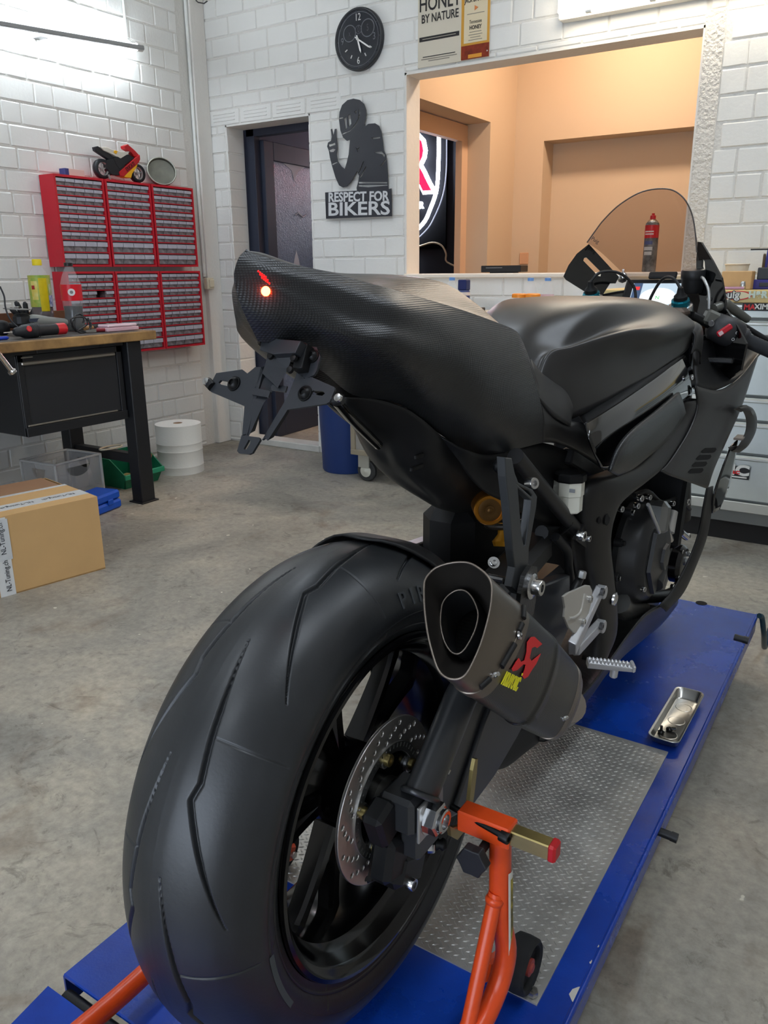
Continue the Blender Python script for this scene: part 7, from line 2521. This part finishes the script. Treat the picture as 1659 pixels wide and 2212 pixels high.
arch = [ys(*p, 1.275) for p in ((1268, 524), (1285, 500), (1305, 474), (1340, 441), (1388, 414), (1440, 408), (1472, 423), (1492, 455), (1501, 495), (1505, 545))]
cols = []
for p in arch:
    l, z = p.x - XB, p.z - LZ
    b_ = []
    for t, s in ((0, 1.275), (.25, 1.35), (.5, 1.43), (.75, 1.52), (1, 1.62)):
        zt = lerp(z, .93 + (z - 1.02) * .35, t ** 1.25)
        b_.append(Bk(l * (1 - .30 * t), s, zt))
    cols.append(b_)
ms = bpy.data.materials.new('tinted_screen')
ms.use_nodes = True
nt = ms.node_tree
nt.nodes.remove(nt.nodes['Principled BSDF'])
tr = nt.nodes.new('ShaderNodeBsdfTransparent')
tr.inputs[0].default_value = (.60, .545, .53, 1)
gl_ = nt.nodes.new('ShaderNodeBsdfGlossy')
gl_.inputs['Roughness'].default_value = .03
mx = nt.nodes.new('ShaderNodeMixShader')
mx.inputs[0].default_value = .05
nt.links.new(tr.outputs[0], mx.inputs[1])
nt.links.new(gl_.outputs[0], mx.inputs[2])
nt.links.new(mx.outputs[0], nt.nodes['Material Output'].inputs[0])
scr_g = grid_geo(patch(cols, 4, 4))
scr = obj('windscreen', scr_g, ms, bike, smooth=True)
obj('screen_edge', G().tube(catmull(arch, 5), .0016, 8), mat('screen_edge_smoke', (70, 62, 58), .25), scr, auto=60)
t0 = ys(1284, 519, 1.27)
obj('screen_logo', text_geo('Puig', .013, frame_m(t0 + Vector((0.004, -.006, 0)), ys(1296, 527, 1.27) - ys(1276, 515, 1.27), (0, .2, 1)), .0004), mat('screen_print', (20, 18, 18), .5), scr)
# nose fairing behind / below the screen
cols = []
for t in [k / 8 for k in range(9)]:
    a = lerp(-1, 1, t)
    l = .185 * a
    z = .985 - .03 * a * a
    cols.append([Bk(l, 1.42 - .04 * a * a, z - .03), Bk(l * .92, 1.52, z - .05), Bk(l * .72, 1.62, .88), Bk(l * .5, 1.68, .8), Bk(l * .35, 1.69, .70)])
body('nose_fairing', cols, M_MATTE, nu=3, nv=4, mirror=False)
# black inner wings left and right of the screen
wl_ = [(1272, 527), (1337, 598), (1330, 612), (1318, 612), (1300, 640), (1270, 634), (1222, 604), (1217, 597), (1228, 573), (1246, 548)]
hole = [(1262, 557), (1267, 556), (1299, 588), (1297, 597), (1292, 596), (1260, 563)]
pn0, pnx = ys(1270, 580, 1.33), Vector((.35, -.93, .12)).normalized()
obj('inner_wing', plate([[at_plane(u, v, pn0, pnx) for u, v in wl_], [at_plane(u, v, pn0, pnx) for u, v in hole]], -pnx * .006), M_GLOSS, bike)
iw = [o for o in bike.children if o.name.startswith('inner_wing')][0]
obj('wing_led', G().lathe([(.0025, 0), (.0001, .001)], at_plane(1306, 587, pn0, pnx) + pnx * .001, pnx, n=8), mat('green_paint_dot', (30, 150, 80), .4), iw)
wr_ = [(1507, 522), (1514, 523), (1538, 562), (1558, 600), (1565, 640), (1568, 668), (1590, 700), (1612, 742), (1600, 800), (1540, 842), (1506, 836), (1496, 760), (1500, 700), (1512, 650), (1504, 600), (1504, 560)]
hole = [(1516, 554), (1522, 565), (1524, 592), (1521, 593), (1515, 575)]
pn1 = ys(1545, 640, 1.30)
nr_ = Vector((-.55, -.82, .1)).normalized()
obj('inner_wing', plate([[at_plane(u, v, pn1, nr_) for u, v in wr_], [at_plane(u, v, pn1, nr_) for u, v in hole]], -nr_ * .006), M_GLOSS, bike)
for (u, v) in ((1507, 613), (1533, 646)):
    g = G()
    socket_head(g, at_plane(u, v, pn1, nr_), nr_, .0045, .005)
    obj('wing_screw', g, M_CHROME, iw, auto=35)
# ---------------------------------------------------------------- cockpit
dash_c = ys(1412, 634, 1.40)
dn = Vector((.0, -.80, .6)).normalized()
dx = Vector((1, 0, 0))
dy = dn.cross(dx)
dm = frame_m(dash_c, dx, dy)
dash = obj('dash', G().box((0, 0, -.008), (.16, .095, .016), ch=.006).xform(dm), M_DEEP, bike)
obj('display', G().box((0.004, -.004, .0005), (.122, .068, .001)).xform(dm), mat('display_lit', (190, 205, 215), .3, emit=((190, 208, 220), .25)), dash)
g = G().lathe([(.028, .0012), (.028, .0016)], (0, 0, 0), n=28, caps=True)
g.v = [Vector((p.x * 1.6 + .012, p.y * 1.0 - .012, p.z)) for p in g.v]
obj('display_dial', g.xform(dm), mat('display_white', (235, 240, 240), .3, emit=((235, 240, 240), .35)), dash)
obj('display_status', G().box((-.044, .0, .0014), (.022, .06, .0008)).xform(dm), mat('display_blue', (70, 90, 120), .3, emit=((70, 90, 120), .2)), dash)
obj('display_alert', G().box((-.044, .014, .002), (.012, .01, .0008)).xform(dm), mat('display_red', (220, 60, 60), .3, emit=((220, 50, 50), .3)), dash)
obj('display_text', text_geo('N', .014, dm @ Matrix.Translation((.012, -.014, .002)), .0003), mat('display_green', (70, 190, 90), .3, emit=((60, 190, 90), .3)), dash)
obj('dash_hood', G().box((0.012, .052, .004), (.07, .02, .01), ch=.003).xform(dm), M_SATIN, dash)
# top clamp plate between the forks
obj('top_clamp', G().box(Bk(0, 1.2, .905), (.26, .07, .022), ch=.008), mat('clamp_bronze_grey', (112, 98, 88), .4, metal=.4), bike)
M_TEAL = mat('teal_anodised', (22, 120, 140), .25, metal=.8)
for l, (u, v) in ((.105, (1470, 648)), (-.105, (1277, 633))):
    c = Q(u, v, l)
    ax = Vector((0, -.38, .92)).normalized()
    c0 = c - ax * .02
    fk = obj('fork_leg', G().tube([c0 - ax * .62, c0 - ax * .06], .0265, 20), mat('fork_black', (20, 20, 22), .35), bike, auto=60)
    obj('fork_top_gold', G().lathe([(.0275, -.055), (.0275, -.018), (.0265, -.016)], c0, ax, n=28), mat('fork_gold', (140, 98, 50), .35, metal=.9), fk, auto=35)
    obj('fork_cap', G().lathe([(.0285, -.016), (.0285, .004), (.0265, .008), (.022, .009)], c0, ax, n=28), M_CHROME, fk, auto=35)
    obj('adjuster', G().lathe([(.021, .008), (.021, .019), (.019, .022), (.01, .023)], c0, ax, n=12), M_TEAL, fk, auto=25)
    obj('sensor_cap', G().lathe([(.016, .02), (.015, .03), (.009, .036), (.006, .05)], c0, ax, n=16), M_DEEP, fk, auto=35)
    sg = 1 if l > 0 else -1
    e = c0 + ax * .048
    cab = catmull([e, e + Vector((-.02, .01, .022)), e + Vector((-.05, .03, .02)), e + Vector((-.075, .04, -.02)), e + Vector((-.085, .04, -.06))] if sg > 0 else [e, e + Vector((.02, .01, .022)), e + Vector((.06, .03, .02)), e + Vector((.09, .05, -.01)), e + Vector((.1, .05, -.05))], 5)
    obj('sensor_cable', G().tube(cab, .0035, 8), M_SATIN, fk, auto=60)
# brake fluid reservoir behind the screen
rc = ys(1497, 606, 1.33)
rv = obj('fluid_reservoir', G().lathe([(.024, -.028), (.026, -.02), (.026, .006)], rc, (0, -.1, 1), n=24), M_DEEP, bike, auto=35)
obj('reservoir_band', G().lathe([(.0275, .004), (.0285, .008), (.0285, .022), (.0265, .025), (.02, .026)], rc, (0, -.1, 1), n=24), M_SATIN, rv, auto=35)
# steering damper ball seen through the screen
obj('mirror_bulb', G().lathe([(.0001, -.014), (.010, -.010), (.0145, 0), (.010, .010), (.003, .015), (.003, .022)], ys(1345, 600, 1.45), (0, 0, 1), n=18), M_CHROME, bike, smooth=True)
# right clip-on with switch block and grip
ga, gb = Q(1512, 690, .150), Q(1662, 757, .295)
gd = (gb - ga).normalized()
GL = (gb - ga).length
obj('handlebar', G().tube([ga - gd * .02, gb + gd * .02], .011, 16), mat('black_oxide', (24, 24, 24), 0.4, metal=.5), bike, auto=60)
hb = [o for o in bike.children if o.name.startswith('handlebar')][0]
gp = G().lathe([(.0165, GL * .62), (.021, GL * .625), (.021, GL * .66), (.0165, GL * .67), (.016, GL * .8), (.0165, GL + .03), (.0175, GL + .035), (.0175, GL + .045), (.01, GL + .047)], ga, gd, n=24)
grip = obj('grip', gp, mat('grip_rubber', (36, 38, 42), .6), hb, auto=35)
e1 = (Vector((0, 0, 1)) - gd * gd.z).normalized()
e2 = gd.cross(e1)
for k in range(4):
    t = GL * (.72 + .075 * k)
    pts = [ga + gd * (t + .006 * q) + (e1 * math.cos(a) + e2 * math.sin(a)) * .0166 for q, a in ((0, R(20)), (1, R(-15)), (2, R(-50)), (3, R(-85)))]
    obj('grip_ridge', G().tube(pts, .0011, 6), mat('grip_groove', (16, 17, 19), .7), grip, auto=60)
sb = G()
rings = []
for t, r_ in ((.14, .018), (.19, .028), (.36, .031), (.54, .030), (.6, .02)):
    rings.append([ga + gd * GL * t + (e1 * math.cos(a) * 1.1 + e2 * math.sin(a)) * r_ for a in [2 * math.pi * k / 16 for k in range(16)]])
swt = obj('switch_block', G().loft(rings), mat('switch_plastic', (44, 44, 46), .45), hb, auto=50)
side = (CPOS - (ga + gd * GL * .35)).normalized()
side = (side - gd * side.dot(gd)).normalized()
upw = gd.cross(side)
if upw.z < 0:
    upw = -upw
km = frame_m(ga + gd * GL * .30 + side * .030, gd * .7 + upw * .7, upw * .7 - gd * .7)
obj('kill_switch', G().box((0, 0, 0), (.014, .036, .008), ch=.003).xform(frame_m(ga + gd * GL * .30 + side * .0305, gd * .8 - upw * .45, upw * .8 + gd * .45)), mat('switch_red', (190, 34, 48), .35), swt)
obj('start_mark', G().box((0, -.010, .0043), (.009, .010, .001), ch=.0004).xform(frame_m(ga + gd * GL * .30 + side * .0305, gd * .8 - upw * .45, upw * .8 + gd * .45)), mat('switch_print', (220, 190, 190), .5), swt)
for (a, b_) in ((.46, .006), (.455, -.010)):
    P = ga + gd * GL * a + side * .0305 + upw * b_
    obj('switch_symbol', G().lathe([(.0034, 0), (.0034, .0006), (.0024, .0006), (.0024, 0)], P, side, n=14, caps=False), mat('symbol_white', (200, 200, 200), .5), swt)
obj('throttle_collar', G().lathe([(.0235, GL * .56), (.025, GL * .58), (.025, GL * .625), (.022, GL * .63)], ga, gd, n=24), M_SATIN, hb, auto=35)
# brake master cylinder and clamp
mcp = ga + gd * GL * .12 + e1 * .012
obj('clamp', G().box(mcp, (.034, .034, .034), rot=frame_m((0, 0, 0), gd, e1).to_3x3(), ch=.006), mat('clamp_grey_alu', (104, 104, 98), .4, metal=.6), hb)
g = G()
socket_head(g, mcp + side * .018 - e1 * .01, side, .007, .007)
obj('clamp_bolt', g, mat('bolt_grey', (118, 118, 120), .35, metal=.8), hb, auto=35)
mv = G().tube([mcp + Vector((.0, .02, .02)), mcp + Vector((.02, .05, .03)), mcp + gd * .08 + Vector((0, .06, .025))], [.012, .013, .009], 12)
obj('master_cylinder', mv, mat('clamp_grey_alu', (104, 104, 98), .4, metal=.6), hb, auto=50)
obj('brake_lever', G().tube(catmull([mcp + gd * .05 + Vector((0, .07, .01)), mcp + gd * .12 + Vector((0, .07, .0)), mcp + gd * .24 + Vector((0, .065, -.01))], 4), .006, 10), M_SATIN, hb, auto=60)
br = catmull([mcp + Vector((-.01, .02, .02)), mcp + Vector((-.015, .02, .06)), mcp + Vector((-.03, .03, .085)), mcp + Vector((-.04, .05, .09))], 5)
obj('brake_line', G().tube(br, .0035, 8), M_ALUF, hb, auto=60)
obj('wiring', G().tube(catmull([Q(1520, 745, .16), Q(1526, 790, .17), Q(1528, 832, .18)], 5), .004, 8), M_ALUD, bike, auto=60)
# left clip-on
la, lb = Vector((2 * XB - ga.x, ga.y, ga.z)), Vector((2 * XB - gb.x, gb.y, gb.z))
ld = (lb - la).normalized()
obj('handlebar', G().tube([la - ld * .02, lb + ld * .02], .011, 14), mat('black_oxide', (24, 24, 24), 0.4, metal=.5), bike, auto=60)
obj('left_grip', G().lathe([(.021, GL * .6), (.0165, GL * .66), (.0165, GL + .04), (.01, GL + .045)], la, ld, n=20), mat('grip_rubber', (36, 38, 42), .6), bike, auto=35)
# dark cockpit filler below the bars
body('cockpit_panel', [[Q(1497, 740, .16), Q(1500, 790, .18), Q(1504, 836, .2)], [Q(1530, 735, .17), Q(1535, 790, .19), Q(1545, 842, .22)], [Q(1580, 745, .2), Q(1590, 790, .22), Q(1600, 812, .246)], [Q(1630, 745, .23), Q(1640, 755, .25), Q(1642, 762, .262)]], M_DEEP, mirror=False)
obj('cockpit_bracket', G().box(Q(1550, 778, .2), (.07, .03, .012), ch=.003), M_SATIN, bike)
# ---------------------------------------------------------------- front wheel
FC = (XB, AY + 1.44, LZ + .3005)
fp = [(.20, -.056), (.215, -.062), (.25, -.062), (.275, -.05), (.293, -.028), (.3, 0), (.293, .028), (.275, .05), (.25, .062), (.215, .062), (.20, .056)]
ft = obj('front_tire', G().lathe(fp, FC, X1, n=72, caps=False), M_TYRE, bike, smooth=True)
fr_ = obj('front_rim', G().lathe([(.215, -.05), (.2, -.048), (.19, -.02), (.19, .02), (.2, .048), (.215, .05)], FC, X1, n=64, caps=False), M_RIM, bike, smooth=True)
for k in range(5):
    a = R(72 * k)
    e = Vector((0, math.cos(a), math.sin(a)))
    t = Vector((0, -math.sin(a), math.cos(a)))
    c = Vector(FC)
    obj('front_spoke', G().loft([[c + e * .03 + t * .02 + Vector((.015, 0, 0)), c + e * .03 - t * .02 + Vector((.015, 0, 0)), c + e * .03 - t * .02 - Vector((.015, 0, 0)), c + e * .03 + t * .02 - Vector((.015, 0, 0))],
                                 [c + e * .195 + t * .012 + Vector((.01, 0, 0)), c + e * .195 - t * .012 + Vector((.01, 0, 0)), c + e * .195 - t * .012 - Vector((.01, 0, 0)), c + e * .195 + t * .012 - Vector((.01, 0, 0))]]), M_RIM, fr_)
obj('front_hub', G().lathe([(.03, -.06), (.035, 0), (.03, .06)], FC, X1, n=24), M_RIM, fr_, auto=40)
rows_ = []
for i in range(16):
    a = lerp(150, 40, i / 15)
    rows_.append([Vector((XB + .075 * t, FC[1] + (.315 - .04 * abs(t) ** 2) * math.cos(R(a)), FC[2] + (.315 - .04 * abs(t) ** 2) * math.sin(R(a)))) for t in [j / 4 - 1 for j in range(9)]])
obj('front_fender', grid_geo(rows_), M_MATTE, bike, smooth=True, thick=.003)
